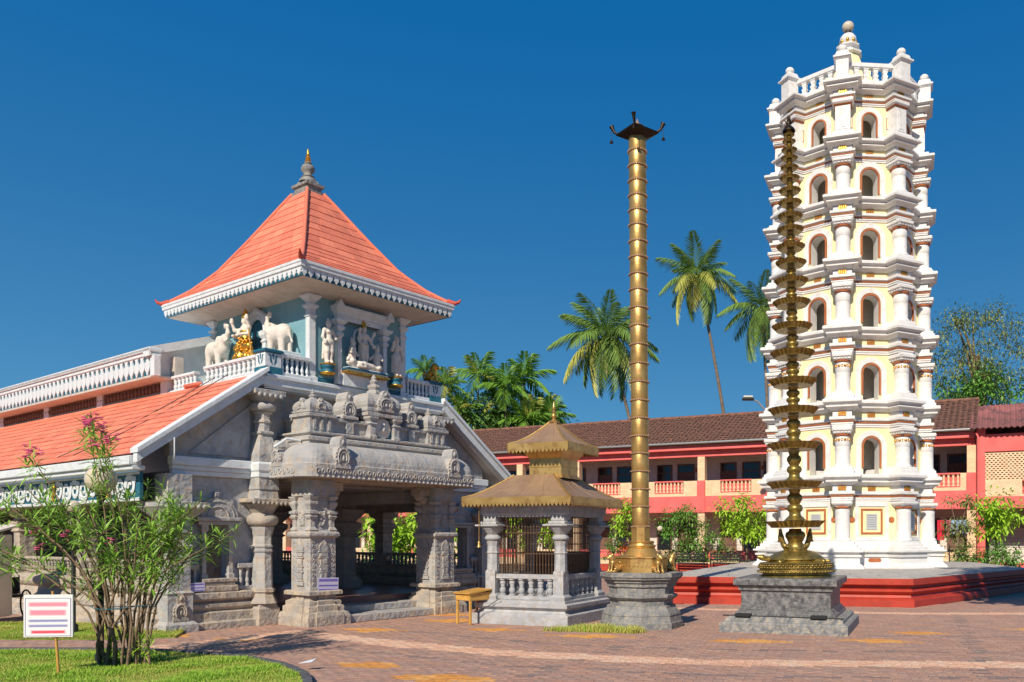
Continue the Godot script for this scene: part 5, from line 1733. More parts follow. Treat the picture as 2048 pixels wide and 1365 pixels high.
func build_pole() -> void:
	var t := thing("flag_pillar", "tall ringed brass pillar on an octagonal grey stone pedestal", "pillar", T(-0.16, 0, -15.5, 0.0))
	var m := MB.new()
	m.prism(8, [[0.79, 0.0], [0.79, 0.11], [0.77, 0.12], [0.74, 0.24], [0.75, 0.25], [0.74, 0.28], [0.66, 0.38], [0.65, 0.42], [0.6, 0.43], [0.6, 0.52], [0.64, 0.54], [0.69, 0.58], [0.69, 0.62], [0.62, 0.64], [0.62, 0.76], [0.66, 0.78], [0.66, 0.83], [0.7, 0.86], [0.7, 0.89], [0.76, 0.92], [0.76, 0.94], [0.79, 0.96], [0.79, 1.03], [0.77, 1.04]], Vector3.ZERO, 0.0)
	part(t, "pedestal", m, M.granite)
	m = MB.new()
	m.prism(8, [[0.52, 1.04], [0.52, 1.3], [0.55, 1.31], [0.55, 1.335], [0.4, 1.36]], Vector3.ZERO, PI / 8)
	for s in 8:
		var b := Basis(Vector3.UP, s * PI / 4)
		for i in 5: m.extrude(PackedVector2Array([Vector2(-0.18 + i * 0.075, 0.25), Vector2(-0.12 + i * 0.075, 0.25), Vector2(-0.12 + i * 0.075, 0.14), Vector2(-0.15 + i * 0.075, 0.1), Vector2(-0.18 + i * 0.075, 0.14)]), 0.48, 0.495, Vector3(0, 1.04, 0), b)
	part(t, "brass_base", m, M.brass)
	m = MB.new()
	m.lathe([[0.36, 1.345], [0.36, 1.37], [0.33, 1.375], [0.33, 1.4], [0.305, 1.405], [0.305, 1.435], [0.28, 1.44], [0.28, 1.47], [0.26, 1.475], [0.26, 1.51], [0.275, 1.52], [0.275, 1.54], [0.24, 1.545], [0.23, 1.58], [0.245, 1.59], [0.245, 1.62], [0.2, 1.63]], 28)
	part(t, "moulded_foot", m, M.brass)
	var sh := node(t, "shaft", Transform3D(Basis(Vector3(0, 0, 1), deg_to_rad(0.5)), Vector3(0, 0, 0)))
	m = MB.new()
	m.prism(8, [[0.19, 1.62], [0.19, 1.9], [0.17, 1.91]], Vector3.ZERO, PI / 8)
	part(sh, "octagon_drum", m, M.brass)
	var ys := [1.9, 2.28, 2.61, 2.95, 3.29, 3.62, 3.96, 4.3, 4.65, 5.0, 5.36, 5.72, 6.06, 6.4, 6.7, 7.02, 7.32, 7.63, 7.91, 8.19, 8.47, 8.76, 9.04]
	for i in ys.size():
		var y0: float = ys[i]
		var y1: float = ys[i + 1] if i + 1 < ys.size() else 9.36
		m = MB.new()
		m.lathe([[0.162, y0], [0.166, y0 + 0.01], [0.166, y1 - 0.01], [0.162, y1]], 32)
		part(sh, "sleeve", m, M.brass)
		m = MB.new()
		m.lathe([[0.165, -0.02], [0.18, -0.012], [0.18, 0.012], [0.165, 0.02]], 28, Vector3(0, y0, 0))
		for j in 28: m.ball(Vector3(sin(TAU * j / 28) * 0.182, y0, cos(TAU * j / 28) * 0.182), Vector3.ONE * 0.015, 5, 4)
		part(sh, "beaded_ring", m, M.brass_dull)
	var hd := node(t, "head", Transform3D(Basis(Vector3.UP, deg_to_rad(38)), Vector3(-0.08, 0, 0)))
	m = MB.new()
	m.mould(-0.23, 0.23, -0.23, 0.23, [[-0.08, 9.3], [0.06, 9.38], [0.06, 9.41], [-0.08, 9.44]], true)
	part(hd, "square_plate", m, M.dark_bronze)
	m = MB.new()
	m.lathe([[0.2, 9.42], [0.13, 9.47], [0.11, 9.51], [0.13, 9.53], [0.07, 9.55], [0.045, 9.58], [0.018, 9.64], [0.0, 9.69]], 16)
	part(hd, "finial", m, M.brass_dull)
	for i in 4:
		var b := Basis(Vector3.UP, i * PI / 2 + PI / 4)
		m = MB.new()
		m.tube([b * Vector3(0, 9.4, 0.36), b * Vector3(0, 9.44, 0.44), b * Vector3(0, 9.52, 0.48), b * Vector3(0, 9.56, 0.5)], [0.02, 0.025, 0.035, 0.05], 8)
		part(hd, "horn", m, M.dark_bronze)
		m = MB.new()
		m.tube([b * Vector3(0, 9.54, 0.5), b * Vector3(0, 9.3, 0.5)], [0.005], 4)
		m.lathe([[0.0, 0.05], [0.02, 0.045], [0.025, 0.02], [0.04, 0.0], [0.0, 0.01]], 10, b * Vector3(0, 9.25, 0.5))
		part(hd, "bell", m, M.dark_bronze)
	var k := 0
	for a in [-55.0, 30.0, 118.0, -148.0]:
		var r := deg_to_rad(a)
		lion("brass_lion", ["seated brass lion on the pillar pedestal beside the kiosk", "seated brass lion on the pillar pedestal at its front edge", "seated brass lion on the pillar pedestal towards the red platform", "seated brass lion at the back of the pillar pedestal"][k], Transform3D(Basis(Vector3.UP, r), Vector3(-0.16 + sin(r) * 0.62, 1.04, -15.5 + cos(r) * 0.62)), 0.46, M.brass)
		k += 1
func build_lamp() -> void:
	var pd := thing("lamp_pedestal", "square black stone pedestal on a grey stepped base under the tiered lamp", "pedestal", T(2.68, 0, -15.3, deg_to_rad(-19.0)))
	var m := MB.new()
	m.mould(-1.13, 1.13, -1.13, 1.13, [[0.0, 0.0], [0.0, 0.01], [0.0, 0.16], [-0.02, 0.18], [-0.09, 0.2], [-0.09, 0.24], [-0.16, 0.28]])
	part(pd, "stepped_base", m, M.granite)
	m = MB.new()
	m.mould(-0.84, 0.84, -0.84, 0.84, [[0.06, 0.28], [0.06, 0.32], [0.02, 0.36], [0.0, 0.38], [0.0, 0.4], [-0.04, 0.42], [-0.04, 0.72], [0.0, 0.74], [0.0, 0.78], [0.05, 0.82], [0.08, 0.84], [0.08, 0.94], [0.06, 0.96]])
	part(pd, "die", m, M.black_stone)
	m = MB.new()
	for e in [-0.72, 0.62]: m.block(e - 0.14, e + 0.14, 0.27, 0.33, 0.9, 1.06)
	part(pd, "floodlight", m, M.iron)
	m = MB.new()
	m.tube([Vector3(-1.1, 0.285, 0.96), Vector3(1.05, 0.285, 0.98)], [0.012], 6)
	part(pd, "cable_pipe", m, M.iron)
	var lean := Basis(Vector3(0, 0, 1), deg_to_rad(0.9))
	var t := thing("tiered_lamp", "tall brass oil lamp of twenty one scalloped tiers with a bird finial", "oil lamp", Transform3D(lean, Vector3(2.75, 0.96, -15.3)))
	# y below is height above the pedestal top
	m = MB.new()
	m.lathe([[0.0, 0.0], [0.66, 0.0], [0.66, 0.03], [0.62, 0.05], [0.62, 0.07], [0.71, 0.09], [0.71, 0.12], [0.68, 0.13], [0.68, 0.16], [0.7, 0.17], [0.7, 0.2], [0.67, 0.21], [0.67, 0.24], [0.69, 0.25], [0.67, 0.27], [0.5, 0.275]], 48)
	for j in 56:
		var a := TAU * j / 56
		m.ball(Vector3(sin(a) * 0.705, 0.105, cos(a) * 0.705), Vector3(0.03, 0.022, 0.03), 6, 4); m.ball(Vector3(sin(a) * 0.69, 0.185, cos(a) * 0.69), Vector3(0.03, 0.018, 0.03), 6, 4); m.ball(Vector3(sin(a + 0.05) * 0.68, 0.225, cos(a + 0.05) * 0.68), Vector3(0.03, 0.018, 0.03), 6, 4)
	part(t, "lotus_base", m, M.bronze)
	m = MB.new()
	m.lathe([[0.5, 0.27], [0.5, 0.31], [0.53, 0.33], [0.52, 0.35], [0.46, 0.4], [0.36, 0.46], [0.22, 0.5], [0.12, 0.51]], 40)
	part(t, "tortoise_shell", m, M.bronze)
	m = MB.new()
	m.add(body([[Vector3(-0.5, 0.33, 0.05), 0.05, Vector3(-0.64, 0.36, 0.06), 0.05], [Vector3(-0.64, 0.37, 0.06), 0.055, Vector3(-0.71, 0.38, 0.06), 0.035], [Vector3(-0.3, 0.3, 0.4), 0.05, Vector3(-0.38, 0.29, 0.52), 0.05], [Vector3(0.3, 0.3, 0.4), 0.05, Vector3(0.42, 0.29, 0.5), 0.05], [Vector3(0.48, 0.3, 0.1), 0.04, Vector3(0.6, 0.29, 0.14), 0.03]], 0.02, 0.03), Transform3D.IDENTITY)
	part(t, "tortoise_head_and_feet", m, M.bronze)
	m = MB.new()
	m.lathe([[0.17, 0.5], [0.18, 0.56], [0.16, 0.6], [0.13, 0.64], [0.16, 0.7], [0.19, 0.76], [0.18, 0.82], [0.12, 0.86], [0.11, 0.9]], 24)
	part(t, "vase", m, M.bronze)
	m = MB.new()
	for e in [-1.0, 1.0]:
		m.add(body([[Vector3(e * 0.17, 0.5, 0), 0.04, Vector3(e * 0.22, 0.6, 0), 0.05], [Vector3(e * 0.22, 0.6, 0), 0.045, Vector3(e * 0.27, 0.74, 0), 0.055], [Vector3(e * 0.27, 0.74, 0), 0.05, Vector3(e * 0.28, 0.88, 0), 0.03], [Vector3(e * 0.27, 0.7, 0), 0.03, Vector3(e * 0.33, 0.66, 0), 0.02], [Vector3(e * 0.22, 0.58, 0), 0.03, Vector3(e * 0.16, 0.56, 0.08), 0.025]], 0.018, 0.03), Transform3D.IDENTITY)
	part(t, "side_figure", m, M.bronze)
	var rims := [[1043, 115], [965, 107], [888, 102], [818, 97], [761, 93], [705, 86], [652, 78], [604, 73], [561, 66], [525, 60], [493, 56], [459, 52], [432, 49], [405, 46], [381, 43], [356, 39], [335, 35], [316, 33], [300, 31], [283, 26], [270, 22]]
	var prev := 0.9
	for i in rims.size():
		var y: float = 1.7 + (1075.0 - rims[i][0]) * 16.0 / 1700.0 - 0.96
		var r: float = rims[i][1] * 16.0 / 1700.0 * 0.5
		var tier := node(t, "tier")
		var dh := minf(r * 0.26, 0.12)
		m = MB.new()
		m.lathe([[0.02, y - dh * 0.95], [r * 0.7, y - dh * 1.0], [r * 0.77, y - dh * 1.0], [r * 0.78, y - dh * 0.85], [r * 0.87, y - dh * 0.45], [r * 0.97, y], [r * 0.95, y], [r * 0.8, y - dh * 0.45], [r * 0.6, y - dh * 0.5], [r * 0.3, y - dh * 0.1], [0.02, y + dh * 0.5]], 96 if i < 10 else 64, Vector3.ZERO, Basis.IDENTITY, 28 if i < 10 else 18, 0.09)
		part(tier, "scalloped_dish", m, M.bronze)
		# turned stem up to the next tier
		var yn: float = (1.7 + (1075.0 - rims[i + 1][0]) * 16.0 / 1700.0 - 0.96) if i + 1 < rims.size() else y + 0.14
		var nr := minf(r * 0.5, 1.0) * 0.36 + 0.02
		if i == 0: prev = y
		m = MB.new()
		var st := y + dh * 0.1
		var h := yn - dh * 1.1 - st
		m.lathe([[nr * 1.8, st], [nr * 1.3, st + h * 0.1], [nr * 0.95, st + h * 0.16], [nr * 0.9, st + h * 0.26], [nr * 1.2, st + h * 0.32], [nr * 1.3, st + h * 0.4], [nr * 1.1, st + h * 0.48], [nr * 0.75, st + h * 0.52], [nr * 0.95, st + h * 0.58], [nr * 1.25, st + h * 0.68], [nr * 1.2, st + h * 0.78], [nr * 0.8, st + h * 0.86], [nr * 1.0, st + h]], 24)
		part(tier, "turned_stem", m, M.bronze)
	var fy: float = 1.7 + (1075.0 - 262) * 16.0 / 1700.0 - 0.96
	m = MB.new()
	m.lathe([[0.12, fy - 0.02], [0.11, fy + 0.02], [0.07, fy + 0.07], [0.03, fy + 0.1], [0.0, fy + 0.11]], 20)
	part(t, "top_bell", m, M.dark_bronze)
	m = body([[Vector3(0, fy + 0.1, 0), 0.03, Vector3(0, fy + 0.2, 0), 0.035], [Vector3(0, fy + 0.2, 0), 0.03, Vector3(-0.02, fy + 0.3, 0), 0.008], [Vector3(0.03, fy + 0.14, 0), 0.02, Vector3(0.12, fy + 0.24, 0), 0.008], [Vector3(-0.03, fy + 0.14, 0), 0.02, Vector3(-0.08, fy + 0.2, 0), 0.01], [Vector3(0, fy + 0.22, 0.02), 0.02, Vector3(0.03, fy + 0.24, 0.05), 0.008]], 0.012, 0.02)
	part(t, "bird", m, M.dark_bronze)

# ---------- pink lodging house behind ----------
func build_lodging() -> void:
	var t := thing("lodging_house", "long two storey pink lodging house with verandahs and brown tiled roof", "building", TS(5.59, 0, -44.96, Vector3(1.0575, 1, 1), deg_to_rad(-23.7)))
	var x0 := -40.0
	var x1 := 10.9
	var m := MB.new()
	m.block(x0, x1, 0.0, 7.1, -7.5, -1.7, 0.01)
	part(t, "wall", m, M.offwhite)
	m = MB.new()
	m.block(x0, x1, 0.0, 0.45, -1.7, 0.3)
	part(t, "ground_floor_slab", m, M.beige)
	m = MB.new()
	m.block(x0, x1, 3.1, 4.02, -0.02, 0.22); m.block(x0, x1, 3.6, 3.8, -1.7, -0.02)
	part(t, "floor_band", m, M.pink)
	m = MB.new()
	m.block(x0, x1, 6.25, 6.6, -0.1, 0.16); m.block(x0, x1, 6.6, 7.0, -0.1, 0.5)
	part(t, "roof_beam", m, M.pink)
	m = MB.new()
	m.block(x0, x1, 6.9, 6.96, -1.7, -0.1)
	part(t, "verandah_ceiling", m, M.offwhite)
	# roof: overlapping courses of old clay tiles
	var r := node(t, "roof")
	var rows := 26
	for j in rows:
		m = MB.new()
		var f0 := float(j) / rows
		var f1 := float(j + 1.15) / rows
		var za := 0.7 - 4.3 * f0
		var zb := 0.7 - 4.3 * f1
		var ya := 7.02 + 2.05 * f0
		var yb := 7.02 + 2.05 * f1
		var x := x0 - 0.3
		while x < x1:
			var w := 0.27
			var jy := rng.randf_range(-0.02, 0.025)
			var c := x + w * 0.5
			m.quad(Vector3(x, ya + 0.03 + jy, za), Vector3(c, ya + 0.075 + jy, za), Vector3(c, yb + 0.045 + jy, zb), Vector3(x, yb + jy, zb))
			m.quad(Vector3(c, ya + 0.075 + jy, za), Vector3(x + w, ya + 0.03 + jy, za), Vector3(x + w, yb + jy, zb), Vector3(c, yb + 0.045 + jy, zb))
			m.quad(Vector3(x, ya - 0.03, za), Vector3(x + w, ya - 0.03, za), Vector3(x + w, ya + 0.03 + jy, za), Vector3(x, ya + 0.03 + jy, za))
			x += w
		var c2 := part(r, "tile_course", m, M.oldtile if j % 3 else M.oldtile2)
		c2.set_meta("kind", "stuff")
	m = MB.new()
	m.quad(Vector3(x1, 9.1, -3.6), Vector3(x0 - 0.3, 9.1, -3.6), Vector3(x0 - 0.3, 7.0, -8.0), Vector3(x1, 7.0, -8.0))
	part(r, "back_slope", m, M.oldtile)
	m = MB.new()
	var x := x0
	while x < x1:
		m.tube([Vector3(x, 9.12 + rng.randf_range(-0.02, 0.02), -3.62), Vector3(x + 0.42, 9.1, -3.62)], [0.1, 0.12], 6); x += 0.38
	var rt := part(r, "ridge_tiles", m, M.oldtile2)
	rt.set_meta("kind", "stuff")
	m = MB.new()
	m.tube([Vector3(x0, 6.98, 0.72), Vector3(x1, 6.98, 0.72)], [0.07], 8)
	part(t, "gutter", m, M.steel)
	m = MB.new()
	m.block(x0, x1, 6.88, 7.0, 0.3, 0.62)
	part(t, "eave_batten", m, M.wood)
	var pil := [-36.9, -33.1, -29.3, -25.5, -21.7, -17.9, -14.1, -10.3, -6.5, -2.7, 1.1, 4.9, 8.7, 10.75]
	for px in pil:
		m = MB.new()
		m.block(px - 0.2, px + 0.2, 0.4, 3.1, -0.2, 0.2)
		part(t, "ground_pillar", m, M.beige)
		m = MB.new()
		m.block(px - 0.2, px + 0.2, 4.02, 6.25, -0.2, 0.2)
		part(t, "upper_pillar", m, M.beige)
		m = MB.new()
		m.block(px - 0.22, px + 0.22, 3.08, 4.9, 0.2, 0.26)
		part(t, "pillar_band", m, M.pink)
	for i in pil.size() - 1:
		var a: float = pil[i] + 0.2
		var b: float = pil[i + 1] - 0.2
		var c := (a + b) * 0.5
		var hw := minf(0.85, (b - a) * 0.32)
		# parapet: plastered panels with a pink baluster window
		var pp := node(t, "parapet")
		m = MB.new()
		m.block(a, c - hw, 4.02, 4.9, -0.1, 0.1); m.block(c + hw, b, 4.02, 4.9, -0.1, 0.1); m.block(c - hw, c + hw, 4.02, 4.2, -0.1, 0.1)
		part(pp, "panel", m, M.beige)
		m = MB.new()
		m.block(c - hw, c + hw, 4.2, 4.26, -0.08, 0.12); m.block(c - hw, c + hw, 4.84, 4.92, -0.08, 0.12)
		m.block(c - hw, c + hw, 4.26, 4.84, -0.1, -0.06)
		part(pp, "pink_frame", m, M.pink)
		if not M.has("lodge_bal"): M["lodge_bal"] = baluster_mesh(0.58, 0.075)
		var n := int(hw * 2 / 0.2)
		for k in n: inst(pp, "baluster", M.lodge_bal, M.beige, T(c - hw + (k + 0.5) * hw * 2 / n, 4.26, 0.02))
		# doors and windows of the back wall
		for st in 2:
			var y := 0.45 if st == 0 else 3.8
			for o in [[-0.95, 0.85, 2.2, 0], [0.35, 0.95, 2.2, 1], [1.3, 0.45, 1.75, 2]]:
				if i == pil.size() - 2 and o[0] > 0.5: continue
				var w: float = o[1]
				var yy: float = y if o[3] < 2 else y + 0.45
				var d := node(t, "door" if o[3] < 2 else "window", T(c + o[0], yy, -1.7))
				m = MB.new()
				for e in [-1.0, 1.0]: m.block(e * w * 0.5 - 0.04, e * w * 0.5 + 0.04, 0, o[2] + 0.04, 0.0, 0.06)
				m.block(-w * 0.5, w * 0.5, o[2] - 0.04, o[2] + 0.04, 0.0, 0.06); m.block(-w * 0.5, w * 0.5, o[2] - 0.5, o[2] - 0.44, 0.0, 0.05)
				part(d, "frame", m, M.wood)
				m = MB.new()
				m.block(-w * 0.5, w * 0.5, 0, o[2] - 0.5, 0.0, 0.03, 0.004)
				part(d, "leaf" if o[3] < 2 else "pane", m, M.wood if o[3] == (0 if i % 2 else 1) else M.glass)
				m = MB.new()
				m.block(-w * 0.5, w * 0.5, o[2] - 0.44, o[2] - 0.04, 0.0, 0.02, 0.004)
				part(d, "fanlight", m, M.glass)
				if o[3] == 1 and i % 2 == 0:
					m = MB.new()
					for e in 5: m.box(Vector3(-w * 0.4 + e * w * 0.2, 0.85, 0.035), Vector3(0.02, 1.6, 0.02))
					part(d, "grille_bars", m, M.wood)
			if st == 1:
				m = MB.new()
				m.block(c + 0.93, c + 1.05, 5.55, 5.8, -1.7, -1.6)
				part(t, "wall_lamp", m, M.brown)
		m = MB.new()
		m.block(a, b, 0.45, 0.95, -0.08, 0.08)
		part(t, "low_wall", m, M.pink if i % 2 else M.beige)
	# projecting stair block on the right
	var s := node(t, "stair_block", T(0, 0, 0))
	m = MB.new()
	m.block(10.98, 17.5, 3.1, 3.67, -0.1, 0.55); m.block(10.98, 17.5, 5.86, 6.72, -0.1, 0.5); m.block(10.98, 11.35, 0.0, 7.0, -0.3, 0.56)
	part(s, "pink_frame", m, M.pink)
	m = MB.new()
	m.block(11.35, 12.9, 3.67, 4.46, 0.1, 0.48); m.block(12.9, 14.6, 3.67, 3.78, 0.1, 0.48); m.block(14.6, 17.5, 3.67, 4.46, 0.1, 0.48)
	part(s, "parapet_panel", m, M.beige)
	m = MB.new()
	m.block(12.9, 14.6, 3.78, 3.84, 0.1, 0.5); m.block(12.9, 14.6, 4.4, 4.48, 0.1, 0.5); m.block(12.9, 14.6, 3.84, 4.4, 0.1, 0.2)
	part(s, "parapet_frame", m, M.pink)
	for k in 7: inst(s, "baluster", M.lodge_bal, M.beige, T(13.03 + k * 0.24, 3.83, 0.36))
	m = MB.new()
	for i in 14: m.block(11.35, 16.5, 4.46 + i * 0.1, 4.51 + i * 0.1, 0.3, 0.45, 0.002)
	for j in 28:
		for i in 13: m.box(Vector3(11.35 + j * 0.18 + (0.09 if i % 2 else 0.0), 4.535 + i * 0.1, 0.375), Vector3(0.09, 0.052, 0.148))
	var lt := part(s, "pierced_screen", m, M.beige)
	lt.set_meta("kind", "stuff")
	m = MB.new()
	m.block(11.0, 17.5, 3.6, 3.75, -6.0, -0.1); m.block(11.0, 17.5, 0.0, 7.0, -6.2, -6.0); m.block(17.3, 17.5, 0.0, 7.0, -6.0, -0.3)
	part(s, "inner_wall", m, M.offwhite)
	m = MB.new()
	for i in 10: m.block(11.5, 13.6, 0.35 + i * 0.18, 0.53 + i * 0.18, -4.0 + 0.0, -0.6 - i * 0.3)
	part(s, "stair_flight", m, M.offwhite)
	m = MB.new()
	for i in 3: m.block(10.9, 17.5, 0.0, 0.16 + i * 0.16, 0.5, 1.9 - i * 0.45)
	part(s, "entrance_step", m, M.pink)
	m = MB.new()
	m.block(13.9, 14.05, 0.4, 3.1, 0.2, 0.35); m.block(14.3, 14.45, 0.4, 3.1, 0.2, 0.35)
	for i in 6: m.tube([Vector3(13.97, 0.5 + i * 0.45, 0.27), Vector3(14.37, 0.5 + i * 0.45, 0.27)], [0.02], 4)
	for i in 3: m.tube([Vector3(14.4, 0.6 + i * 0.8, 0.27), Vector3(17.4, 0.6 + i * 0.8, 0.27)], [0.03], 4)
	part(s, "metal_gate", m, M.iron)
	var cr := MB.new()
	var px2 := 10.7
	while px2 < 17.6:
		for h in [[0.0, 0.06, 0.0, 0.05], [0.06, 0.1, 0.05, 0.05], [0.1, 0.16, 0.05, 0.0], [0.16, 0.24, 0.0, 0.0]]:
			cr.quad(Vector3(px2 + h[0], 6.95 + h[2], 1.0), Vector3(px2 + h[1], 6.95 + h[3], 1.0), Vector3(px2 + h[1], 8.6 + h[3], -2.8), Vector3(px2 + h[0], 8.6 + h[2], -2.8))
			cr.quad(Vector3(px2 + h[1], 6.92 + h[3], 1.0), Vector3(px2 + h[0], 6.92 + h[2], 1.0), Vector3(px2 + h[0], 8.57 + h[2], -2.8), Vector3(px2 + h[1], 8.57 + h[3], -2.8))
		px2 += 0.24
	cr.quad(Vector3(17.6, 8.59, -2.8), Vector3(10.7, 8.59, -2.8), Vector3(10.7, 6.95, -6.4), Vector3(17.6, 6.95, -6.4))
	part(s, "corrugated_roof", cr, M.sheet)
	m = MB.new()
	m.tube([Vector3(11.05, 0.3, 0.66), Vector3(11.05, 6.6, 0.66), Vector3(10.95, 6.8, 0.7)], [0.05], 8)
	part(t, "drain_pipe", m, M.pink)
	# laundry on a line in the ground floor verandah
	var k := 0
	for l in [[8.7, 0.55, 0.95, C8(30, 52, 104), "dark blue cloth"], [9.4, 0.32, 1.0, C8(206, 40, 62), "red cloth"], [9.75, 0.2, 0.8, C8(220, 110, 130), "pink cloth"], [10.2, 0.75, 0.7, C8(150, 180, 214), "pale blue cloth"]]:
		m = MB.new()
		var n := 10
		for i in n:
			var xa: float = -l[1] * 0.5 + l[1] * i / n
			var xb: float = -l[1] * 0.5 + l[1] * (i + 1) / n
			m.slab(Vector3(xa, -l[2], 0.03 * sin(i * 1.7)), Vector3(xb, -l[2] + 0.01, 0.03 * sin((i + 1) * 1.7)), Vector3(xb, 0, 0), Vector3(xa, 0, 0), 0.008)
		var o := part(self, numbered("hanging_cloth"), m, plain(l[3], 0.9))
		o.transform = t.transform * T(l[0], 2.55, 0.34)
		tag(o, l[4] + " drying on a line before the pink house", "laundry", "laundry by the pink house")
		k += 1
	var ln := MB.new()
	ln.tube([Vector3(8.4, 2.56, 0.34), Vector3(10.8, 2.56, 0.34)], [0.008], 4)
	var lo := part(self, "washing_line", ln, M.iron)
	lo.transform = t.transform
	tag(lo, "thin washing line stretched before the pink house", "washing line")

# ---------- statues on the turret ----------
func V3(x: float, y: float, z: float) -> Vector3: return Vector3(x, y, z)
# standing draped figure about 0.95 m tall; arms: list of chains of points
func figure(arms: Array, sway := 0.0) -> MB:
	var b := [[V3(-0.05, 0.03, 0.02), 0.035, V3(-0.05, 0.03, 0.07), 0.03], [V3(0.05, 0.03, 0.02), 0.035, V3(0.05, 0.03, 0.07), 0.03]]
	for e in [-1.0, 1.0]:
		b.append([V3(e * 0.05, 0.04, 0.01), 0.042, V3(e * 0.055 + sway * 0.3, 0.26, 0.02), 0.052]); b.append([V3(e * 0.055 + sway * 0.3, 0.26, 0.02), 0.055, V3(e * 0.05 + sway, 0.46, 0), 0.075])
	b.append([V3(sway, 0.46, 0), 0.085, V3(sway * 0.6, 0.56, 0), 0.062]); b.append([V3(sway * 0.6, 0.56, 0), 0.062, V3(0, 0.67, 0), 0.08])
	b.append([V3(-0.09, 0.7, 0), 0.045, V3(0.09, 0.7, 0), 0.045]); b.append([V3(-0.04, 0.66, 0.045), 0.04, V3(0.04, 0.66, 0.045), 0.04])
	b.append([V3(0, 0.7, 0), 0.035, V3(0, 0.78, 0.01), 0.033]); b.append([V3(0, 0.815, 0.015), 0.056, V3(0, 0.84, 0.01), 0.058])
	b.append([V3(0, 0.825, 0.065), 0.012, V3(0, 0.81, 0.075), 0.01]); b.append([V3(0, 0.88, 0.0), 0.045, V3(0, 0.94, -0.01), 0.022])
	for a in arms:
		for i in a.size() - 1: b.append([a[i], 0.036 - 0.005 * i, a[i + 1], 0.031 - 0.005 * i])
		b.append([a[a.size() - 1], 0.034, a[a.size() - 1] + V3(0, 0.035, 0.01), 0.03])
	b.append([V3(-0.1, 0.44, -0.03), 0.03, V3(-0.12, 0.1, -0.03), 0.025])
	return body(b, 0.0135, 0.03)
func statue(called: String, label: String, m: MB, mt: Material, at: Transform3D, category := "statue") -> Node3D:
	var t := thing(called, label, category, temple_xf() * at)
	part(t, "body", m, mt)
	return t
func build_statues() -> void:
	var w: Material = M.bird_white
	var z := 0.34
	var l := figure([[V3(-0.11, 0.69, 0), V3(-0.16, 0.54, 0.02), V3(-0.12, 0.42, 0.06)], [V3(0.11, 0.69, 0), V3(0.17, 0.54, 0.04), V3(0.26, 0.62, 0.1)]], 0.015)
	statue("standing_statue", "white standing attendant figure on the left bracket, hand reaching to the frame", l, w, T(-0.95, 5.285, z, 0.0, 0.98))
	var r := figure([[V3(-0.11, 0.69, 0), V3(-0.17, 0.58, 0.02), V3(-0.15, 0.74, 0.06)], [V3(0.11, 0.69, 0), V3(0.16, 0.54, 0.0), V3(0.18, 0.4, 0.03)]], -0.015)
	statue("standing_statue", "white standing attendant figure on the bracket nearer the golden lion, one hand raised", r, w, T(0.95, 5.285, z, 0.1, 0.98))
	var c := figure([[V3(-0.1, 0.69, 0), V3(-0.18, 0.58, 0.04), V3(-0.16, 0.78, 0.06)], [V3(0.1, 0.69, 0), V3(0.18, 0.6, 0.04), V3(0.24, 0.74, 0.08)], [V3(-0.1, 0.66, 0.02), V3(-0.17, 0.52, 0.06), V3(-0.14, 0.44, 0.12)], [V3(0.1, 0.66, 0.02), V3(0.17, 0.54, 0.06), V3(0.2, 0.44, 0.12)]])
	var ct := statue("deity_statue", "white four armed figure standing in the arched front niche", c, w, T(0, 5.38, 0.34, 0.0, 0.95))
	var m := MB.new()
	m.lathe([[0.062, 0.85], [0.066, 0.88], [0.05, 0.92], [0.055, 0.94], [0.03, 1.0], [0.0, 1.03]], 14)
	part(ct, "gilt_crown", m, M.gold)
	m = MB.new()
	m.lathe([[0.07, 0.02], [0.075, 0.035], [0.07, 0.05]], 14); m.lathe([[0.085, 0.46], [0.092, 0.475], [0.085, 0.49]], 16)
	part(ct, "gilt_girdle", m, M.gold)
	# reclining and kneeling figures at its feet
	var b := [[V3(-0.34, 0.08, 0), 0.08, V3(-0.1, 0.1, 0), 0.09], [V3(-0.1, 0.1, 0), 0.09, V3(0.12, 0.09, 0), 0.075], [V3(0.12, 0.09, 0), 0.07, V3(0.34, 0.06, 0.02), 0.05], [V3(-0.4, 0.13, 0.03), 0.07, V3(-0.44, 0.14, 0.05), 0.06], [V3(-0.3, 0.05, 0.08), 0.04, V3(-0.14, 0.05, 0.12), 0.03], [V3(-0.5, 0.2, 0), 0.04, V3(-0.54, 0.16, 0.02), 0.03]]
	statue("reclining_statue", "white reclining figure lying under the feet of the four armed figure", body(b, 0.014, 0.03), w, T(0.02, 5.27, 0.42))
	var kn := [[V3(0, 0.08, 0), 0.09, V3(-0.02, 0.22, 0), 0.075], [V3(-0.02, 0.22, 0), 0.075, V3(0, 0.36, 0), 0.08], [V3(0, 0.38, 0), 0.035, V3(0, 0.44, 0.01), 0.03], [V3(0, 0.48, 0.02), 0.055, V3(0, 0.51, 0.01), 0.055], [V3(0.05, 0.06, 0.08), 0.06, V3(0.02, 0.05, 0.2), 0.045], [V3(-0.08, 0.35, 0), 0.035, V3(-0.17, 0.26, 0.05), 0.03], [V3(-0.17, 0.26, 0.05), 0.03, V3(-0.22, 0.32, 0.08), 0.025], [V3(0.08, 0.35, 0), 0.035, V3(0.1, 0.24, 0.08), 0.03], [V3(0, 0.56, 0), 0.04, V3(0, 0.6, -0.02), 0.02], [V3(-0.05, 0.08, -0.05), 0.06, V3(-0.16, 0.05, -0.02), 0.05]]
	var km := body(kn, 0.014, 0.03)
	statue("kneeling_statue", "white kneeling figure with bent arm beside the left frame of the front niche", km, w, T(-0.33, 5.33, 0.36, 0.5))
	statue("kneeling_statue", "white kneeling figure leaning up beside the right frame of the front niche", km, w, T(0.36, 5.3, 0.36, -0.6))
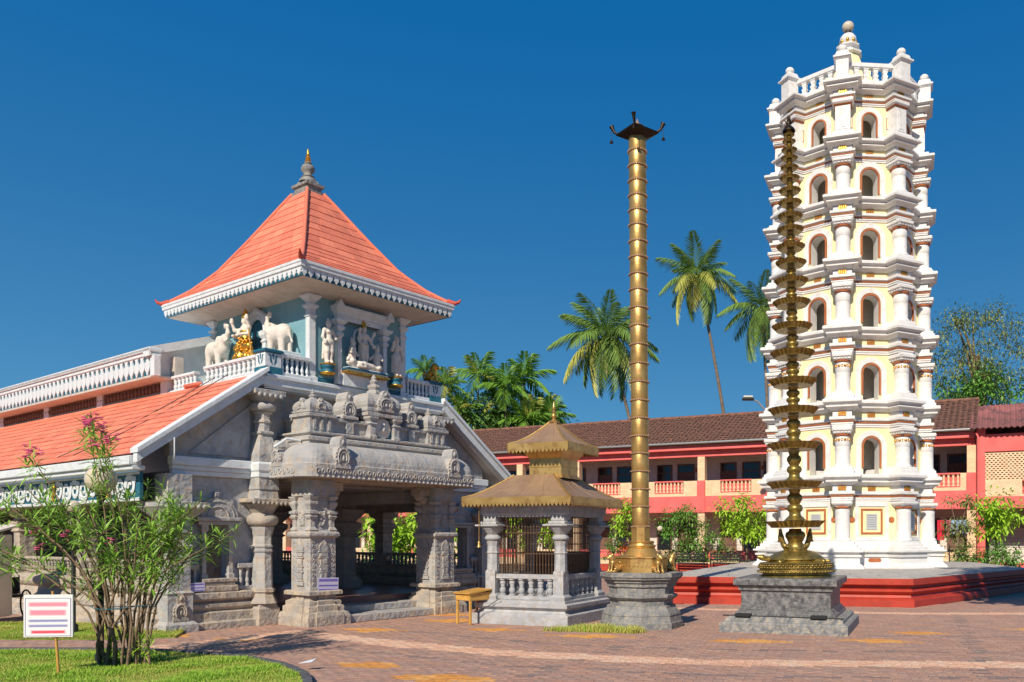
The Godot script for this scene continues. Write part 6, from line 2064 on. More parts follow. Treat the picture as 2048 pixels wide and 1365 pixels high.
	# seated gilt figure with raised hands on a lotus seat, between two elephants (left wall of the turret)
	var at := Transform3D(Basis(Vector3.UP, -PI / 2).scaled(Vector3.ONE * 1.12), Vector3(-1.6, 5.5, -1.65))
	var g := thing("seated_deity", "gilt and white seated figure on a golden lotus mound between the elephants", "statue", temple_xf() * at)
	m = MB.new()
	var mound := [[V3(0, 0.05, 0), 0.16, V3(0, 0.2, 0), 0.15], [V3(0, 0.2, 0), 0.15, V3(0, 0.42, 0), 0.11]]
	for i in 9: mound.append([V3(sin(i * 0.7) * 0.26, 0.05, cos(i * 0.7) * 0.14), 0.07, V3(sin(i * 0.7) * 0.2, 0.12, cos(i * 0.7) * 0.12), 0.06])
	mound.append([V3(-0.2, 0.25, 0.06), 0.07, V3(0.2, 0.25, 0.06), 0.07])
	m.add(body(mound, 0.016, 0.03), Transform3D.IDENTITY)
	for i in 60:
		var a := rng.randf_range(-1.7, 1.7)
		var y := rng.randf_range(0.06, 0.42)
		var rr := lerpf(0.22, 0.13, y / 0.42)
		m.ball(V3(sin(a) * rr * 1.2, y, cos(a) * rr * 0.9), Vector3.ONE * 0.03, 6, 4)
	part(g, "lotus_mound", m, M.gold)
	var tb := [[V3(0, 0.42, 0), 0.1, V3(0, 0.6, 0), 0.1], [V3(-0.1, 0.62, 0), 0.045, V3(0.1, 0.62, 0), 0.045], [V3(0, 0.64, 0), 0.035, V3(0, 0.7, 0.01), 0.035], [V3(0, 0.75, 0.02), 0.062, V3(0, 0.79, 0.01), 0.062]]
	for e in [-1.0, 1.0]:
		tb.append([V3(e * 0.12, 0.61, 0), 0.04, V3(e * 0.2, 0.48, 0.08), 0.035]); tb.append([V3(e * 0.2, 0.48, 0.08), 0.035, V3(e * 0.12, 0.46, 0.2), 0.03])
		tb.append([V3(e * 0.12, 0.61, 0), 0.04, V3(e * 0.24, 0.6, 0.08), 0.033]); tb.append([V3(e * 0.24, 0.6, 0.08), 0.033, V3(e * 0.25, 0.74, 0.14), 0.028]); tb.append([V3(e * 0.25, 0.76, 0.14), 0.04, V3(e * 0.25, 0.8, 0.14), 0.035])
	part(g, "body", body(tb, 0.014, 0.025), w)
	m = MB.new()
	m.lathe([[0.07, 0.8], [0.078, 0.84], [0.06, 0.89], [0.05, 0.93], [0.015, 0.99], [0.0, 1.0]], 14); m.lathe([[0.1, 0.5], [0.11, 0.53], [0.105, 0.57]], 16)
	part(g, "gilt_crown", m, M.gold)
	var eb := [[V3(-0.22, 0.42, 0), 0.2, V3(0.12, 0.42, 0), 0.19], [V3(0.2, 0.56, 0.02), 0.13, V3(0.3, 0.62, 0.03), 0.11], [V3(0.38, 0.6, 0.04), 0.06, V3(0.44, 0.72, 0.05), 0.05], [V3(0.44, 0.72, 0.05), 0.048, V3(0.42, 0.88, 0.05), 0.042], [V3(0.42, 0.88, 0.05), 0.04, V3(0.34, 0.94, 0.05), 0.034], [V3(0.34, 0.94, 0.05), 0.034, V3(0.31, 0.86, 0.05), 0.026], [V3(-0.4, 0.42, 0), 0.03, V3(-0.5, 0.22, 0), 0.014], [V3(-0.5, 0.22, 0), 0.022, V3(-0.52, 0.18, 0), 0.016]]
	for e in [-1.0, 1.0]:
		eb.append([V3(0.1, 0.34, e * 0.1), 0.085, V3(0.12, 0.05, e * 0.1), 0.065]); eb.append([V3(-0.26, 0.34, e * 0.1), 0.09, V3(-0.28, 0.05, e * 0.1), 0.068])
		eb.append([V3(0.18, 0.62, e * 0.13), 0.06, V3(0.14, 0.48, e * 0.17), 0.05]); eb.append([V3(0.36, 0.55, e * 0.07), 0.022, V3(0.46, 0.56, e * 0.1), 0.012])
	var em := body(eb, 0.02, 0.05)
	statue("elephant_statue", "white elephant with raised trunk on the ledge beside the corner column", em, w, Transform3D(Basis(Vector3.UP, PI / 2), Vector3(-1.54, 5.5, -0.58)) * Transform3D(Basis.IDENTITY.scaled(Vector3(0.98, 0.98, 0.9)), Vector3.ZERO))
	statue("elephant_statue", "white elephant with raised trunk on the ledge by the sloping roof coping", em, w, Transform3D(Basis(Vector3.UP, -PI / 2), Vector3(-1.54, 5.5, -2.78)) * Transform3D(Basis.IDENTITY.scaled(Vector3(0.98, 0.98, 0.9)), Vector3.ZERO))
	m = MB.new()
	m.tube([V3(0, 0, 0), V3(0.12, 0.6, 0)], [0.012], 6)
	var st := thing("wooden_pole", "thin wooden pole leaning against the elephant beside the corner column", "pole", temple_xf() * Transform3D(Basis(Vector3.UP, PI / 2), Vector3(-1.78, 5.5, -1.15)))
	part(st, "pole", m, M.yellow_wood)
	lion("golden_lion", "golden seated lion on the terrace pedestal above the right roof slope", temple_xf() * Transform3D(Basis(Vector3.UP, 0.6), Vector3(2.26, 5.37, 0.12)), 0.6, M.gold)
	for i in 2:
		var gm := statue("gilt_figurine", ["small gilt figure on the painted frieze nearer the temple corner", "small gilt figure on the painted frieze farther along the hall"][i], figure([[V3(-0.1, 0.69, 0), V3(-0.14, 0.56, 0.06), V3(-0.02, 0.52, 0.1)], [V3(0.1, 0.69, 0), V3(0.14, 0.56, 0.06), V3(0.02, 0.52, 0.1)]]), M.gold, Transform3D(Basis(Vector3.UP, -PI / 2).scaled(Vector3.ONE * 0.42), Vector3(-4.78, 2.42, -1.2 - i * 2.3)), "figurine")

# ---------- plants ----------
func blade(m: MB, o: Vector3, d: Vector3, len: float, w: float, droop: float, segs := 3) -> void:
	# narrow leaf folded along its midrib
	var up := Vector3.UP
	var side := d.cross(up).normalized()
	if side.length() < 0.1: side = Vector3(1, 0, 0)
	var pl := o
	var pr := o
	var pc := o
	for i in segs:
		var f := float(i + 1) / segs
		var c := o + d * len * f - up * droop * len * f * f
		var ww := w * sin(PI * (0.12 + 0.88 * f)) if i < segs - 1 else 0.0
		var l := c + side * ww * 0.5 + up * ww * 0.18
		var r := c - side * ww * 0.5 + up * ww * 0.18
		if i == 0:
			m.tri(pc, r, c); m.tri(pc, c, l)
		elif i == segs - 1:
			m.tri(pc, pr, c); m.tri(pc, c, pl)
		else:
			m.quad(pc, pr, r, c); m.quad(pc, c, l, pl)
		pl = l; pr = r; pc = c
func frond_mesh(len: float, droop: float, seed_: int, leaf := 0.75, pairs := 52, spread := 1.0, wide := 0.018) -> ArrayMesh:
	var r := RandomNumberGenerator.new()
	r.seed = seed_
	var m := MB.new()
	var pts := []
	var rad := []
	for i in 9:
		var f := i / 8.0
		pts.append(Vector3(0, len * (f * 0.25 - droop * f * f), len * f * (1.0 - 0.22 * droop * f))); rad.append(len * 0.011 * (1.1 - f))
	m.tube(pts, rad, 4)
	for i in pairs:
		var f := 0.12 + 0.86 * i / pairs
		var k := int(f * 8)
		var p: Vector3 = pts[k].lerp(pts[mini(k + 1, 8)], f * 8 - k)
		var d: Vector3 = (pts[mini(k + 1, 8)] - pts[k]).normalized()
		var ll := leaf * (sin(PI * clampf(0.18 + f * 0.74, 0, 1))) * r.randf_range(0.8, 1.25)
		for e in [-1.0, 1.0]:
			var dir := (Vector3(e * spread, -0.3 + r.randf_range(-0.35, 0.25), 0) + d * (0.5 + f * 0.5 + r.randf_range(-0.2, 0.2))).normalized()
			blade(m, p, dir, ll, 0.045 * len / 4.0 + wide, 0.5, 3)
	return m.mesh()
func palm(label: String, base: Vector3, top: Vector3, fronds: int, scale: float, kind: int, group: String, seed_: int, called := "coconut_palm") -> void:
	var r := RandomNumberGenerator.new()
	r.seed = seed_
	var t := thing(called, label, "palm tree", T(base.x, base.y, base.z), group)
	var m := MB.new()
	var pts := []
	var rad := []
	var d := top - base
	for i in 22:
		var f := i / 21.0
		var bend := Vector3(d.x, 0, d.z) * (pow(f, 1.5) if kind == 0 else f)
		pts.append(bend + Vector3(0, d.y * f, 0)); rad.append((0.2 - 0.09 * f + (0.01 if i % 2 else 0.0)) * (0.85 if kind == 0 else 0.42))
	m.tube(pts, rad, 8)
	part(t, "trunk", m, M.palm_bark)
	var crown := pts[21] as Vector3
	var meshes: Array = M.frond_meshes if kind == 0 else M.areca_meshes
	for i in fronds:
		var layer := float(i) / fronds
		var pitch := lerpf(-1.25, 0.75, pow(layer, 0.85)) + r.randf_range(-0.12, 0.12)
		if kind == 1: pitch = lerpf(-1.35, 0.25, layer) + r.randf_range(-0.1, 0.1)
		var b := Basis(Vector3.UP, i * 2.4 + r.randf_range(-0.3, 0.3)) * Basis(Vector3(1, 0, 0), pitch)
		var s := scale * r.randf_range(0.86, 1.08)
		var mi: int = (0 if layer < 0.35 else (1 if layer < 0.7 else 2))
		inst(t, "frond", meshes[mi], M.palm_yellow if (kind == 0 and layer > 0.5 and r.randf() < 0.45) or (kind == 1 and r.randf() < 0.12) else (M.palm if kind == 0 else M.areca), Transform3D(b.scaled(Vector3.ONE * s), crown))
	if kind == 0:
		m = MB.new()
		for i in 9: m.ball(crown + Vector3(sin(i * 0.7) * 0.3, -0.25 - 0.1 * (i % 3), cos(i * 0.7) * 0.3), Vector3(0.13, 0.16, 0.13), 7, 5)
		part(t, "coconuts", m, M.husk)
		m = MB.new()
		for i in 3: blade(m, crown + Vector3(0, -0.3, 0), Vector3(sin(i * 2.0) * 0.25, -1, cos(i * 2.0) * 0.25).normalized(), 2.4 * scale, 0.35, 0.05, 3)
		part(t, "dry_frond", m, M.husk)
# leafy crown: many small leaves in clumps spread through the crown's volume
func crown_mesh(clumps: Array, per: int, leaf: float, seed_: int, wide := 0.5) -> MB:
	var r := RandomNumberGenerator.new()
	r.seed = seed_
	var m := MB.new()
	for c in clumps:
		for i in per:
			var p := Vector3(r.randfn(), r.randfn() * 0.8, r.randfn()) * 0.5
			if p.length() > 1.1: p = p.normalized() * 1.1
			var o: Vector3 = c[0] + p * c[1]
			var d := (p.normalized() * 0.7 + Vector3(r.randf_range(-1, 1), r.randf_range(-0.9, 0.3), r.randf_range(-1, 1)) * 0.7).normalized()
			blade(m, o, d, leaf * r.randf_range(0.7, 1.3), leaf * wide, 0.25, 2)
	return m
func tree(called: String, label: String, category: String, at: Vector3, h: float, crown_r: float, crown_h: float, clumps: int, per: int, leaf: float, mt: String, seed_: int, group := "", trunk_r := 0.08, wide := 0.5, open := 0.55) -> void:
	var r := RandomNumberGenerator.new()
	r.seed = seed_
	var t := thing(called, label, category, T(at.x, at.y, at.z), group)
	var cs := []
	var cy := h - crown_h * 0.5
	for i in clumps:
		var a := i * 2.4 + r.randf_range(-0.3, 0.3)
		var f := sqrt((i + 0.5) / clumps)
		var yy := r.randf_range(-1.0, 1.0)
		var rad := f * sqrt(maxf(0.05, 1.0 - yy * yy * 0.85))
		cs.append([Vector3(cos(a) * rad * crown_r, cy + yy * crown_h * 0.45, sin(a) * rad * crown_r), crown_r * open * r.randf_range(0.5, 0.9)])
	var m := MB.new()
	m.tube([Vector3.ZERO, Vector3(0.04, cy * 0.4, 0.02), Vector3(-0.03, cy * 0.8, 0), Vector3(0, cy, 0)], [trunk_r * 1.3, trunk_r, trunk_r * 0.8, trunk_r * 0.6], 8)
	part(t, "trunk", m, M.bark)
	m = MB.new()
	for i in mini(clumps, 14):
		var e: Vector3 = cs[(i * 3) % clumps][0]
		var s := Vector3(0, cy * r.randf_range(0.55, 0.95), 0)
		m.tube([s, s.lerp(e, 0.5) + Vector3(0, 0.08 * crown_h, 0), e], [trunk_r * 0.5, trunk_r * 0.35, trunk_r * 0.12], 5)
	part(t, "limbs", m, M.bark)
	part(t, "crown", crown_mesh(cs, per, leaf, seed_ + 1, wide), M[mt])
func build_plants() -> void:
	M["frond_meshes"] = [frond_mesh(3.6, 0.42, 1, 0.9), frond_mesh(3.9, 0.72, 2, 1.0), frond_mesh(3.7, 0.95, 3, 0.95)]
	M["areca_meshes"] = [frond_mesh(2.0, 0.3, 4, 0.66, 24, 1.0, 0.055), frond_mesh(2.2, 0.6, 5, 0.72, 24, 1.0, 0.055), frond_mesh(2.2, 0.9, 6, 0.7, 24, 1.0, 0.055)]
	palm("coconut palm leaning left, seen beside the ringed brass pillar", Vector3(0.21, 0, -63.13), Vector3(-3.34, 17.2, -63.13), 34, 1.22, 0, "coconut palms behind the pink house", 5)
	palm("tallest coconut palm with a slender curving trunk", Vector3(6.91, 0, -63.13), Vector3(3.71, 22.0, -63.13), 30, 0.98, 0, "coconut palms behind the pink house", 9)
	palm("coconut palm half hidden behind the white lamp tower", Vector3(9.51, 0, -63.13), Vector3(8.71, 19.4, -63.13), 24, 1.0, 0, "coconut palms behind the pink house", 14)
	var ar := [[-17.1, 14.1, 1.0], [-14.65, 15.2, 1.25], [-13.4, 13.6, 1.1], [-12.05, 14.0, 1.25], [-10.8, 14.9, 1.3], [-9.6, 12.2, 1.2], [-15.8, 12.0, 1.0], [-8.6, 11.6, 1.1], [-19.6, 15.9, 0.8], [-10.3, 11.2, 1.2]]
	for i in ar.size():
		palm("slender areca palm in the grove behind the pink house roof", Vector3(ar[i][0], 0, -67 - (i % 3) * 1.5), Vector3(ar[i][0] + 0.2, ar[i][1], -67 - (i % 3) * 1.5), 15, ar[i][2], 1, "areca palms of the grove", 30 + i, "areca_palm")
	tree("dense_tree", "dark dense tree among the areca palms", "tree", Vector3(-14.23, 0, -69.82), 13.4, 4.2, 6.0, 60, 110, 0.5, "shade_tree", 61, "", 0.25, 0.45)
	tree("dense_tree", "dark dense tree at the right end of the areca grove", "tree", Vector3(-10.39, 0, -70.78), 12.4, 3.8, 5.4, 50, 110, 0.5, "shade_tree", 62, "", 0.25, 0.45)
	tree("spreading_tree", "tall spreading tree with sparse olive leaves behind the corrugated roof", "tree", Vector3(22.4, 0, -55.48), 17.6, 3.7, 7.0, 110, 70, 0.24, "tree", 63, "", 0.3, 0.42, 0.3)
	tree("round_tree", "dark green tree in front of the sparse olive tree", "tree", Vector3(21.73, 0, -53.56), 12.4, 3.0, 4.4, 40, 80, 0.3, "bush", 64, "", 0.22)
	# garden before the pink house
	var gp := [["small_tree", "young lime green tree beside the brass pillar", -1.14, -43.14, 3.58, 0.94, 1.76, "lime", 16, 60, 0.24], ["small_tree", "young lime green tree left of the white tower", 5.01, -42.15, 3.85, 1.49, 2.31, "lime", 26, 70, 0.26], ["tall_shrub", "tall leafy shrub behind the garden bench", 1.69, -42.30, 3.41, 1.21, 2.97, "bush", 26, 80, 0.2], ["low_shrub", "low green shrub behind the gap between the benches", 2.91, -42.45, 2.09, 1.10, 1.87, "bush", 20, 70, 0.18], ["variegated_shrub", "pale variegated shrub behind the right bench", 3.98, -42.60, 1.26, 0.72, 1.10, "pale_bush", 12, 70, 0.14], ["low_shrub", "dark low shrub behind the left bench", 1.30, -42.75, 1.10, 0.83, 0.99, "shade_tree", 12, 70, 0.16], ["croton_shrub", "orange leaved shrub beside the red planter", -1.18, -42.90, 1.38, 0.66, 1.21, "orange_leaf", 12, 50, 0.18], ["low_shrub", "small green shrub next to the orange leaved shrub", -1.93, -43.05, 2.09, 0.50, 1.98, "bush", 12, 50, 0.16], ["small_tree", "young lime green tree standing behind the temple hall", -5.64, -39.22, 3.8, 1.5, 2.4, "lime", 24, 70, 0.28], ["small_tree", "young lime green tree glimpsed between the hall columns", -10.65, -33.96, 3.6, 1.5, 2.4, "lime", 24, 70, 0.28], ["small_tree", "lime green tree glimpsed past the right porch pier", -8.51, -32.52, 3.4, 1.1, 2.6, "lime", 20, 70, 0.28], ["low_shrub", "rounded shrub glimpsed through the temple hall", -10.51, -32.52, 1.4, 1.2, 1.2, "bush", 16, 70, 0.2], ["small_tree", "young lime green tree before the stair block", 14.74, -34.63, 3.5, 1.0, 1.7, "lime", 18, 60, 0.26], ["tall_shrub", "tall wispy shrub between the white tower and the laundry", 12.93, -34.05, 3.5, 0.75, 3.2, "tree", 22, 60, 0.17], ["low_shrub", "low leafy shrub under the laundry", 13.90, -33.67, 1.5, 1.1, 1.3, "bush", 18, 70, 0.16], ["low_shrub", "low bush beside the entrance steps", 14.93, -33.48, 1.3, 0.7, 1.2, "bush", 14, 60, 0.16]]
	for i in gp.size():
		var g: Array = gp[i]
		tree(g[0], g[1], "tree" if "tree" in g[0] else "shrub", Vector3(g[2], 0, g[3]), g[4], g[5], g[6], g[8], g[9], g[10], g[7], 200 + i * 3, "garden plants by the pink house", 0.06, 0.42, 0.5)
	# large tree beside the court, outside the picture: its crown shades the right end of the platform
	tree("shade_tree", "unseen leafy tree out of view beside the court, shading the right end of the platform", "tree", Vector3(8.4, 0, -9.47), 13.6, 3.0, 4.4, 60, 170, 0.5, "shade_tree", 400, "", 0.3, 0.6, 0.5)
	build_oleander()
func build_oleander() -> void:
	var t := thing("oleander_bush", "tall oleander bush with many bare stems and pink flowers beside the lamp post", "shrub", T(-6.87, 0.02, -10.52))
	var r := RandomNumberGenerator.new()
	r.seed = 77
	var whorls := []
	for k in 5:
		var m := MB.new()
		for i in 16:
			var a := i * 2.4 + r.randf_range(-0.3, 0.3)
			var el := lerpf(-0.5, 1.15, i / 15.0)
			var d := Vector3(cos(a) * cos(el), sin(el), sin(a) * cos(el))
			blade(m, Vector3(0, -0.1 + 0.16 * i / 15.0, 0), d, r.randf_range(0.14, 0.23), 0.022, r.randf_range(0.05, 0.3), 3)
		whorls.append(m.mesh())
	var fl := MB.new()
	for i in 7:
		var c := Vector3(r.randf_range(-0.05, 0.05), r.randf_range(-0.03, 0.05), r.randf_range(-0.05, 0.05))
		for j in 5:
			var a := TAU * j / 5 + i
			fl.ball(c + Vector3(cos(a) * 0.016, 0, sin(a) * 0.016), Vector3(0.014, 0.006, 0.014), 6, 4)
	var flm := fl.mesh()
	var tips := []
	for s in 26:
		var a := s * 2.4
		var rr := 0.06 + 0.26 * sqrt(s / 26.0)
		var b := Vector3(cos(a) * rr * 1.1 + 0.06, 0, sin(a) * rr * 0.6)
		var lean := Vector3(cos(a) * r.randf_range(0.3, 1.25), 0, sin(a) * r.randf_range(0.15, 0.6))
		if s in [3, 9, 14, 19, 22]: lean.x = [-1.5, -1.3, 1.35, -1.1, 1.1][[3, 9, 14, 19, 22].find(s)]
		var h := r.randf_range(1.7, 2.7)
		if s in [3, 9, 14]: h = 1.75
		var pts := []
		var rad := []
		for i in 8:
			var f := i / 7.0
			pts.append(b + lean * pow(f, 2.1) + Vector3(sin(i * 1.9 + s) * 0.025, h * f * (1.0 - 0.12 * f), cos(i * 1.7 + s) * 0.025)); rad.append(lerpf(0.02, 0.007, f))
		var m := MB.new()
		m.tube(pts, rad, 6)
		var ends := []
		for j in 2 + r.randi() % 3:
			var f := r.randf_range(0.5, 0.98)
			var k := int(f * 7)
			var p: Vector3 = pts[k].lerp(pts[mini(k + 1, 7)], f * 7 - k)
			var d := (Vector3(r.randf_range(-1, 1), r.randf_range(0.3, 1.1), r.randf_range(-1, 1)) + lean * 0.5).normalized() * r.randf_range(0.25, 0.6)
			m.tube([p, p + d * 0.5 + Vector3(0, -0.02, 0), p + d + Vector3(0, 0.03, 0)], [0.008, 0.006, 0.004], 5)
			ends.append(p + d); ends.append(p + d * 0.6)
		ends.append(pts[7]); ends.append((pts[6] as Vector3).lerp(pts[7], 0.4))
		part(t, "stem", m, M.bark)
		tips.append_array(ends)
	# a few tall flowering shoots
	for s in 5:
		var b := Vector3(-0.15 + s * 0.07, 0.9, 0)
		var e := Vector3(-0.75 + s * 0.17 + r.randf_range(-0.1, 0.1), 2.95 + r.randf_range(-0.15, 0.3), r.randf_range(-0.2, 0.2))
		if s == 0: e = Vector3(-1.05, 2.7, 0.1)
		var m := MB.new()
		m.tube([b, b.lerp(e, 0.5) + Vector3(0.05, 0.05, 0), e], [0.012, 0.009, 0.005], 6)
		part(t, "stem", m, M.bark)
		tips.append(e); tips.append(b.lerp(e, 0.82)); tips.append(b.lerp(e, 0.62)); tips.append(e + Vector3(0.06, -0.12, 0.03)); tips.append(e + Vector3(-0.08, -0.14, -0.03))
		inst(t, "flower_cluster", flm, M.flower, T(e.x, e.y + 0.1, e.z, s))
		for q in 3: inst(t, "flower_cluster", flm, M.flower, T(e.x + 0.09 * sin(q * 2.1 + s), e.y + 0.02 + 0.05 * q, e.z + 0.09 * cos(q * 2.1), s * 2.0 + q))
	for p in [Vector3(-0.95, 1.75, 0.2), Vector3(-0.45, 1.72, 0.35), Vector3(0.15, 1.62, 0.4), Vector3(-1.05, 1.55, 0)]: inst(t, "flower_cluster", flm, M.flower, T(p.x, p.y, p.z, p.x))
	for p in tips:
		inst(t, "leaf_whorl", whorls[r.randi() % 5], M.oleander, Transform3D((Basis(Vector3.UP, r.randf() * TAU) * Basis(Vector3(1, 0, 0), r.randf_range(-0.5, 0.5))).scaled(Vector3.ONE * r.randf_range(0.75, 1.15)), p))
	for i in 10:
		inst(t, "leaf_whorl", whorls[i % 5], M.lime, Transform3D(Basis(Vector3.UP, i).scaled(Vector3.ONE * 0.8), Vector3(-0.1 + i * 0.06, 0.25 + 0.03 * (i % 4), 0.1 * sin(i))))
	var m2 := MB.new()
	var ring := []
	for i in 17: ring.append(Vector3(0.05 + cos(TAU * i / 16) * 0.4, 0.78 + 0.02 * sin(i), sin(TAU * i / 16) * 0.22))
	m2.tube(ring, [0.006], 5)
	part(t, "tie_wire", m2, M.teal)

# ---------- small things ----------
func stripes(rows: Array, bg: Color, w := 128, h := 96, blur := 3) -> ImageTexture:
	# rows: [y0, y1, x0, x1, colour]; smeared print, no readable letters
	var im := Image.create(w, h, false, Image.FORMAT_RGB8)
	im.fill(bg)
	var r := RandomNumberGenerator.new()
	r.seed = 4
	for q in rows:
		for y in range(int(q[0] * h), int(q[1] * h)):
			for x in range(int(q[2] * w), int(q[3] * w)):
				var e := minf(minf((y - q[0] * h), (q[1] * h - y)) / 4.0, minf((x - q[2] * w), (q[3] * w - x)) / 8.0)
				im.set_pixel(x, y, bg.lerp(q[4], clampf(e, 0, 1) * r.randf_range(0.8, 1.0)))
	return ImageTexture.create_from_image(im)
func printed_quad(w: float, h: float) -> ArrayMesh:
	var q := QuadMesh.new()
	q.size = Vector2(w, h)
	var a := q.get_mesh_arrays()
	var m := ArrayMesh.new()
	m.add_surface_from_arrays(Mesh.PRIMITIVE_TRIANGLES, a)
	return m
func printed(tex: ImageTexture) -> StandardMaterial3D:
	var m := StandardMaterial3D.new()
	m.albedo_texture = tex; m.roughness = 0.6
	return m
func bench(label: String, at: Transform3D) -> void:
	var t := thing("garden_bench", label, "bench", at, "benches by the garden")
	var m := MB.new()
	for i in 3:
		m = MB.new()
		m.block(-0.75, 0.75, 0.42, 0.45, -0.2 + i * 0.14, -0.09 + i * 0.14, 0.004)
		part(t, "seat_slat", m, M.iron)
	for i in 3:
		m = MB.new()
		m.block(-0.75, 0.75, 0.56 + i * 0.13, 0.64 + i * 0.13, -0.28, -0.25, 0.004)
		part(t, "back_slat", m, M.iron)
	for e in [-0.7, 0.7]:
		m = MB.new()
		m.tube([Vector3(e, 0, 0.2), Vector3(e, 0.42, 0.18), Vector3(e, 0.6, 0.2)], [0.025], 6); m.tube([Vector3(e, 0, -0.26), Vector3(e, 0.45, -0.22), Vector3(e, 0.95, -0.3)], [0.025], 6); m.tube([Vector3(e, 0.6, 0.22), Vector3(e, 0.62, -0.25)], [0.025], 6)
		part(t, "leg_frame", m, M.iron)
func globe_lamp(label: String, at: Vector3, h: float, r: float) -> void:
	var t := thing("globe_lamp_post", label, "lamp post", T(at.x, at.y, at.z), "globe lamp posts")
	var m := MB.new()
	m.lathe([[0.07, 0.0], [0.07, 0.12], [0.035, 0.15], [0.035, h - 0.12], [0.05, h - 0.1], [0.06, h - 0.02], [0.0, h]], 12)
	part(t, "post", m, M.iron)
	m = MB.new()
	m.ball(Vector3(0, h + r * 0.9, 0), Vector3.ONE * r, 20, 12)
	part(t, "globe", m, M.globe)
func build_small_things() -> void:
	# notice board on a stick in the lawn
	var t := thing("notice_board", "white notice board with blurred pink, blue and red lines on a stick", "sign", T(-7.21, 0.05, -9.76, 0.1))
	var m := MB.new()
	m.tube([Vector3(0.1, 0, 0), Vector3(0.02, 1.0, -0.02)], [0.016, 0.014], 7)
	part(t, "stick", m, M.yellow_wood)
	m = MB.new()
	m.block(-0.275, 0.275, 0.45, 0.96, 0.005, 0.03, 0.004)
	var bd := part(t, "board", m, plain(C8(226, 224, 220), 0.7))
	var pk := C8(236, 130, 150)
	var bl := C8(112, 120, 176)
	inst(bd, "print", printed_quad(0.5, 0.44), printed(stripes([[0.07, 0.22, 0.04, 0.96, pk], [0.28, 0.46, 0.06, 0.92, pk], [0.54, 0.64, 0.04, 0.96, bl], [0.68, 0.78, 0.04, 0.96, bl], [0.84, 0.95, 0.1, 0.9, C8(224, 40, 64)], [0.0, 0.02, 0.0, 1.0, bl]], C8(234, 226, 228))), T(0, 0.69, 0.0325))
	m = MB.new()
	for e in [-0.255, 0.255]: m.block(e - 0.003, e + 0.003, 0.465, 0.92, 0.03, 0.033, 0.001)
	for y in [0.465, 0.915]: m.block(-0.255, 0.255, y, y + 0.006, 0.03, 0.0332, 0.001)
	part(bd, "border_line", m, plain(bl, 0.7))
	# striped cloth banners on the temple
	var vio := C8(116, 104, 190)
	var st := stripes([[0.05, 0.3, 0.0, 1.0, vio], [0.5, 0.68, 0.0, 1.0, vio], [0.82, 0.98, 0.0, 1.0, vio]], C8(206, 204, 228))
	for b in [["violet and white striped banner tied to the porch pier", Vector3(-1.6, 0.78, 1.165), 0.5, 0.26, -0.03], ["pale violet striped banner on the ledge beside the small window", Vector3(-3.86, 0.79, 0.2), 0.42, 0.16, 0.0]]:
		var o := thing("striped_banner", b[0], "banner", temple_xf() * Transform3D(Basis(Vector3(0, 0, 1), b[4]), b[1]))
		m = MB.new()
		m.block(-b[2] * 0.5, b[2] * 0.5, -b[3] * 0.5, b[3] * 0.5, -0.008, 0.0, 0.002)
		var cl := part(o, "cloth", m, plain(C8(196, 194, 220), 0.8))
		inst(cl, "print", printed_quad(b[2] - 0.01, b[3] - 0.01), printed(st), T(0, 0, 0.003))
	# lamp posts
	globe_lamp("black lamp post with a large white globe standing in the oleander", Vector3(-7.33, 0.02, -10.85), 2.28, 0.19)
	globe_lamp("slim lamp post with a white globe by the temple side", Vector3(-10.11, 0.04, -14.25), 2.1, 0.11)
	globe_lamp("garden lamp post with a white globe behind the brass pillar", Vector3(0.5, 0, -40.3), 2.0, 0.14)
	# yellow wooden offering desk
	t = thing("wooden_desk", "small yellow wooden offering desk beside the kiosk", "desk", T(-3.49, 0, -16.02, deg_to_rad(-35)))
	m = MB.new()
	m.block(-0.2, 0.2, 0.46, 0.62, -0.3, 0.26)
	part(t, "box", m, M.yellow_wood)
	m = MB.new()
	m.slab(Vector3(-0.23, 0.62, 0.3), Vector3(0.23, 0.62, 0.3), Vector3(0.23, 0.68, -0.33), Vector3(-0.23, 0.68, -0.33), 0.025)
	part(t, "lid", m, M.yellow_wood)
	for e in [[-0.18, -0.27], [0.18, -0.27], [-0.18, 0.23], [0.18, 0.23]]:
		m = MB.new()
		m.block(e[0] - 0.02, e[0] + 0.02, 0.0, 0.46, e[1] - 0.02, e[1] + 0.02, 0.004)
		part(t, "leg", m, M.yellow_wood)
	# chain from desk to kiosk
	m = MB.new()
	m.tube([Vector3(-3.43, 0.25, -15.83), Vector3(-3.19, 0.33, -15.88), Vector3(-2.94, 0.5, -15.9)], [0.008], 5)
	tag(part(self, "chain", m, M.iron), "rusty chain tying the yellow desk to the kiosk", "chain")
	# white picket fence between porch and kiosk
	t = thing("picket_fence", "low white metal picket fence between the porch and the kiosk", "fence", T(-4.68, 0, -20.28, deg_to_rad(12)))
	for i in 14:
		m = MB.new()
		m.tube([Vector3(i * 0.1, 0, 0), Vector3(i * 0.1, 0.8, 0)], [0.009], 5)
		part(t, "picket", m, M.paint)
	for y in [0.15, 0.42, 0.72]:
		m = MB.new()
		m.tube([Vector3(-0.02, y, 0), Vector3(1.32, y, 0)], [0.01], 5)
		part(t, "rail", m, M.paint)
	# garden kerbs, fence and benches before the pink house
	for k in [["red garden kerb with a cream top behind the benches", -2.6, 5.6, -40.9, -40.4], ["cream and red garden kerb before the laundry", 12.09, 15.56, -32.52, -32.14]]:
		var kb := thing("garden_kerb", k[0], "kerb")
		var a := Vector3(k[1], 0, k[3])
		var b := Vector3(k[2], 0, k[4])
		var d := b - a
		kb.transform = Transform3D(Basis(Vector3.UP, atan2(-d.z, d.x)), a)
		m = MB.new()
		m.block(0, d.length(), 0, 0.36, -0.12, 0.12)
		part(kb, "wall", m, M.red)
		m = MB.new()
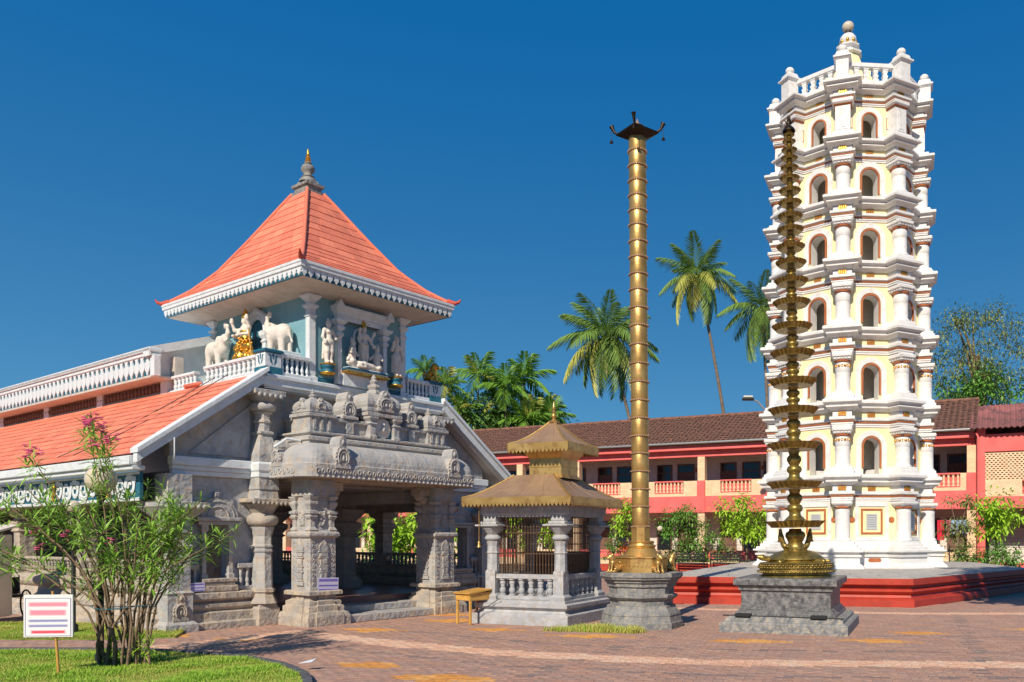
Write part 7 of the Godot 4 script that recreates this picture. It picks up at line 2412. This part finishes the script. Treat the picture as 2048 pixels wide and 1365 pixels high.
		m.block(0, d.length(), 0.36, 0.44, -0.14, 0.14)
		part(kb, "coping", m, M.beige)
		var fn := thing("garden_fence", "thin dark wire fence above the " + ("red garden kerb behind the benches" if k[1] < 5 else "kerb before the laundry"), "fence", kb.transform * T(0, 0, -0.4))
		var n := int(d.length() / 1.5)
		for i in n + 1:
			m = MB.new()
			m.tube([Vector3(i * 1.5, 0, 0), Vector3(i * 1.5, 1.35, 0)], [0.025], 5)
			part(fn, "post", m, M.iron)
		for y in [0.6, 0.95, 1.3]:
			m = MB.new()
			m.tube([Vector3(0, y, 0), Vector3(n * 1.5, y, 0)], [0.012], 4)
			part(fn, "wire", m, M.iron)
	bench("black slatted garden bench in front of the tall leafy shrub", T(1.93, 0, -39.6, -0.1))
	bench("black slatted garden bench in front of the pale variegated shrub", T(3.66, 0, -39.5, -0.1))
	# street light on a bent arm beside the tower
	t = thing("street_light", "street light on a bent arm rising beside the white tower", "street light", T(5.71, 0, -39.22))
	m = MB.new()
	m.tube([Vector3(0, 0, 0), Vector3(0, 7.2, 0), Vector3(-0.12, 7.8, 0), Vector3(-0.5, 8.25, 0), Vector3(-0.8, 8.35, 0)], [0.07, 0.06, 0.05, 0.045, 0.04], 8)
	part(t, "bent_pole", m, M.steel)
	m = MB.new()
	m.block(-1.25, -0.7, 8.3, 8.42, -0.14, 0.14, 0.03)
	part(t, "lamp_head", m, M.iron)
	m = MB.new()
	m.block(-1.2, -0.75, 8.42, 8.52, -0.12, 0.12, 0.03)
	part(t, "lamp_cover", m, M.offwhite)
	# white cabinet and wheelchair at the temple side
	t = thing("white_cabinet", "white painted cabinet with a sloping top at the temple side", "cabinet", T(-13.31, 0, -15.97, 0.15))
	m = MB.new()
	m.block(-0.5, 0.5, 0.12, 1.75, -0.35, 0.35)
	part(t, "body", m, M.offwhite)
	m = MB.new()
	m.slab(Vector3(-0.58, 1.78, 0.48), Vector3(0.58, 1.78, 0.48), Vector3(0.58, 1.95, -0.42), Vector3(-0.58, 1.95, -0.42), 0.04)
	part(t, "sloping_top", m, M.offwhite)
	for e in [-0.44, 0.44]:
		m = MB.new()
		m.block(e - 0.04, e + 0.04, 0.0, 0.12, 0.26, 0.34)
		part(t, "foot", m, M.wood)
	t = thing("wheelchair", "wheelchair with large spoked wheels parked by the temple plinth", "wheelchair", T(-13.25, 0, -16.83, 1.0))
	for e in [-0.28, 0.28]:
		m = MB.new()
		var pts := []
		for i in 25: pts.append(Vector3(e, 0.3 + sin(TAU * i / 24) * 0.29, cos(TAU * i / 24) * 0.29))
		m.tube(pts, [0.018], 6)
		for i in 8: m.tube([Vector3(e, 0.3, 0), Vector3(e, 0.3 + sin(TAU * i / 8) * 0.28, cos(TAU * i / 8) * 0.28)], [0.004], 4)
		part(t, "wheel", m, M.iron)
		m = MB.new()
		m.tube([Vector3(e * 0.85, 0.9, -0.25), Vector3(e * 0.85, 0.5, -0.2), Vector3(e * 0.85, 0.48, 0.25), Vector3(e * 0.85, 0.1, 0.4)], [0.014], 6)
		part(t, "frame", m, M.steel)
	m = MB.new()
	m.block(-0.23, 0.23, 0.46, 0.5, -0.2, 0.24); m.block(-0.23, 0.23, 0.5, 0.86, -0.26, -0.22)
	part(t, "seat", m, M.iron)
	# scrap of paper by the kerb
	m = MB.new()
	m.slab(Vector3(-0.09, 0.01, 0.05), Vector3(0.08, 0.03, 0.06), Vector3(0.1, 0.06, -0.05), Vector3(-0.05, 0.02, -0.06), 0.003)
	var sc := part(self, "paper_scrap", m, plain(C8(220, 224, 232), 0.7))
	sc.position = Vector3(-4.38, 0.085, -10.38)
	tag(sc, "crumpled white paper scrap lying on the lawn kerb", "litter")
